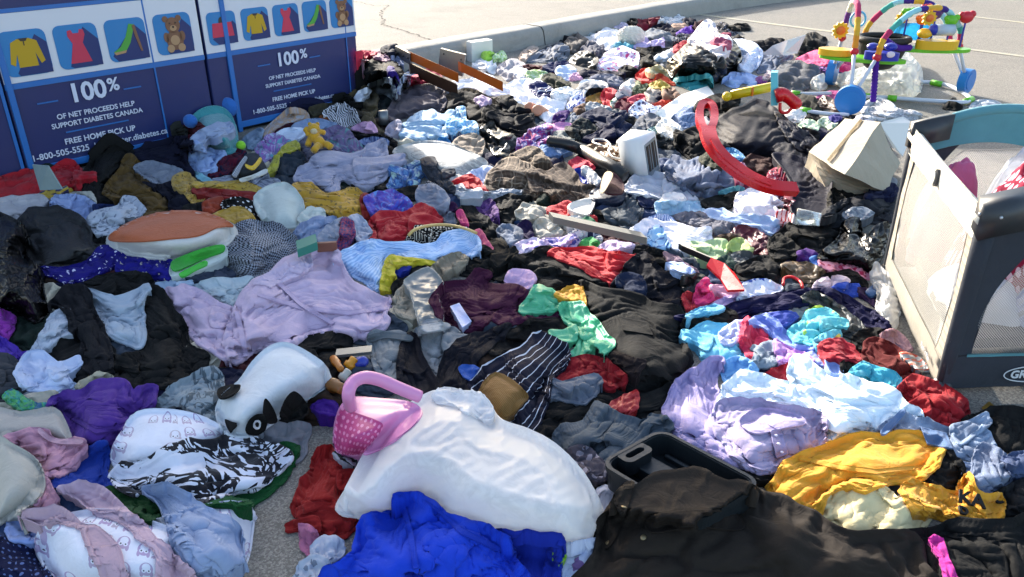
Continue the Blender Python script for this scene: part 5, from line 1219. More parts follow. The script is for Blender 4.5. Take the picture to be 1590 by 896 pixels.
# ------------------------------------------------------------------ donation bins
D3 = Vector((.665, .747, 0)).normalized(); NO = Vector((D3.y, -D3.x, 0)); UP = Vector((0, 0, 1))
A0 = Vector((-3.003, 4.832, 0))
navy = plastic('222c60', .38, 'bin_navy_paint', .03, .10, .5, dirt=.12, scale=2.); bwhite = plastic('d0d2da', .4, 'bin_white_panel', .02, .06, dirt=.15, scale=1.5)
bblue = plastic('2668b0', .35, 'bin_blue_trim', .02, .06); icblue = plastic('2578b4', .4, 'icon_blue', 0, .04); icdark = plastic('162c66', .4, 'icon_shadow', 0, .04)
icyel = plastic('b8940c', .45, 'icon_yellow', 0, .04); icred = plastic('c0304e', .45, 'icon_red', 0, .04); icgrn = plastic('4a9a3a', .45, 'icon_green', 0, .04)
icbrn = plastic('7a543c', .5, 'icon_brown', 0, .06); icdk = plastic('3a3028', .5, 'icon_dark', 0, .05); ictan = plastic('a88460', .5, 'icon_tan', 0, .05)
letter = plastic('c9cfe2', .45, 'lettering_white', 0, .03); groove = plastic('05070f', .6, 'bin_gap', 0, .05)
def fr(s, z, d, base): return frame(base+D3*s+UP*z+NO*d, D3, UP, NO)
def slab(name, base, s0, s1, z0, z1, d0, d1, mat, parent, bev=0., tilt=None):
    bm = bmesh.new(); add_box(bm, fr((s0+s1)/2, (z0+z1)/2, (d0+d1)/2, base), s1-s0, z1-z0, d1-d0); return bm_mesh(name, bm, mat, parent, bevel=bev)
def prism_at(name, polys, base, s, z, d, dep, mat, parent, sc=1.):
    bm = bmesh.new()
    for P in polys: add_prism(bm, [(x*sc, y*sc) for x, y in P], fr(s, z, d, base), dep)
    return bm_mesh(name, bm, mat, parent)
def circ(cx, cy, r, ry=None, n=18): return [(cx+r*math.cos(k*2*math.pi/n), cy+(ry or r)*math.sin(k*2*math.pi/n)) for k in range(n)]
SWEATER = [[(-.10, .09), (-.045, .115), (.045, .115), (.10, .09), (.135, -.075), (.10, -.095), (.07, .0), (.075, -.11), (-.075, -.11), (-.07, .0), (-.10, -.095), (-.135, -.075)]]
DRESS = [[(-.055, .11), (-.03, .115), (-.02, .09), (.02, .09), (.03, .115), (.055, .11), (.06, .075), (.035, .02), (.075, -.115), (-.075, -.115), (-.035, .02), (-.06, .075)]]
SHOE = [[(-.115, -.075), (-.105, -.095), (-.03, -.085), (.02, -.02), (.07, .10), (.03, .11), (-.01, .02), (-.06, -.045)]]
HEEL = [[(.05, .095), (.07, .10), (.10, -.09), (.085, -.09), (.06, .02)]]
def icon(kind, base, s, z, w, par):
    t = prism_at('icon', [rrect(-w/2, -w/2, w/2, w/2, w*.16)], base, s, z, .004, .0035, icblue, par)
    k = w/.26
    sh = {'sweater': [(-.07, -.11), (.07, .10), (.127, .05), (.127, -.127), (-.06, -.127)], 'dress': [(-.07, -.115), (.05, .11), (.127, .03), (.127, -.127), (-.05, -.127)],
          'shoe': [(-.11, -.09), (.06, .09), (.127, .02), (.127, -.127), (-.08, -.127)], 'bear': [(-.06, -.11), (.07, .09), (.127, .03), (.127, -.127), (-.05, -.127)], 'bag': [(-.1, -.08), (.1, .05), (.127, .02), (.127, -.127), (-.05, -.127)]}[kind]
    prism_at('icon_shade', [sh], base, s, z, .0078, .0012, icdark, t, k)
    kp_ = k*dict(sweater=.72, dress=.86, shoe=.88, bear=.92, bag=.86)[kind]
    def pp(n, P, m, d=.0092, dep=.0016): prism_at(n, P, base, s, z, d, dep, m, t, kp_)
    if kind == 'sweater':
        pp('sweater_picture', SWEATER, icyel); pp('collar_picture', [[(-.035, .118), (.035, .118), (.02, .095), (-.02, .095)], [(-.004, .095), (.004, .095), (.004, .06), (-.004, .06)]], icdk, .011)
    elif kind == 'dress': pp('dress_picture', DRESS, icred)
    elif kind == 'shoe': pp('shoe_picture', SHOE, icgrn); pp('heel_picture', HEEL, icbrn, .011); pp('sole_picture', [[(-.115, -.078), (-.105, -.097), (-.03, -.088), (-.02, -.07), (-.06, -.075)]], ictan, .011)
    elif kind == 'bear':
        pp('bear_picture', [circ(0, .06, .055), circ(-.05, .105, .022), circ(.05, .105, .022), circ(0, -.045, .065, .07), circ(-.06, -.02, .022, .035), circ(.06, -.02, .022, .035)], icbrn, .0092, .002)
        pp('muzzle_picture', [circ(0, .04, .026, .02), circ(-.042, -.10, .028), circ(.042, -.10, .028), circ(0, -.045, .035)], ictan, .0115)
        pp('face_picture', [circ(0, .048, .008), circ(-.022, .075, .006), circ(.022, .075, .006)], icdk, .0135)
    else:
        pp('bag_picture', [[(-.10, .05), (.10, .05), (.115, -.08), (-.115, -.08)]], icred)
        pp('handle_picture', [circ(0, .06, .032, .045)], icdk, .0088)
def fit_text(name, s, width, base, sc, z, par, d=.005, bold=0.):
    o = text_obj(name, s, .06, letter, fr(sc, z, d, base), par, bold=bold)
    xs = [v.co.x for v in o.data.vertices]; k = width/(max(xs)-min(xs)); o.data.transform(Matrix.Diagonal((k, k, 1, 1))); return o
def bin_(base, s0, s1, label, posts, icons, iw, iz, txt):
    e = empty('donation_bin', base+D3*((s0+s1)/2), label, 'donation bin', 'donation bins')
    bm = bmesh.new(); add_box(bm, fr((s0+s1)/2, 1.14, -.55, base), s1-s0, 2.24, 1.09); bm_mesh('body', bm, navy, e, bevel=.012)
    slab('base', base, s0+.02, s1-.02, 0.0, .03, -1.05, -.03, groove, e)
    slab('white_panel', base, s0+.004, s1-.004, .59, .985, -.004, .003, bwhite, e)
    slab('blue_line', base, s0+.002, s1-.002, .555, .588, -.004, .0045, bblue, e)
    slab('blue_line', base, s0+.002, s1-.002, .987, 1.01, -.004, .0045, bblue, e)
    for a, wd in posts: slab('post', base, a-wd/2, a+wd/2, .0, 1.95, -.002, .016 if wd > .02 else .0052, bblue, e, bev=.003)
    slab('bottom_rail', base, max(s0, posts[0][0]), s1-.01, .03, .075, -.002, .012, bblue, e, bev=.003)
    slab('hatch', base, s0+.25, s1-.25, 1.45, 1.75, -.002, .05, bwhite, e, bev=.01)
    for kind, s in icons: icon(kind, base, s, iz, iw, e)
    c, ws = txt
    fit_text('lettering', '100', ws*.36, base, c-.03, .425, e, bold=.0016); fit_text('lettering', '%', ws*.13, base, c+ws*.235, .455, e, bold=.0012)
    fit_text('lettering', 'OF NET PROCEEDS HELP', ws*.85, base, c, .335, e, bold=.001)
    fit_text('lettering', 'SUPPORT DIABETES CANADA', ws, base, c, .282, e, bold=.001)
    fit_text('lettering', 'FREE HOME PICK UP', ws*.78, base, c-.01, .172, e, bold=.001)
    fit_text('lettering', '1-800-505-5525  |  declutter.diabetes.ca', ws*1.5, base, c-.01, .108, e, bold=.0008)
    for a, b, z in ((c-ws*.58, c-ws*.37, .445), (c+ws*.34, c+ws*.54, .445), (c-ws*.37, c+ws*.32, .242), (c-ws*.16, c+ws*.16, .058)):
        slab('dash', base, a, b, z, z+.008, .001, .0055, bblue, e)
    return e
bin_(A0-D3*1.4056, -.05, 1.372, 'blue and white clothes donation bin, only its edge showing at the left picture border', [(1.36, .02)], [], .262, .755, (.60, .585))
bin_(A0, -.024, 1.27, 'blue and white clothes donation bin at left, reaching the picture edge', [(0.0, .035), (.9, .012)], [('sweater', .14), ('dress', .445), ('shoe', .755), ('bear', 1.075)], .262, .755, (.468, .585))
B0 = A0+D3*1.4056
bin_(B0, -.118, 1.205, 'blue and white clothes donation bin at right, with the handbag icon', [(.05, .035), (1.10, .010)], [('bag', .03), ('sweater', .298), ('dress', .56), ('shoe', .82), ('bear', 1.075)], .222, .75, (.56, .50))

# ------------------------------------------------------------------ generic solids given by corners in photo pixels and heights
def zz(u, v, add=0.): return float(z_get(np.array([u], float), np.array([v], float))[0])+add
def ppd(name, O, A, B, C, mat, parent=None, bev=.006, segs=2, smooth=False):
    """slanted box from a corner and its three neighbours (world points)"""
    O, A, B, C = map(Vector, (O, A, B, C)); a, b, c_ = A-O, B-O, C-O; bm = bmesh.new()
    vs = [bm.verts.new(O+a*i+b*j+c_*k) for i in (0, 1) for j in (0, 1) for k in (0, 1)]
    for f in ((0, 1, 3, 2), (4, 6, 7, 5), (0, 4, 5, 1), (2, 3, 7, 6), (0, 2, 6, 4), (1, 5, 7, 3)): bm.faces.new([vs[i] for i in f])
    return bm_mesh(name, bm, mat, parent, bevel=bev, segs=segs, smooth=smooth)
def solo(o, label, cat, group=None):
    """move the origin of a one-mesh thing to its base"""
    me = o.data; co = np.empty(len(me.vertices)*3); me.vertices.foreach_get('co', co); co = co.reshape(-1, 3)
    c0 = co.mean(0); c0[2] = co[:, 2].min(); me.transform(Matrix.Translation(-Vector(c0))); o.location = Vector(c0)
    return tag(o, label, cat, group)
def pxp(*q): return [at(u, v, z) for u, v, z in q]
def tube_obj(name, pts, r, mat, parent=None, n=10, k=6, closed=False, mod=None):
    P = spline(pts, k, closed); bm = bmesh.new()
    rr = [r*(mod(i) if mod else 1) for i in range(len(P))]; add_tube(bm, P, rr, n, closed); return bm_mesh(name, bm, mat, parent, smooth=True)
def balls(name, spec, mat, parent=None, seg=18):
    bm = bmesh.new()
    for c_, rx, ry, rz in spec: add_ball(bm, Vector(c_), rx, ry, rz, seg)
    return bm_mesh(name, bm, mat, parent, smooth=True)
def on_surf(key, u, v):
    X, nn, o, sc = SURF[key]; a, b = proj(X); d = (a-u)**2+(b-v)**2; i = np.unravel_index(d.argmin(), d.shape)
    return Vector(X[i]), Vector(nn[i]), o
def mpp(u, v, z=.1): return float((at(u, v, z)-Vector((0, 0, CAM_H))).length/FOC)      # metres per photo pixel there

steel = plastic('6c7176', .38, 'bracket_steel', .05, .2, metallic=.8, scale=20); orange_wood = plastic('b4580e', .35, 'orange_varnished_wood', .05, .35, scale=14)
darkwood = plastic('3c2412', .5, 'dark_wood', .05, .3)
# bed rails with steel brackets
e = empty('bed_rail', at(675, 105, .0), 'orange varnished bed rail with steel brackets, between the second bin and the kerb', 'bed rail')
A_, B_ = at(638, 88, .27), at(712, 121, .20); up_ = Vector((0, 0, .08)); dn = Vector((-.03, .06, 0))
ppd('rail', A_-up_*.5, B_-up_*.5, A_+up_*.5, A_-up_*.5+dn, orange_wood, e, .006)
ppd('lower_rail', A_-up_*1.9+Vector((-.01, -.02, 0)), B_-up_*1.9+Vector((-.01, -.02, 0)), A_-up_*.7+Vector((-.01, -.02, 0)), A_-up_*1.9+dn, darkwood, e, .006)
A2, B2 = at(716, 103, .22), at(781, 133, .15)
ppd('rail', A2-up_*.6, B2-up_*.6, A2+up_*.4, A2-up_*.6+dn, orange_wood, e, .006)
P0 = at(614, 80, .27); P1 = at(637, 92, .25); pb = ppd('bracket', P0-Vector((0, 0, .05)), P1-Vector((0, 0, .05)), P0+Vector((0, 0, .05)), P0+Vector((.015, .03, -.05)), steel, e, .003)
Q0 = at(680, 108, .13); Q1 = at(718, 119, .13); pb2 = ppd('bracket', Q0, Q1, Q0+Vector((.03, 0, .19)), Q0+Vector((.01, .03, 0)), steel, e, .003)
ny = (Q1-Q0).cross(Vector((.03, 0, .19))).normalized()
for o_, pts in ((pb, [P0.lerp(P1, .2), P0.lerp(P1, .55), P0.lerp(P1, .85)]), (pb2, [Q0.lerp(Q1, .15)+Vector((.03, 0, .15)), Q0.lerp(Q1, .85)+Vector((.03, 0, .14))])):
    for q in pts: balls('bolt', [(q-Vector((0, .004, 0)), .011, .008, .011)], plastic('2e3032', .4, 'bolt_steel', 0, .1, metallic=.8), o_, 10)
# white carton by the kerb, white boards
carton = plastic('d6d6d0', .7, 'white_carton', .03, .08)
O = at(733, 97, 0); solo(ppd('carton', O, at(765, 92, 0), at(733, 97, .0)+Vector((0, 0, .20)), O+Vector((-.06, .10, 0)), carton, bev=.004), 'upright white carton against the kerb', 'carton')
def board(name, q, label, mat, th=.012):
    P = pxp(*q); bm = bmesh.new(); n = (P[1]-P[0]).cross(P[2]-P[0]).normalized(); n = n if n.z > 0 else -n
    top = [bm.verts.new(p) for p in P]; bot = [bm.verts.new(p-n*th) for p in P]; k = len(P)
    bm.faces.new(top); bm.faces.new(bot[::-1])
    for i in range(k): bm.faces.new((top[i], top[(i+1) % k], bot[(i+1) % k], bot[i]))
    return solo(bm_mesh(name, bm, mat, bevel=.002), label, name.replace('_', ' '))
pinkw = plastic('d8cfce', .75, 'pale_board', .02, .06); wcard = plastic('dcdad4', .75, 'white_board', .02, .06)
board('board', [(1184, 84, .10), (1216, 86, .12), (1223, 62, .26), (1199, 71, .2)], 'pale pink board, left of the two boards by the pink jacket', pinkw)
board('board', [(1215, 85, .14), (1237, 82, .14), (1250, 54, .32), (1223, 62, .27)], 'white board, right of the two boards by the black coat', wcard)
# toaster
tw = plastic('e2e2e0', .3, 'toaster_white_plastic', .02, .05); tdark = plastic('0c0d0e', .4, 'toaster_slot', 0, .1); tgrey = plastic('8a98a2', .3, 'toaster_chrome', .0, .1, metallic=.6)
tc0 = at(1006, 287, .0); TM = Matrix.Translation(tc0) @ Matrix.Rotation(R(-13), 4, 'Y') @ Matrix.Rotation(R(7), 4, 'X')
ta = TM.to_3x3() @ (Vector((-.72, .60, 0))*.185); tb = TM.to_3x3() @ (Vector((.66, .75, 0))*.155); tcv = TM.to_3x3() @ Vector((0, 0, .285))
T2 = tc0+tcv; T1 = T2+ta; T3 = T2+tb; B2_ = tc0
e = empty('toaster', tc0, 'white two slot toaster tipped on its end above the grey white sweatshirt', 'toaster')
a, b, c_ = ta, tb, -tcv
ppd('body', T2, T1, T3, B2_, tw, e, .035, 5, True)
nrm = b.cross(c_).normalized(); nrm = nrm if nrm.y < 0 else -nrm
ppd('slot_panel', T2+b*.12+c_*.09+nrm*.001, T2+b*.90+c_*.09+nrm*.001, T2+b*.12+c_*.86+nrm*.001, T2+b*.12+c_*.09+nrm*.006, tgrey, e, .002)
for f in (.19, .56):
    ppd('slot', T2+b*f+c_*.15+nrm*.005, T2+b*(f+.27)+c_*.15+nrm*.005, T2+b*f+c_*.74+nrm*.005, T2+b*f+c_*.15+nrm*.009, tdark, e, .001)
    ppd('slot_bar', T2+b*(f+.12)+c_*.15+nrm*.008, T2+b*(f+.15)+c_*.15+nrm*.008, T2+b*(f+.12)+c_*.74+nrm*.008, T2+b*(f+.12)+c_*.15+nrm*.011, tgrey, e, .0)
# cardboard box, half crushed
card = NT('cardboard'); tc = card.n('ShaderNodeTexCoord'); ob = tc.outputs['Object']
cc = card.mix(card.noise(ob, 3, 5, .6), lin('958b78'), lin('b2a895')); wv = card.n('ShaderNodeTexWave'); wv.inputs['Scale'].default_value = 60; card.l(ob, wv.inputs['Vector'])
cc = card.mix(card.math('MULTIPLY', wv.outputs['Fac'], .12), cc, lin('8f836c')); cc = card.mix(card.ramp(card.noise(ob, 6, 6, .7, .6), [(.6, W(0)), (.75, W(.6))]), cc, lin('9a7a48'))
card.l(cc, card.b.inputs['Base Color']); card.b.inputs['Roughness'].default_value = .85; card.l(card.bump(card.noise(ob, 12, 4, .6), .35, .02), card.b.inputs['Normal'])
V = pxp((1256, 236, .20), (1311, 184, .27), (1364, 190, .34), (1313, 273, .26), (1397, 252, .13), (1378, 298, .04), (1291, 306, .04), (1248, 262, .06))
V += [V[1]+Vector((.10, .16, -.3)), V[4]+Vector((.05, .16, -.1))]
bm = bmesh.new(); vs = [bm.verts.new(p) for p in V]
for f in ((0, 1, 2, 3), (2, 4, 5, 3), (0, 3, 5, 6), (0, 6, 7), (1, 8, 9, 2), (2, 9, 4), (0, 7, 8, 1)): bm.faces.new([vs[i] for i in f])
bmesh.ops.subdivide_edges(bm, edges=bm.edges[:], cuts=5, use_grid_fill=True)
for v in bm.verts: v.co += Vector((0, 0, 1))*.012*float(noise2(np.array(v.co.x*5), np.array(v.co.y*5+v.co.z*3)))+Vector((1, -.6, 0))*.010*float(noise2(np.array(v.co.y*6+4), np.array(v.co.z*7)))
o = solo(bm_mesh('cardboard_box', bm, card.m), 'large crushed cardboard box, sunlit, between navy rain coat and playard', 'cardboard box')
board('box_flap', [(1366, 190, .34), (1402, 181, .30), (1416, 190, .28), (1413, 216, .20), (1402, 242, .14), (1386, 226, .2)], 'white cardboard flap behind the crushed box, beside the playard', wcard, .006)
tq = [V[0].lerp(V[3], .52)+(V[1].lerp(V[2], .52)-V[0].lerp(V[3], .52))*t+Vector((0, 0, .012)) for t in (.02, .25, .5, .75, .98)]; tw_ = (V[3]-V[0]).normalized()*.022
bm = bmesh.new(); rows = [(bm.verts.new(p-tw_), bm.verts.new(p+tw_)) for p in tq]
for A, B in zip(rows, rows[1:]): bm.faces.new((A[0], A[1], B[1], B[0]))
bmesh.ops.solidify(bm, geom=bm.faces[:], thickness=.003)
bm_mesh('packing_tape', bm, plastic('8a7444', .35, 'brown_tape', .05, .2), o)
# red curved plastic hook
redp = plastic('c40c16', .25, 'red_plastic', .02, .08)
hz = [zz(1104, 205, .05), zz(1135, 255, .04), zz(1200, 292, .04)]
e = empty('plastic_hook', at(1150, 265, 0), 'red curved plastic hook with a slotted ring, lying on the navy rain coat', 'plastic hook')
ht = .50
def band(name, pts, wd, th, closed, mat, par, k=7, slope=None):
    P = spline(pts, k, closed); N = len(P); bm = bmesh.new(); rs = []
    for i, p in enumerate(P):
        t = (P[(i+1) % N]-P[i-1]) if closed else (P[min(i+1, N-1)]-P[max(i-1, 0)]); t.normalize()
        up = slope or Vector((0, -.5, .87)); sd = t.cross(up).normalized(); u2 = sd.cross(t).normalized(); w_ = (wd(i/(N-1)) if callable(wd) else wd)/2
        rs.append([bm.verts.new(p+sd*a*w_+u2*b_*th/2) for a, b_ in ((-1, -1), (1, -1), (1, 1), (-1, 1))])
    for i in range(N if closed else N-1):
        A, B = rs[i], rs[(i+1) % N]
        for j in range(4): bm.faces.new((A[j], A[(j+1) % 4], B[(j+1) % 4], B[j]))
    if not closed: bm.faces.new(rs[0][::-1]); bm.faces.new(rs[-1])
    return bm_mesh(name, bm, mat, par, bevel=min(th*.25, .008), segs=2)
band('ring', pxp((1086, 182, ht-.04), (1088, 166, ht-.01), (1097, 160, ht), (1106, 166, ht-.01), (1109, 181, ht-.04), (1106, 196, ht-.06), (1098, 203, ht-.07), (1090, 197, ht-.06)), .042, .038, True, redp, e, 5)
band('bar', pxp((1098, 200, ht-.06), (1103, 219, ht-.09), (1116, 239, ht-.13), (1138, 259, ht-.17), (1165, 277, ht-.20), (1198, 290, ht-.22), (1236, 294, ht-.24)), lambda t: .085-.02*t, .04, False, redp, e)
band('ridge', pxp((1104, 216, ht-.065), (1117, 237, ht-.105), (1139, 257, ht-.145), (1166, 275, ht-.175), (1198, 288, ht-.195)), .012, .012, False, redp, e)
# toy gun
ye = plastic('d8b010', .3, 'yellow_toy_plastic', 0, .06); te = plastic('48b4c4', .3, 'turquoise_toy_plastic', 0, .06)
e = empty('toy_gun', at(1185, 160, 0), 'toy gun with yellow barrel, turquoise guard and red grip, behind the navy rain coat', 'toy gun')
z0 = .17
jo_ = plastic('d86a10', .4, 'orange_plastic', 0, .05); a0, a1 = at(1132, 156, z0), at(1196, 143, z0+.05); a1_ = a1.copy(); ppd('barrel', a0, a1, a0+Vector((0, 0, .066)), a0+Vector((.03, .06, 0)), ye, e, .018, 3, True)
balls('barrel_tip', [(a0+Vector((-.02, 0, .03)), .036, .036, .036)], ye, e)
a1 = at(1197, 164, z0); ppd('guard', a1, a1+Vector((.05, .0, 0)), a1+Vector((-.03, .02, .24)), a1+Vector((.03, .08, 0)), te, e, .008, 2)
a2 = at(1204, 166, z0); bm = bmesh.new(); gp = [a2+Vector((.0, .03, .07)), a2+Vector((.05, .03, .085)), a2+Vector((.10, .02, .06)), a2+Vector((.15, .01, .02)), a2+Vector((.17, .01, -.01))]
add_tube(bm, spline(gp, 5), [.050, .052, .054, .055, .055, .052, .050, .048, .046, .045, .044, .044, .045, .046, .047, .048, .046, .044, .040, .034, .024], 14); bm_mesh('grip', bm, redp, e, smooth=True)
tube_obj('trigger_guard', [a2+Vector((.03, 0, .03)), a2+Vector((.04, -.01, -.03)), a2+Vector((.09, -.01, -.04)), a2+Vector((.13, 0, 0))], .012, redp, e)
tube_obj('barrel_band', [a0+(a1_-a0)*.55+Vector((.0, -.006, .0)), a0+(a1_-a0)*.55+Vector((0, -.008, .033)), a0+(a1_-a0)*.55+Vector((0, -.002, .068))], .009, jo_, e)
# hose, cord, plank, bat
blk = plastic('121314', .4, 'black_ribbed_plastic', .02, .1)
hp = [(q[0], q[1], zz(q[0], q[1], .05)) for q in ((852, 219), (880, 224), (906, 234), (930, 248), (952, 260), (970, 275))]
o = tube_obj('vacuum_hose', pxp(*hp), .036, blk, n=12, k=16, mod=lambda i: 1+.10*(i % 2)); solo(o, 'ribbed black vacuum hose, left of the toaster', 'hose')
cp = [(q[0], q[1], zz(q[0], q[1], .03)) for q in ((968, 247), (952, 244), (945, 234), (948, 226), (940, 218), (925, 216), (921, 221), (935, 226))]
solo(tube_obj('cord', pxp(*cp), .007, plastic('d8d4cc', .5, 'white_cord', 0, .05), n=8), 'white cord curled over the tan leather bag', 'cord')
pg = plastic('77756c', .6, 'grey_plank', .05, .2)
p0, p1 = at(859, 347, .16), at(1004, 380, .16)
solo(ppd('plank', p0, p1, p0+Vector((0, 0, .035)), p0+Vector((-.02, .07, 0)), pg, bev=.004), 'long grey plank, slanting under the red ruffled cloth', 'plank')
e = empty('toy_bat', at(1110, 425, 0), 'flat red paddle blade on a black shaft, left of the black cap with white rim', 'paddle')
zb_ = zz(1110, 425, .03); q0, q1 = at(1058, 390, zb_), at(1104, 410, zb_+.02); ppd('shaft', q0, q1, q0+Vector((0, 0, .03)), q0+Vector((-.01, .03, 0)), blk, e, .004)
P = pxp((1097, 413, zb_+.03), (1104, 401, zb_+.05), (1124, 410, zb_+.05), (1141, 426, zb_+.05), (1156, 451, zb_+.03), (1130, 452, zb_), (1119, 434, zb_+.01))
bm = bmesh.new(); n_ = Vector((0, -.2, 1)).normalized()*.006; t_ = [bm.verts.new(p+n_) for p in P]; b_ = [bm.verts.new(p-n_) for p in P]; bm.faces.new(t_); bm.faces.new(b_[::-1])
for i in range(len(P)): bm.faces.new((t_[i], t_[(i+1) % len(P)], b_[(i+1) % len(P)], b_[i]))
bm_mesh('blade', bm, redp, e, bevel=.005)
# clear cup, tin can, hoop, book
clear = plastic('dfe6ea', .12, 'clear_plastic', 0, .02, trans=.9)
c0, c1 = at(1236, 336, zz(1236, 336, .05)), at(1274, 341, zz(1274, 341, .05)); ax = (c1-c0); bm = bmesh.new(); P = [c0.lerp(c1, t) for t in (0, .02, .5, 1)]
add_tube(bm, P+P[::-1], [.040, .043, .039, .034, .031, .036, .040, .037], 20, cap=False); solo(bm_mesh('plastic_cup', bm, clear, smooth=True), 'clear plastic cup lying above the black fleece', 'cup')
c0 = at(596, 193, zz(596, 193, .0)); bm = bmesh.new(); add_tube(bm, [c0, c0+Vector((0, 0, .002)), c0+Vector((0, 0, .10)), c0+Vector((0, 0, .105)), c0+Vector((0, 0, .10))], [.034, .037, .037, .036, .033], 20); solo(bm_mesh('tin_can', bm, steel, smooth=True), 'small tin can beside the grey lilac shirt', 'tin can')
hp = [(q[0], q[1], zz(q[0], q[1], .02)) for q in ((634, 366), (642, 358), (658, 352), (680, 349), (700, 350), (722, 355), (740, 362))]
solo(tube_obj('embroidery_hoop', pxp(*hp), .008, plastic('c8a868', .5, 'hoop_wood', 0, .1)), 'pale wooden hoop edge above the light blue knit', 'hoop')
z_ = zz(478, 392, .03); b0, b1 = at(463, 400, z_), at(494, 388, z_); tealb = plastic('2c7c6c', .5, 'teal_cover', 0, .2)
o = ppd('book', b0, b1, b0+Vector((0, .0, .04)), b0+Vector((-.03, .10, 0)), tealb, bev=.003); solo(o, 'teal covered book, above the lilac fleece', 'book')
z_ = zz(508, 388, .02); b0, b1 = at(493, 392, z_), at(523, 390, z_); o = ppd('belt', b0, b1, b0+Vector((0, 0, .045)), b0+Vector((0, .02, 0)), plastic('7a4a3a', .5, 'brown_leather', .05, .2), bev=.004); solo(o, 'brown leather belt, right of the teal book', 'belt')
z_ = zz(75, 278, .03); o = board('picture_book', [(52, 255, z_+.16), (76, 257, z_+.17), (98, 293, z_+.04), (64, 295, z_+.03)], 'picture book cover in tan and grey, between the two red shirts', fab('8c7c68', 'tie', '5a8a98', .05, c3='c8bca0', rough=.35), .008)
# oddments in the gap by the pink basket
z_ = .05
o = ppd('metal_strip', at(521, 556, .05), at(577, 550, .05), at(521, 556, .05)+Vector((0, 0, .012)), at(523, 546, .05), plastic('7c7e7c', .4, 'aluminium', .02, .1, metallic=.5), bev=.003); solo(o, 'flat aluminium strip, above the oddments by the pink toy basket', 'metal strip')
for (u0, v0, u1, v1, wd, hx, nm, lb) in ((517, 556, 530, 574, .03, 'b06a1c', 'screwdriver', 'amber handled tool, left among the oddments by the pink toy basket'), (540, 572, 552, 556, .045, 'd08a10', 'plastic_clip', 'orange clip, standing among the oddments by the pink toy basket'),
        (556, 566, 566, 560, .045, '2a3aa0', 'toy_block', 'blue plastic block, right of the orange clip'), (530, 590, 542, 574, .035, 'b4b2a8', 'bottle', 'small silver bottle, below the orange clip'), (510, 596, 532, 604, .05, '8a5a2a', 'wooden_spoon', 'brown wooden spoon, on the asphalt edge by the panda')):
    a, b = at(u0, v0, z_), at(u1, v1, z_+.03); bm = bmesh.new(); d_ = (b-a); add_tube(bm, [a, a+d_*.06, a+d_*.45, a+d_*.5, b-d_*.05, b], [wd*.3, wd*.5, wd*.55, wd*.4, wd*.42, wd*.2], 12)
    solo(bm_mesh(nm, bm, plastic(hx, .35, nm, 0, .15), smooth=True), lb, nm.replace('_', ' '))
o = board('card', [(1524, 633, .012), (1536, 623, .014), (1546, 632, .016), (1534, 641, .012)], 'small gold foil card on the asphalt below the playard', plastic('b08a3c', .3, 'gold_foil', .2, .3, metallic=.6), .002)
solo(tube_obj('red_loop', pxp(*[(q[0], q[1], zz(q[0], q[1], .03)) for q in ((1216, 442), (1218, 432), (1230, 430), (1243, 438), (1246, 446))]), .007, redp), 'thin red plastic loop, below the brown leather bag', 'loop')

# ------------------------------------------------------------------ pieces laid on the traced surfaces (same draping)
def piece(name, parent, pts, mat, flat=.004, key=None, fold='s', amp=.1, k=.6, **kw):
    return cloth(name, None, None, poly(pts), msp(mat), parent=parent, flat=flat, fold=fold, amp=amp, k=k, hem=.0025, lift=.006, key=key, details=False, **{'sharp': False, **kw})
def main(name, label, cat, pts, mat, **kw):
    return cloth(name, label, cat, poly(pts), msp(mat), **kw)
# terracotta and white pillow
p = main('pillow', 'plump pillow, terracotta on top and white fleece below, at left', 'pillow', '164,373 190,352 235,335 290,329 335,337 366,351 357,374 330,390 290,399 240,399 200,392', 'c0beba', fold='s', k=1.9)
piece('pillow_face', p, '168,371 190,350 235,332 290,326 335,334 363,350 340,351 308,365 262,370 215,374', 'a8542c~.8', flat=.006, k=.5)
# green slipper
p = main('slipper', 'bright green slipper with white sole, under the terracotta pillow', 'slipper', '266,408 300,392 330,382 349,380 352,397 325,413 270,430', 'c8d0cc', fold='s', k=.9)
piece('slipper_top', p, '267,405 300,390 330,381 348,380 346,390 318,400 272,420', '2f9a2c', flat=.012)
piece('slipper_strap', p, '278,424 300,412 318,404 322,410 305,418 285,429', '3fae38', flat=.02)
# sneaker
p = main('sneaker', 'grey high sneaker with yellow chevron, left of the lime yellow trim', 'sneaker', '360,272 372,252 382,240 398,238 408,250 413,264 396,272 375,277', '33363c', fold='s', k=1.5)
piece('sole', p, '372,277 392,271 412,262 414,267 396,275 376,281', 'c8c8c4', flat=.02)
piece('chevron', p, '381,254 392,257 403,244 406,249 394,262 382,259', 'd8b010', flat=.02)
piece('laces', p, '360,270 371,253 380,242 384,246 376,258 368,273', 'b8bac0:stripe:4a4c54:.02:.45', flat=.018)
# panda cushion
p = main('panda_cushion', 'long white plush panda cushion with black ears and arm, left of centre', 'plush cushion', '336,632 344,612 370,590 392,560 418,537 446,531 480,547 510,572 508,598 472,620 442,640 415,660 385,675 354,672 339,654', 'c6ccd2', fold='s', k=1.5)
piece('ear', p, '338,604 352,598 373,597 366,609 350,617 339,616', '0d0f16', flat=.03)
piece('ear', p, '408,636 411,618 420,626 430,648 424,654 412,652', '0d0f16', flat=.03)
ep = piece('eye_patch', p, '381,668 386,652 398,643 410,643 415,654 410,666 396,673', '0c0d12', flat=.010)
piece('eye_ring', ep, '393,659 396,653 402,652 405,656 402,662 396,663', 'd0d4d8', flat=.006); piece('pupil', ep, '396,658 399,655 402,657 400,660', '0c0d12', flat=.006)
piece('nose', p, '349,651 359,654 368,657 362,664 356,669', '0c0d12', flat=.010)
piece('arm', p, '434,646 442,620 456,607 470,616 478,632 474,642 452,651', '0e1016', flat=.05, amp=1.2, fold='c')
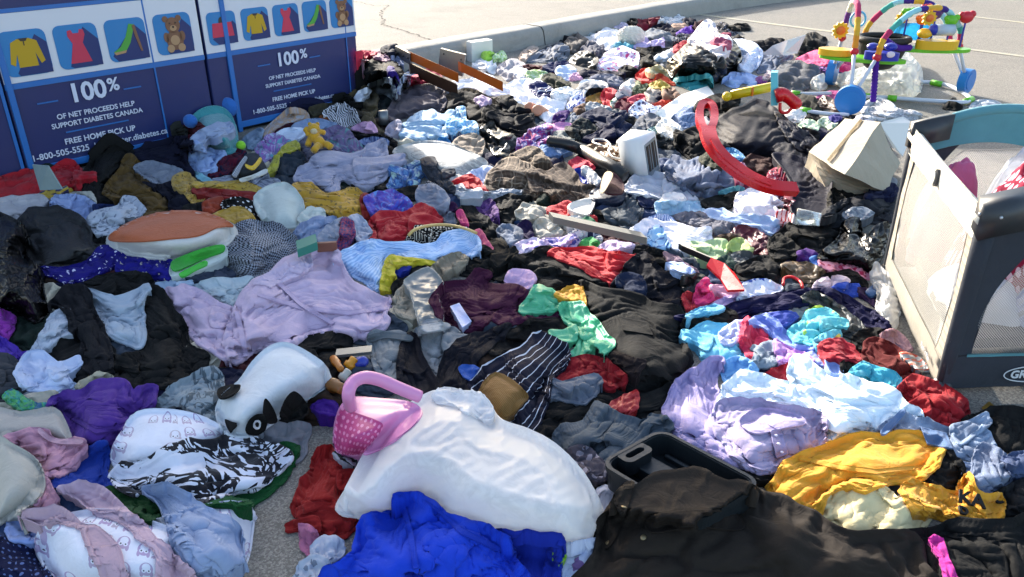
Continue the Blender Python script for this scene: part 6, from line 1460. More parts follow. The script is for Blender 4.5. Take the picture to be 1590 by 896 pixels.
# teal plush, tennis ball, yellow plush, cream fluffy toy, doll feet
def fuzz(hx, name): return fab(hx, 'heather', hx, .012, rough=.95, sheen=.6, wr=2.5)
bf = fuzz('2c64b0', 'blue'); q_, n_, po = on_surf('teal_plush', 345, 172)
for u_, v_, r in ((352, 168, 14), (293, 190, 10)):
    mp = mpp(u_, v_, q_.z); c0 = at(u_, v_, q_.z+.01)+Vector((0, .03, 0)); balls('ear', [(c0, r*mp, .035, r*mp)], bf, po)
z_ = zz(374, 226, .05); solo(balls('tennis_ball', [(at(374, 226, z_), .033, .033, .033)], fuzz('8cd020', 'lime'), seg=24), 'lime tennis ball beside the teal plush', 'tennis ball')
z_ = zz(490, 225, .02); mp = mpp(490, 220, z_); b0 = at(492, 225, z_)
yf = fuzz('c09010', 'yellow'); e = empty('plush_toy', Vector((b0.x, b0.y, 0)), 'small mustard yellow plush animal on the grey purple sweater', 'plush toy')
bm = bmesh.new(); J = lambda u, v, h: at(u, v, z_+h)
for a, b, r in ((J(482, 207, .10), J(492, 216, .06), 9), (J(492, 216, .06), J(500, 226, .03), 8)): add_tube(bm, [a.lerp(b, t) for t in (0, .3, .7, 1)], [r*mp*.8, r*mp, r*mp, r*mp*.8], 12)
for a, b, r in ((J(480, 210, .09), J(474, 200, .13), 4.5), (J(484, 214, .06), J(478, 226, .03), 4.5), (J(500, 224, .03), J(487, 234, .02), 5), (J(502, 224, .03), J(514, 229, .02), 5), (J(490, 208, .09), J(503, 206, .08), 4)): add_tube(bm, spline([a, a.lerp(b, .5)+Vector((0, 0, .01)), b], 4), r*mp, 10)
add_ball(bm, J(487, 200, .13), 9*mp, 9*mp, 8*mp); bm_mesh('body', bm, yf, e, smooth=True)
balls('muzzle', [(J(489, 202, .14)-Vector((0, .03, 0)), 5*mp, 4*mp, 4*mp)], fuzz('c8b48c', 'muzzle'), e, 12)
for du in (-6, 6): balls('ear', [(J(487+du, 193, .14), 3.2*mp, 2*mp, 3.4*mp)], yf, e, 10)
z_ = .10; mp = mpp(980, 55, z_); c0 = at(980, 56, z_)
bm = bmesh.new(); r_ = bmesh.ops.create_icosphere(bm, subdivisions=5, radius=1.)
for v in r_['verts']:
    d = v.co.copy(); k_ = 1+.10*float(noise2(np.array(d.x*5+d.z*3), np.array(d.y*5+d.z*4)))+.06*float(noise2(np.array(d.x*14+d.z*9), np.array(d.y*14-d.z*8)))
    v.co = c0+Vector((d.x*20*mp, d.y*16*mp, d.z*14*mp))*k_
solo(bm_mesh('fluffy_toy', bm, fuzz('d8d0c0', 'cream'), smooth=True), 'cream fluffy toy, round, at the far end of the heap', 'fluffy toy')
skin = plastic('c88a6a', .5, 'doll_vinyl', .02, .1); e = empty('doll', at(830, 172, 0), 'bare doll feet sticking out of the end of the long white sheet', 'doll')
z_ = zz(830, 172, .05)
for u, v, r in ((822, 166, 7), (835, 172, 9)):
    a = at(u, v, z_); mp = mpp(u, v, z_); bm = bmesh.new(); add_tube(bm, spline([a+Vector((.06, .14, -.05)), a+Vector((.02, .05, -.01)), a, a+Vector((-.005, -.02, .01))], 5), [r*mp*q for q in np.linspace(.8, 1., 15).tolist()+[.6]], 12); bm_mesh('foot', bm, skin, e, smooth=True)
# walking boot
p = main('boot', 'navy and maroon walking boot on its side, left of the slate blue grey cap', 'boot', '915,302 930,290 952,286 970,298 964,313 934,316', '1c2740~.5', k=1.5, fold='s')
piece('shaft', p, '938,298 944,272 954,268 968,284 966,300', '3a1a22', flat=.09); piece('sole', p, '932,293 938,270 947,266 952,272 944,288 937,298', 'a89478', flat=.13, amp=.4)
# pink toy basket with hearts
pk = plastic('c85a90', .3, 'pink_toy_plastic', 0, .06); lp = plastic('d88ab8', .3, 'pale_pink_plastic', 0, .05)
p = main('toy_basket', 'pink plastic toy basket with heart print and arched handle, behind the white bag', 'toy basket', '521,698 521,650 533,624 550,616 590,618 640,624 655,640 640,660 600,690 560,704', lp, fold='s', amp=0, k=1.6, H=.2)
piece('heart_panel', p, '522,697 522,652 534,630 552,640 585,652 594,662 572,690 558,703', fab('b83878', 'dots', 'd880ac', .03, .5, rough=.35, sheen=0., wr=.1), flat=.012)
zt = .36; hd = pxp((545, 632, .28), (541, 612, zt), (548, 594, zt+.02), (566, 586, zt+.02), (590, 590, zt), (618, 602, zt-.03), (652, 616, zt-.07))
o = tube_obj('handle', hd, .019, lp, p, 12, 8)
# tool case
tc_ = plastic('1a2024', .4, 'case_plastic', .12, .15, scale=12)
Bq, Aq, Cq = at(1027, 669, .15), at(934, 720, .13), at(1180, 750, .15); e = empty('tool_case', Vector((Bq.x, Bq.y-.15, 0)), 'open dark grey plastic tool case, empty, left of the lilac shirt', 'tool case')
a, b = Aq-Bq, Cq-Bq; la, lb = a.length, b.length; a.normalize(); b.normalize(); n_ = a.cross(b).normalized(); n_ = n_ if n_.z > 0 else -n_
Fm = frame(Bq, a, b, n_); th = .008; dp = .085
def ring_wall(name, out, inn, z0, z1):
    bm = bmesh.new(); n = len(out); L = [[bm.verts.new(Fm @ Vector((x, y, z))) for x, y in P] for P, z in ((out, z0), (out, z1), (inn, z1), (inn, z0))]
    for A, B in zip(L, L[1:]+L[:1]):
        for i in range(n): bm.faces.new((A[i], A[(i+1) % n], B[(i+1) % n], B[i]))
    return bm_mesh(name, bm, tc_, e)
ring_wall('wall', rrect(0, 0, la, lb, .04, 6), rrect(th, th, la-th, lb-th, .034, 6), -dp, 0); ring_wall('rim', rrect(-.006, -.006, la+.006, lb+.006, .044, 6), rrect(.004, .004, la-.004, lb-.004, .037, 6), -.016, .004)
bm = bmesh.new(); add_prism(bm, rrect(.004, .004, la-.004, lb-.004, .036, 6), Fm @ Matrix.Translation((0, 0, -dp)), .006); bm_mesh('floor', bm, tc_, e)
def blk_(nm, x0, x1, y0, y1, h): 
    bm = bmesh.new(); add_box(bm, Fm @ Matrix.Translation(((x0+x1)*la/2, (y0+y1)*lb/2, -dp+.006+h/2)), (x1-x0)*la, (y1-y0)*lb, h); bm_mesh(nm, bm, tc_, e, bevel=.007, segs=3)
blk_('divider', .33, .62, .05, .42, .045); blk_('divider', .45, .97, .42, .60, .03); blk_('divider', .05, .12, .1, .9, .02); blk_('divider', .66, .97, .66, .96, .045)
ring_wall('handle', rrect(la*.36, -.004, la*.78, lb*.16, .02, 5), rrect(la*.43, .016, la*.71, lb*.11, .012, 5), -.05, .003)
# jacket snaps and pockets, fleece tag, sweatshirt lettering
jm = plastic('8a7a5c', .35, 'snap_brass', 0, .1, metallic=.7)
for u, v in ((968, 789), (1000, 838), (946, 845)):
    q, n_, o = on_surf('jacket', u, v); bm = bmesh.new(); add_ball(bm, Vector((0, 0, 0)), .0085, .0085, .003, 14); bmesh.ops.transform(bm, matrix=n_.to_track_quat('Z', 'Y').to_matrix().to_4x4(), verts=bm.verts); bmesh.ops.translate(bm, vec=q+n_*.003, verts=bm.verts); bm_mesh('snap', bm, jm, o, smooth=True)
_, _, jo = on_surf('jacket', 1000, 800)
piece('pocket_flap', jo, '1010,800 1100,790 1150,800 1150,822 1080,818 1012,826', '231d19~.8', flat=.005, fold='c', amp=.6)
piece('placket', jo, '945,800 962,755 985,748 975,785 958,830 940,850', '251f1a~.8', flat=.007, fold='c', amp=.5)
blk2 = plastic('0c0b0a', .8, 'print_black', 0, .05)
for s_, u, v, sz, key, rot in (('KA', 1508, 785, .055, 'ysleeve', -.3), ('D', 1496, 800, .035, 'ysleeve', -.2), ('O', 1548, 782, .045, 'ysleeve', -.4)):
    q, n_, o = on_surf(key, u, v); xax = Vector((1, rot*.6, rot)).normalized(); n_ = (n_+Vector((0, -.4, .6))).normalized(); yax = n_.cross(xax).normalized(); xax = yax.cross(n_)
    text_obj('lettering', s_, sz, blk2, frame(q+n_*.006, xax, yax, n_), o, ext=.004, bold=.0015)

# collars, plackets and seams that show on the larger garments
def owner(label): return next(o for o in bpy.data.objects if o.get('label', '').startswith(label))
o = owner('lilac cotton shirt, right part'); cm = '9c8fb4'
piece('collar', o, '1148,652 1180,632 1232,640 1252,656 1216,664 1172,672', cm, flat=.012, fold='c', amp=.5, key='lilac_collar')
piece('placket', o, '1196,668 1212,664 1224,704 1206,710', cm, flat=.007, sharp=True)
for u, v in ((1205, 676), (1209, 689), (1214, 702)): q, n_, _ = on_surf('lilac_collar', 1200, 660); balls('button', [(Vector(at(u, v, zz(u, v, .006))), .006, .006, .003)], plastic('d8d0e0', .3, 'shell_button', 0, .05), o, 10)
o = owner('lilac fleece, big body'); fm = 'b09cb8'
for pts in ('398,458 404,455 470,474 540,482 600,474 601,480 540,488 468,480', '430,440 437,438 470,470 520,500 514,503 465,474', '364,484 371,482 380,520 385,552 378,553 372,522'): piece('seam', o, pts, fm, flat=.005, sharp=True)
o = owner('yellow sweatshirt, large'); piece('seam', o, '1240,712 1247,708 1300,720 1360,728 1420,722 1420,728 1360,735 1298,727', 'c88c06', flat=.005, sharp=True)
o = owner('royal blue fleece, large'); 
for pts in ('618,770 625,768 640,820 650,880 642,882 632,822', '660,775 668,780 720,820 780,850 776,856 714,827'): piece('seam', o, pts, '1036b0', flat=.006, sharp=True)
o = owner('big black coat, main part'); piece('pocket_flap', o, '960,490 1005,500 1015,520 968,512', '101116', flat=.006, sharp=True)
o = owner('light grey rain trousers'); piece('waistband', o, '652,506 690,500 698,508 656,516', '9a9da0', flat=.006)
o = owner('grey trousers, left of the dark jeans'); piece('waistband', o, '573,520 600,515 637,520 637,528 600,524 574,530', '5c6266', flat=.006)
o = owner('faded blue jeans'); piece('waistband', o, '1368,668 1398,637 1406,640 1378,672', '54709a', flat=.006); piece('pocket', o, '1430,662 1470,672 1480,696 1440,688', '4a658c', flat=.006, sharp=True)
o = owner('purple fleece, folded'); piece('seam', o, '110,650 117,648 150,665 190,660 190,666 148,672', '4a2c7c', flat=.006, sharp=True)
o = owner('pale pink shirt, beside the cream pillow'); piece('neckband', o, '62,664 85,680 124,681 125,688 84,687 60,672', 'c498a6', flat=.006)

# ------------------------------------------------------------------ playard
N0 = Vector((1.545, 2.44, 0)); F0 = Vector((1.765, 3.46, 0)); SH = Vector((.78, .05, 0)); ZT = .70
pt = empty('playard', (N0+F0+SH)/2, 'grey and taupe baby playard with mesh sides and teal rail, at the right edge', 'playard')
taupe = fab('8f887a', rough=.7, wr=.6); taupe2 = fab('9c9484', 'stripe', '8a8272', .03, .3, rough=.7); dgrey = fab('33373f', rough=.75, wr=.5); tealf = fab('4c8690', rough=.8, wr=.5); railw = fab('cfcabc', 'spots', 'a9b090', .05, .55, rough=.7); dpl = plastic('2c2f33', .4, 'corner_plastic', .03, .1)
def netting(name, hx, a):
    M = NT(name); uvn = M.n('ShaderNodeUVMap'); uvn.uv_map = 'uv'; mp_ = M.n('ShaderNodeMapping'); mp_.inputs['Rotation'].default_value[2] = R(45); M.l(uvn.outputs[0], mp_.inputs[0])
    sx = M.n('ShaderNodeSeparateXYZ'); M.l(mp_.outputs[0], sx.inputs[0]); per = .0065
    f = [M.math('LESS_THAN', M.math('FRACT', M.math('DIVIDE', sx.outputs[i], per)), a) for i in (0, 1)]; k = M.math('MAXIMUM', *f)
    M.b.inputs['Base Color'].default_value = lin(hx); M.b.inputs['Roughness'].default_value = .8
    tr = M.n('ShaderNodeBsdfTransparent'); mx = M.n('ShaderNodeMixShader'); M.l(k, mx.inputs[0]); M.l(tr.outputs[0], mx.inputs[1])
    tl = M.n('ShaderNodeBsdfTranslucent'); tl.inputs[0].default_value = lin(hx); m2 = M.n('ShaderNodeMixShader'); m2.inputs[0].default_value = .4; M.l(M.b.outputs[0], m2.inputs[1]); M.l(tl.outputs[0], m2.inputs[2])
    M.l(m2.outputs[0], mx.inputs[2]); M.l(mx.outputs[0], M.out.inputs[0]); return M.m
net_w = netting('white_netting', 'cfcdc4', .40); net_g = netting('grey_netting', '9a9a9c', .26)
def panel(name, O, ex, z_lo, z_hi, s0, s1, mat, off=0., n=16, bulge=0., par=None):
    """vertical fabric panel along O+ex*s with edges given as functions of s or t"""
    f = lambda q, t: q(t) if callable(q) else q
    L = ex.length; nv = Vector((-ex.y, ex.x, 0)).normalized()
    X = np.empty((n, n, 3)); UV = np.empty((n, n, 2))
    for i in range(n):
        for j in range(n):
            t = j/(n-1); z_mid = .35; a, b = f(s0, t), f(s1, t); s = a+(b-a)*i/(n-1); lo, hi = f(z_lo, s), f(z_hi, s); z = lo+(hi-lo)*t
            p = O+ex*s+nv*(off+bulge*math.sin(math.pi*s)*math.sin(math.pi*t)+.004*float(noise2(np.array(s*9+off*99), np.array(z*8)))); X[i, j] = (p.x, p.y, z); UV[i, j] = (s*L, z)
    me = grid_mesh(name, X, UV, .003, drop=.0)
    return link(name, me, mat, par or pt)
def side(O, ex, near, out):
    """out: sign of the outward normal relative to the panel's left normal"""
    if near == 'long':
        panel('netting', O, ex, .12, .63, .11, .90, net_w, .0, 18, .02*out); panel('bottom_band', O, ex, .03, .125, .02, .98, taupe, .006*out, bulge=.01*out)
        panel('edge_strip', O, ex, .12, .64, .0, lambda t: .10+.025*math.sin(math.pi*t)*-1+.02, taupe2, .006*out); panel('edge_strip', O, ex, .12, .64, lambda t: .885+.03*math.sin(math.pi*t), 1., taupe2, .006*out)
    else:
        sw = lambda t: .10+.22*max(0, (t-.35)/.65)**1.6
        panel('netting', O, ex, .16, .60, lambda t: sw(t)-.01, lambda t: 1-sw(t)+.01, net_g, .0, 18, .02*out); panel('bottom_band', O, ex, .03, .165, .0, 1., dgrey, .006*out, bulge=.012*out)
        panel('corner_sleeve', O, ex, .155, .66, .0, sw, dgrey, .005*out); panel('corner_sleeve', O, ex, .155, .66, lambda t: 1-sw(t), 1., dgrey, .005*out)
        panel('trim', O, ex, .162, .172, .08, .92, tealf, .010*out)
side(N0, F0-N0, 'long', 1); side(N0+SH, F0-N0, 'long', -1); side(N0, SH, 'short', -1); side(F0, SH, 'short', 1)
def rail(name, a, b, arch, r, mat, rz=1.):
    P = [a.lerp(b, t)+Vector((0, 0, arch*math.sin(math.pi*t))) for t in np.linspace(.0, 1., 15)]
    bm = bmesh.new(); add_tube(bm, P, r, 12)
    for v in bm.verts: pass
    return bm_mesh(name, bm, mat, pt, smooth=True)
zt = Vector((0, 0, ZT-.03))
panel('rail_cover', N0, F0-N0, .60, lambda s: .715-.0*s, .03, .97, railw, .018, n=14, bulge=.012); panel('rail_cover', N0+SH, F0-N0, .60, .715, .03, .97, railw, -.018, n=14)
rail('rail', N0+zt, F0+zt, -.01, .028, railw); rail('rail', N0+SH+zt, F0+SH+zt, -.01, .028, railw)
panel('rail_cover', F0, SH, lambda s: .58+.06*math.sin(math.pi*min(1, s*1.2)), lambda s: .70+.09*math.sin(math.pi*s)**.7, .0, 1., tealf, .012, n=20, bulge=.01); panel('rail_cover', F0, SH, lambda s: .58+.06*math.sin(math.pi*min(1, s*1.2)), lambda s: .70+.09*math.sin(math.pi*s)**.7, .0, 1., tealf, -.014, n=20)
rail('rail', F0+zt+Vector((0, 0, .02)), F0+SH+zt+Vector((0, 0, .02)), .09, .022, tealf); rail('rail', N0+zt, N0+SH+zt, .0, .018, dgrey)
for q in (N0, F0, N0+SH, F0+SH):
    bm = bmesh.new(); ctr = (N0+F0+SH)/2; ins = (ctr-q).normalized()
    add_tube(bm, [q+ins*.02+Vector((0, 0, z)) for z in (.02, .2, .5, .68)], [.022, .026, .03, .034], 12); bm_mesh('post', bm, dgrey, pt, smooth=True)
    dx = (F0-N0).normalized() if (q-N0).length < .1 or (q-N0-SH).length < .1 else -(F0-N0).normalized(); dy = SH.normalized() if (q-N0).length < .1 or (q-F0).length < .1 else -SH.normalized()
    c0 = q-dx*.025-dy*.025
    cp_ = ppd('corner_cap', c0+Vector((0, 0, .615)), c0+dx*.085+Vector((0, 0, .63)), c0+dy*.17+Vector((0, 0, .65)), c0+Vector((0, 0, .725)), dpl, pt, .016, 4, True)
    for s_ in (dx*.035, dy*.06): balls('rivet', [(c0+s_+Vector((0, 0, .695))-(dx+dy)*.002, .006, .006, .006)], plastic('b8bcc0', .3, 'rivet', 0, .05, metallic=.6), cp_, 10)
    bm = bmesh.new(); add_ball(bm, q+ins*.02+Vector((0, 0, .03)), .035, .035, .03); bm_mesh('foot', bm, dpl, pt, smooth=True)
bm = bmesh.new(); mid = N0+(F0-N0)*.47; lf = Vector((-(F0-N0).y, (F0-N0).x, 0)).normalized()
add_prism(bm, circ(0, 0, .022, .034, 24), frame(mid+lf*.028+Vector((0, 0, .655)), -(F0-N0).normalized(), UP, lf), .012); bt = bm_mesh('rail_button', bm, dpl, pt, bevel=.003)
bm = bmesh.new(); add_prism(bm, circ(0, 0, .012, .022, 20), frame(mid+lf*.041+Vector((0, 0, .655)), -(F0-N0).normalized(), UP, lf), .004); bm_mesh('button_centre', bm, plastic('b8b6ae', .4, 'button_grey', 0, .05), bt)
floor_ = ppd('mattress', N0+Vector((.05, .05, .16)), F0+Vector((.05, -.05, .16)), N0+SH+Vector((-.05, .05, .16)), N0+Vector((.05, .05, .20)), dgrey, pt, .015)
nrm = -Vector((-SH.y, SH.x, 0)).normalized(); lg = plastic('c8ccd0', .5, 'logo_white', 0, .03)
Lc = N0+SH*.40+nrm*.022+Vector((0, 0, .088))
tx = text_obj('lettering', 'GRACO', .044, lg, frame(Lc-Vector((0, 0, .015)), SH.normalized(), UP, nrm), pt, ext=.001, bold=.0012)
bm = bmesh.new(); nO = 40; o_ = [(.105*math.cos(k*2*math.pi/nO), .034*math.sin(k*2*math.pi/nO)) for k in range(nO)]; i_ = [(x*.965, y*.89) for x, y in o_]
Mx = frame(Lc, SH.normalized(), UP, nrm); L = [[bm.verts.new(Mx @ Vector((x, y, z))) for x, y in P] for P, z in ((o_, 0), (o_, .002), (i_, .002), (i_, 0))]
for A, B in zip(L, L[1:]+L[:1]):
    for i in range(nO): bm.faces.new((A[i], A[(i+1) % nO], B[(i+1) % nO], B[i]))
bm_mesh('logo_ring', bm, lg, pt)
tx = text_obj('lettering', "Pack 'n Play", .026, lg, frame(N0+(F0-N0)*.16+lf*.024+Vector((0, 0, .07)), -(F0-N0).normalized(), UP, lf), pt, ext=.001)
# what lies inside it
def heap_in(name, label, c0, rx, ry, z0, h, mat, seed, rough=1.):
    n = 44; rg = np.random.RandomState(seed); o1, o2 = rg.uniform(0, 300, 2); t = np.linspace(-1, 1, n); a, b = np.meshgrid(t, t, indexing='ij')
    x = a*np.sqrt(1-b*b/2); y = b*np.sqrt(1-a*a/2); r = np.hypot(x, y); wob = 1+.12*noise2(x*1.5+o1, y*1.5+o2)
    X = np.stack([c0[0]+x*rx*wob, c0[1]+y*ry*wob, z0+h*np.clip(1-r**3, 0, 1)+rough*.05*(np.abs(noise2(x*1.6+o2+.5*noise2(x*2+o1, y*2), y*2.2+o1))+.4*np.abs(noise2(x*4+o1, y*4+o2)))*np.clip(1.15-r, 0, 1)], -1)
    uv = np.stack([a*rx, b*ry], -1); me = grid_mesh(name, X, uv, .006, drop=.05); o = link(name, me, msp(mat), None); return solo(o, label, name.replace('_', ' '))
LA = F0-N0
def pin(s, t): q = N0+LA*s+SH*t; return (q.x, q.y)
heap_in('quilt', 'white quilt inside the playard, behind the white netting', pin(.35, .26), .15, .22, .20, .12, 'c8c8cc', 3)
heap_in('blanket', 'blue and white bundle inside the playard, near the logo', pin(.17, .62), .22, .13, .20, .24, '7484b4:tie:c4c8dc:.09:.5:a8a4a0', 5)
heap_in('blanket', 'cherry red blanket with white dots, heaped inside the playard', pin(.42, .50), .27, .24, .26, .44, '8c0c34:dots:d8b0bc:.026:.6', 8, 1.6)
heap_in('cloth', 'pink bundle inside the playard, against its far netting', pin(.78, .22), .13, .11, .2, .40, 'b85a80', 11)
heap_in('bag', 'clear plastic bag inside the playard, in its far right corner', pin(.84, .60), .17, .09, .2, .38, bagfilm('d4dae4', .7, .2), 15, 2.)

# ------------------------------------------------------------------ baby jumper
Lb, Fr, Rt = Vector((2.93, 7.47, 0)), Vector((2.70, 6.42, 0)), Vector((3.98, 7.12, 0))
jt = empty('baby_jumper', (Lb+Fr+Rt)/3, 'colourful baby jumper with three padded arches and blue disc feet, on the asphalt', 'baby jumper')
jw = plastic('c4c8d2', .35, 'white_tube', 0, .05); jg = plastic('62b418', .35, 'lime_plastic', 0, .06); jb = plastic('1c76c0', .35, 'blue_plastic', 0, .06); jr = plastic('c01428', .35, 'red_plastic_knob', 0, .06); jy = plastic('d8a814', .35, 'yellow_plastic', 0, .06)
jdb = plastic('1c2c9c', .35, 'dark_blue_plastic', 0, .06); jpur = fab('4a1f84', rough=.8); jk = fab('131418', rough=.6); jorange = plastic('d86a10', .4, 'orange_plastic', 0, .05)
segm = [fab('d88a14'), fab('6a3a8a'), fab('b8b430', 'dots', 'd8d8c0', .02, .5), fab('b02858'), fab('8cc4cc'), fab('3c9c90'), fab('d0a020'), fab('3c2a7c')]
cen = (Lb+Fr+Rt)/3
def disc(c0, r=.115, z=.12, face=.55):
    out = (c0-cen).normalized(); out = (out+Vector((0, -face, 0))).normalized(); xx = out.cross(UP).normalized()
    bm = bmesh.new(); add_prism(bm, circ(0, 0, r, r*.98, 36), frame(c0-out*.035+UP*z, xx, UP, out), .07); d = bm_mesh('disc_foot', bm, jb, jt, bevel=.012, segs=3)
    bm = bmesh.new(); add_prism(bm, circ(0, 0, r*.72, r*.7, 30), frame(c0+out*.034+UP*z, xx, UP, out), .006); bm_mesh('disc_plate', bm, jb, d, bevel=.003); return d
def arch(P0, P1, top, cols, knob_z=.42, spread=.16):
    """two legs rise from the discs to red knobs, a padded bow joins them"""
    d = (P1-P0).normalized(); K0 = P0+d*spread+UP*knob_z; K1 = P1-d*spread+UP*knob_z
    M0 = P0.lerp(P1, .5)+UP*top
    for a, k in ((P0, K0), (P1, K1)):
        bm = bmesh.new(); add_tube(bm, [a+d*(.03 if a == P0 else -.03)+UP*.16, k], .015, 10); bm_mesh('leg', bm, jw, jt, smooth=True)
        balls('knob', [(k, .033, .033, .033)], jr, jt, 16)
    lift = top-knob_z; P = spline([K0, K0+d*.05+UP*lift*.45, K0.lerp(M0, .55)+UP*lift*.36, M0, K1.lerp(M0, .55)+UP*lift*.36, K1-d*.05+UP*lift*.45, K1], 8)
    bm = bmesh.new(); n = 12; add_tube(bm, P, [.023+.002*math.sin(i*2.1) for i in range(len(P))], n)
    me_o = bm_mesh('padded_arch', bm, None, jt, smooth=True); me = me_o.data
    for m in segm: me.materials.append(m)
    nr = len(P)-1
    for i, f in enumerate(me.polygons):
        r_ = min(i//n, nr-1); f.material_index = cols[int(r_/nr*len(cols))]
    return K0, K1, M0
disc(Lb); disc(Fr); disc(Rt, .105, .12, 1.3)
K = arch(Lb, Fr, .80, [0, 1, 2, 2, 3, 3, 6, 0], .46, .20)
K2 = arch(Fr, Rt, .77, [0, 6, 3, 5, 4, 4, 7, 6, 6, 7, 4, 4, 5, 3, 0], .43, .22)
K3 = arch(Lb, Rt, .76, [0, 6, 3, 5, 4, 7, 6, 7, 4, 4, 5, 3], .43, .20)
# base tubes on the ground with lime joints
def gtube(q, z=.03):
    P = pxp(*[(u, v, z) for u, v in q]); tube_obj('base_tube', P, .017, jw, jt, 10, 6)
gtube([(1345, 150), (1385, 152), (1440, 156), (1492, 159), (1506, 155), (1500, 147), (1478, 135), (1455, 129), (1430, 127)]); gtube([(1318, 179), (1285, 177), (1250, 172), (1228, 165)]); gtube([(1228, 145), (1255, 146), (1290, 145)]); gtube([(1352, 152), (1372, 156), (1386, 164), (1388, 173), (1376, 178)])
for u, v, u2, v2 in ((1341, 149, 1356, 150), (1378, 152, 1392, 153), (1498, 158, 1509, 154), (1446, 128, 1462, 131), (1243, 171, 1259, 173), (1228, 145, 1242, 146)):
    bm = bmesh.new(); add_cyl(bm, at(u, v, .03), at(u2, v2, .03), .026, 14); bm_mesh('joint', bm, jg, jt, bevel=.006, smooth=True)
# tray ring with its two decks, the seat hanging in it
def deck(name, c0, rx, ry, rot, z, h, mat, par=jt):
    bm = bmesh.new(); ca, sa = math.cos(rot), math.sin(rot); add_prism(bm, circ(0, 0, rx, ry, 30), frame(c0+UP*z, Vector((ca, sa, 0)), Vector((-sa, ca, 0)), UP), h); return bm_mesh(name, bm, mat, par, bevel=min(h*.35, .02), segs=3)
cl = Lb.lerp(Fr, .55)+Vector((.05, -.02, 0)); dl = (Fr-Lb).normalized(); ang_ = math.atan2(.10, .42)
tl_ = deck('tray', Vector((2.86, 6.72, 0)), .33, .115, -.42, .37, .026, jg); deck('tray', Vector((3.52, 6.92, 0)), .30, .115, -.10, .41, .026, jg)
y1 = deck('toy_base', Vector((2.66, 6.80, 0)), .13, .085, -.4, .40, .05, jy)
bl = deck('toy_base', Vector((2.96, 6.60, 0)), .13, .07, -.42, .40, .06, jdb)
for s_ in (-.08, .06): balls('toy_bump', [(Vector((2.96+s_, 6.60, .50)), .05, .05, .03)], jdb, bl)
lab_ = balls('label_disc', [(Vector((2.99, 6.508, .455)), .034, .012, .024)], plastic('d8c8d0', .4, 'label_disc', 0, .05), bl)
y2 = deck('toy_base', Vector((3.52, 6.87, 0)), .17, .08, -.08, .436, .07, jy); balls('toy_bump', [(Vector((3.40, 6.87, .56)), .06, .06, .04)], jy, y2)
for x, m, r in ((3.46, jdb, .045),): balls('toy_drum', [(Vector((x, 6.85, .59)), r, r, r)], m, y2)
bm = bmesh.new(); add_cyl(bm, Vector((3.47, 6.85, .59)), Vector((3.62, 6.85, .59)), .045, 18); bm_mesh('toy_drum', bm, plastic('aab8c4', .2, 'clear_drum', 0, .05), y2, smooth=True)
for x, y, z, r, m in ((3.38, 6.92, .66, .05, jorange), (3.50, 6.95, .70, .05, plastic('5a1c6a', .4, 'plum_toy', 0, .05)), (3.60, 6.88, .66, .055, jg), (3.74, 6.92, .68, .06, jr), (3.30, 7.02, .70, .05, jg), (3.44, 7.02, .74, .04, jr)):
    bm = bmesh.new(); add_cyl(bm, Vector((x, y, .44)), Vector((x, y, z)), .008, 8); st_ = bm_mesh('toy_stalk', bm, jdb, y2); balls('toy', [(Vector((x, y, z)), r, r*.6, r*.8), (Vector((x+r*.7, y, z+r*.4)), r*.5, r*.4, r*.5), (Vector((x-r*.7, y, z+r*.3)), r*.45, r*.4, r*.45)], m, st_, 12)
bm = bmesh.new(); ring = [Vector((3.12+.20*math.cos(t), 6.98+.17*math.sin(t), .50)) for t in np.linspace(0, 2*math.pi, 28, endpoint=False)]; add_tube(bm, ring, .028, 8, True); st = bm_mesh('seat_rim', bm, jk, jt, smooth=True)
bm = bmesh.new(); rs = []
for z, k in ((.50, 1.), (.42, .98), (.32, .8), (.26, .5), (.24, .1)): rs.append([bm.verts.new((3.12+.20*k*math.cos(t), 6.98+.17*k*math.sin(t), z)) for t in np.linspace(0, 2*math.pi, 28, endpoint=False)])
for A, B in zip(rs, rs[1:]):
    for i in range(28): bm.faces.new((A[i], A[(i+1) % 28], B[(i+1) % 28], B[i]))
bm_mesh('seat', bm, jk, jt, smooth=True)
bm = bmesh.new(); rs = []
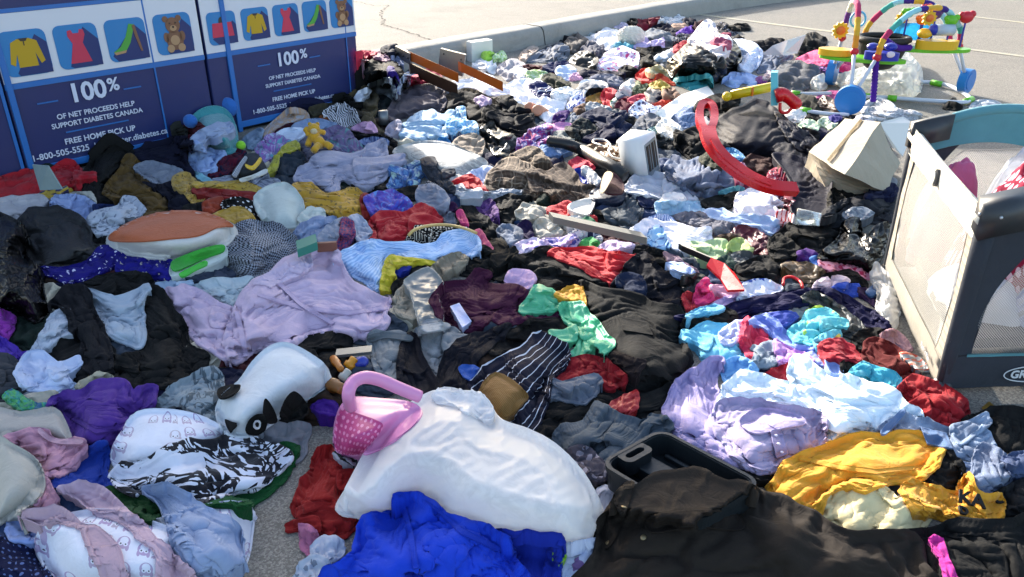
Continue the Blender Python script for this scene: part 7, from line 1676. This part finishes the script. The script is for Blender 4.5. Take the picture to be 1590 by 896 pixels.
for z, k in ((.46, 1.), (.52, 1.05), (.60, 1.08)): rs.append([bm.verts.new((3.42+.17*k*math.cos(t), 7.08+.07*k*math.sin(t), z)) for t in np.linspace(.3, 2.9, 14)])
for A, B in zip(rs, rs[1:]):
    for i in range(13): bm.faces.new((A[i], A[i+1], B[i+1], B[i]))
bmesh.ops.solidify(bm, geom=bm.faces[:], thickness=.02); bm_mesh('seat_back', bm, plastic('4ab0d8', .4, 'sky_blue_fabric', .05, .1), jt, smooth=True)
# scrunched purple straps
def strap(a, b, sag=.03):
    a, b = Vector(a), Vector(b); P = spline([a, a.lerp(b, .5)-UP*sag, b], 12); bm = bmesh.new(); add_tube(bm, P, [.020+.008*(i % 2) for i in range(len(P))], 8); bm_mesh('strap', bm, jpur, jt, smooth=True)
strap(K2[0]+UP*-.03, K2[0]+Vector((.04, .0, -.35)), 0); strap(K2[1], (3.72, 6.98, .46)); strap(K3[0], (3.28, 7.1, .44)); strap(K3[0]-UP*.02, K3[0]+Vector((-.06, 0, -.12)), 0); strap(K2[2]+Vector((-.32, -.05, -.24)), (3.30, 6.85, .45))
# sun faced toys hanging on the arches
for c0, r in ((Vector((2.66, 6.78, .60)), .07), (K2[2]+Vector((.0, -.03, -.07)), .06), (K3[2]+Vector((-.12, -.10, -.13)), .06)):
    pr = bmesh.new(); pts_ = [((r*(1.0 if k % 2 else .78))*math.cos(k*math.pi/11), (r*(1.0 if k % 2 else .78))*math.sin(k*math.pi/11)) for k in range(22)]; add_prism(pr, pts_, frame(c0, Vector((1, 0, 0)), UP, Vector((0, -1, 0))), .02); t_ = bm_mesh('sun_toy', pr, jy, jt, bevel=.004)
    balls('toy_face', [(c0+Vector((0, -.022, 0)), r*.55, .012, r*.5)], jorange, t_, 14)
bm = bmesh.new(); add_tube(bm, [Vector((2.80+.06*math.cos(t), 6.80, .68+.06*math.sin(t))) for t in np.linspace(0, 2*math.pi, 20, endpoint=False)], .009, 8, True); bm_mesh('ring_toy', bm, plastic('5ab0d4', .4, 'pale_blue_ring', 0, .05), jt, smooth=True)
print('all built', round(time.time()-T0, 1), len(bpy.data.objects))
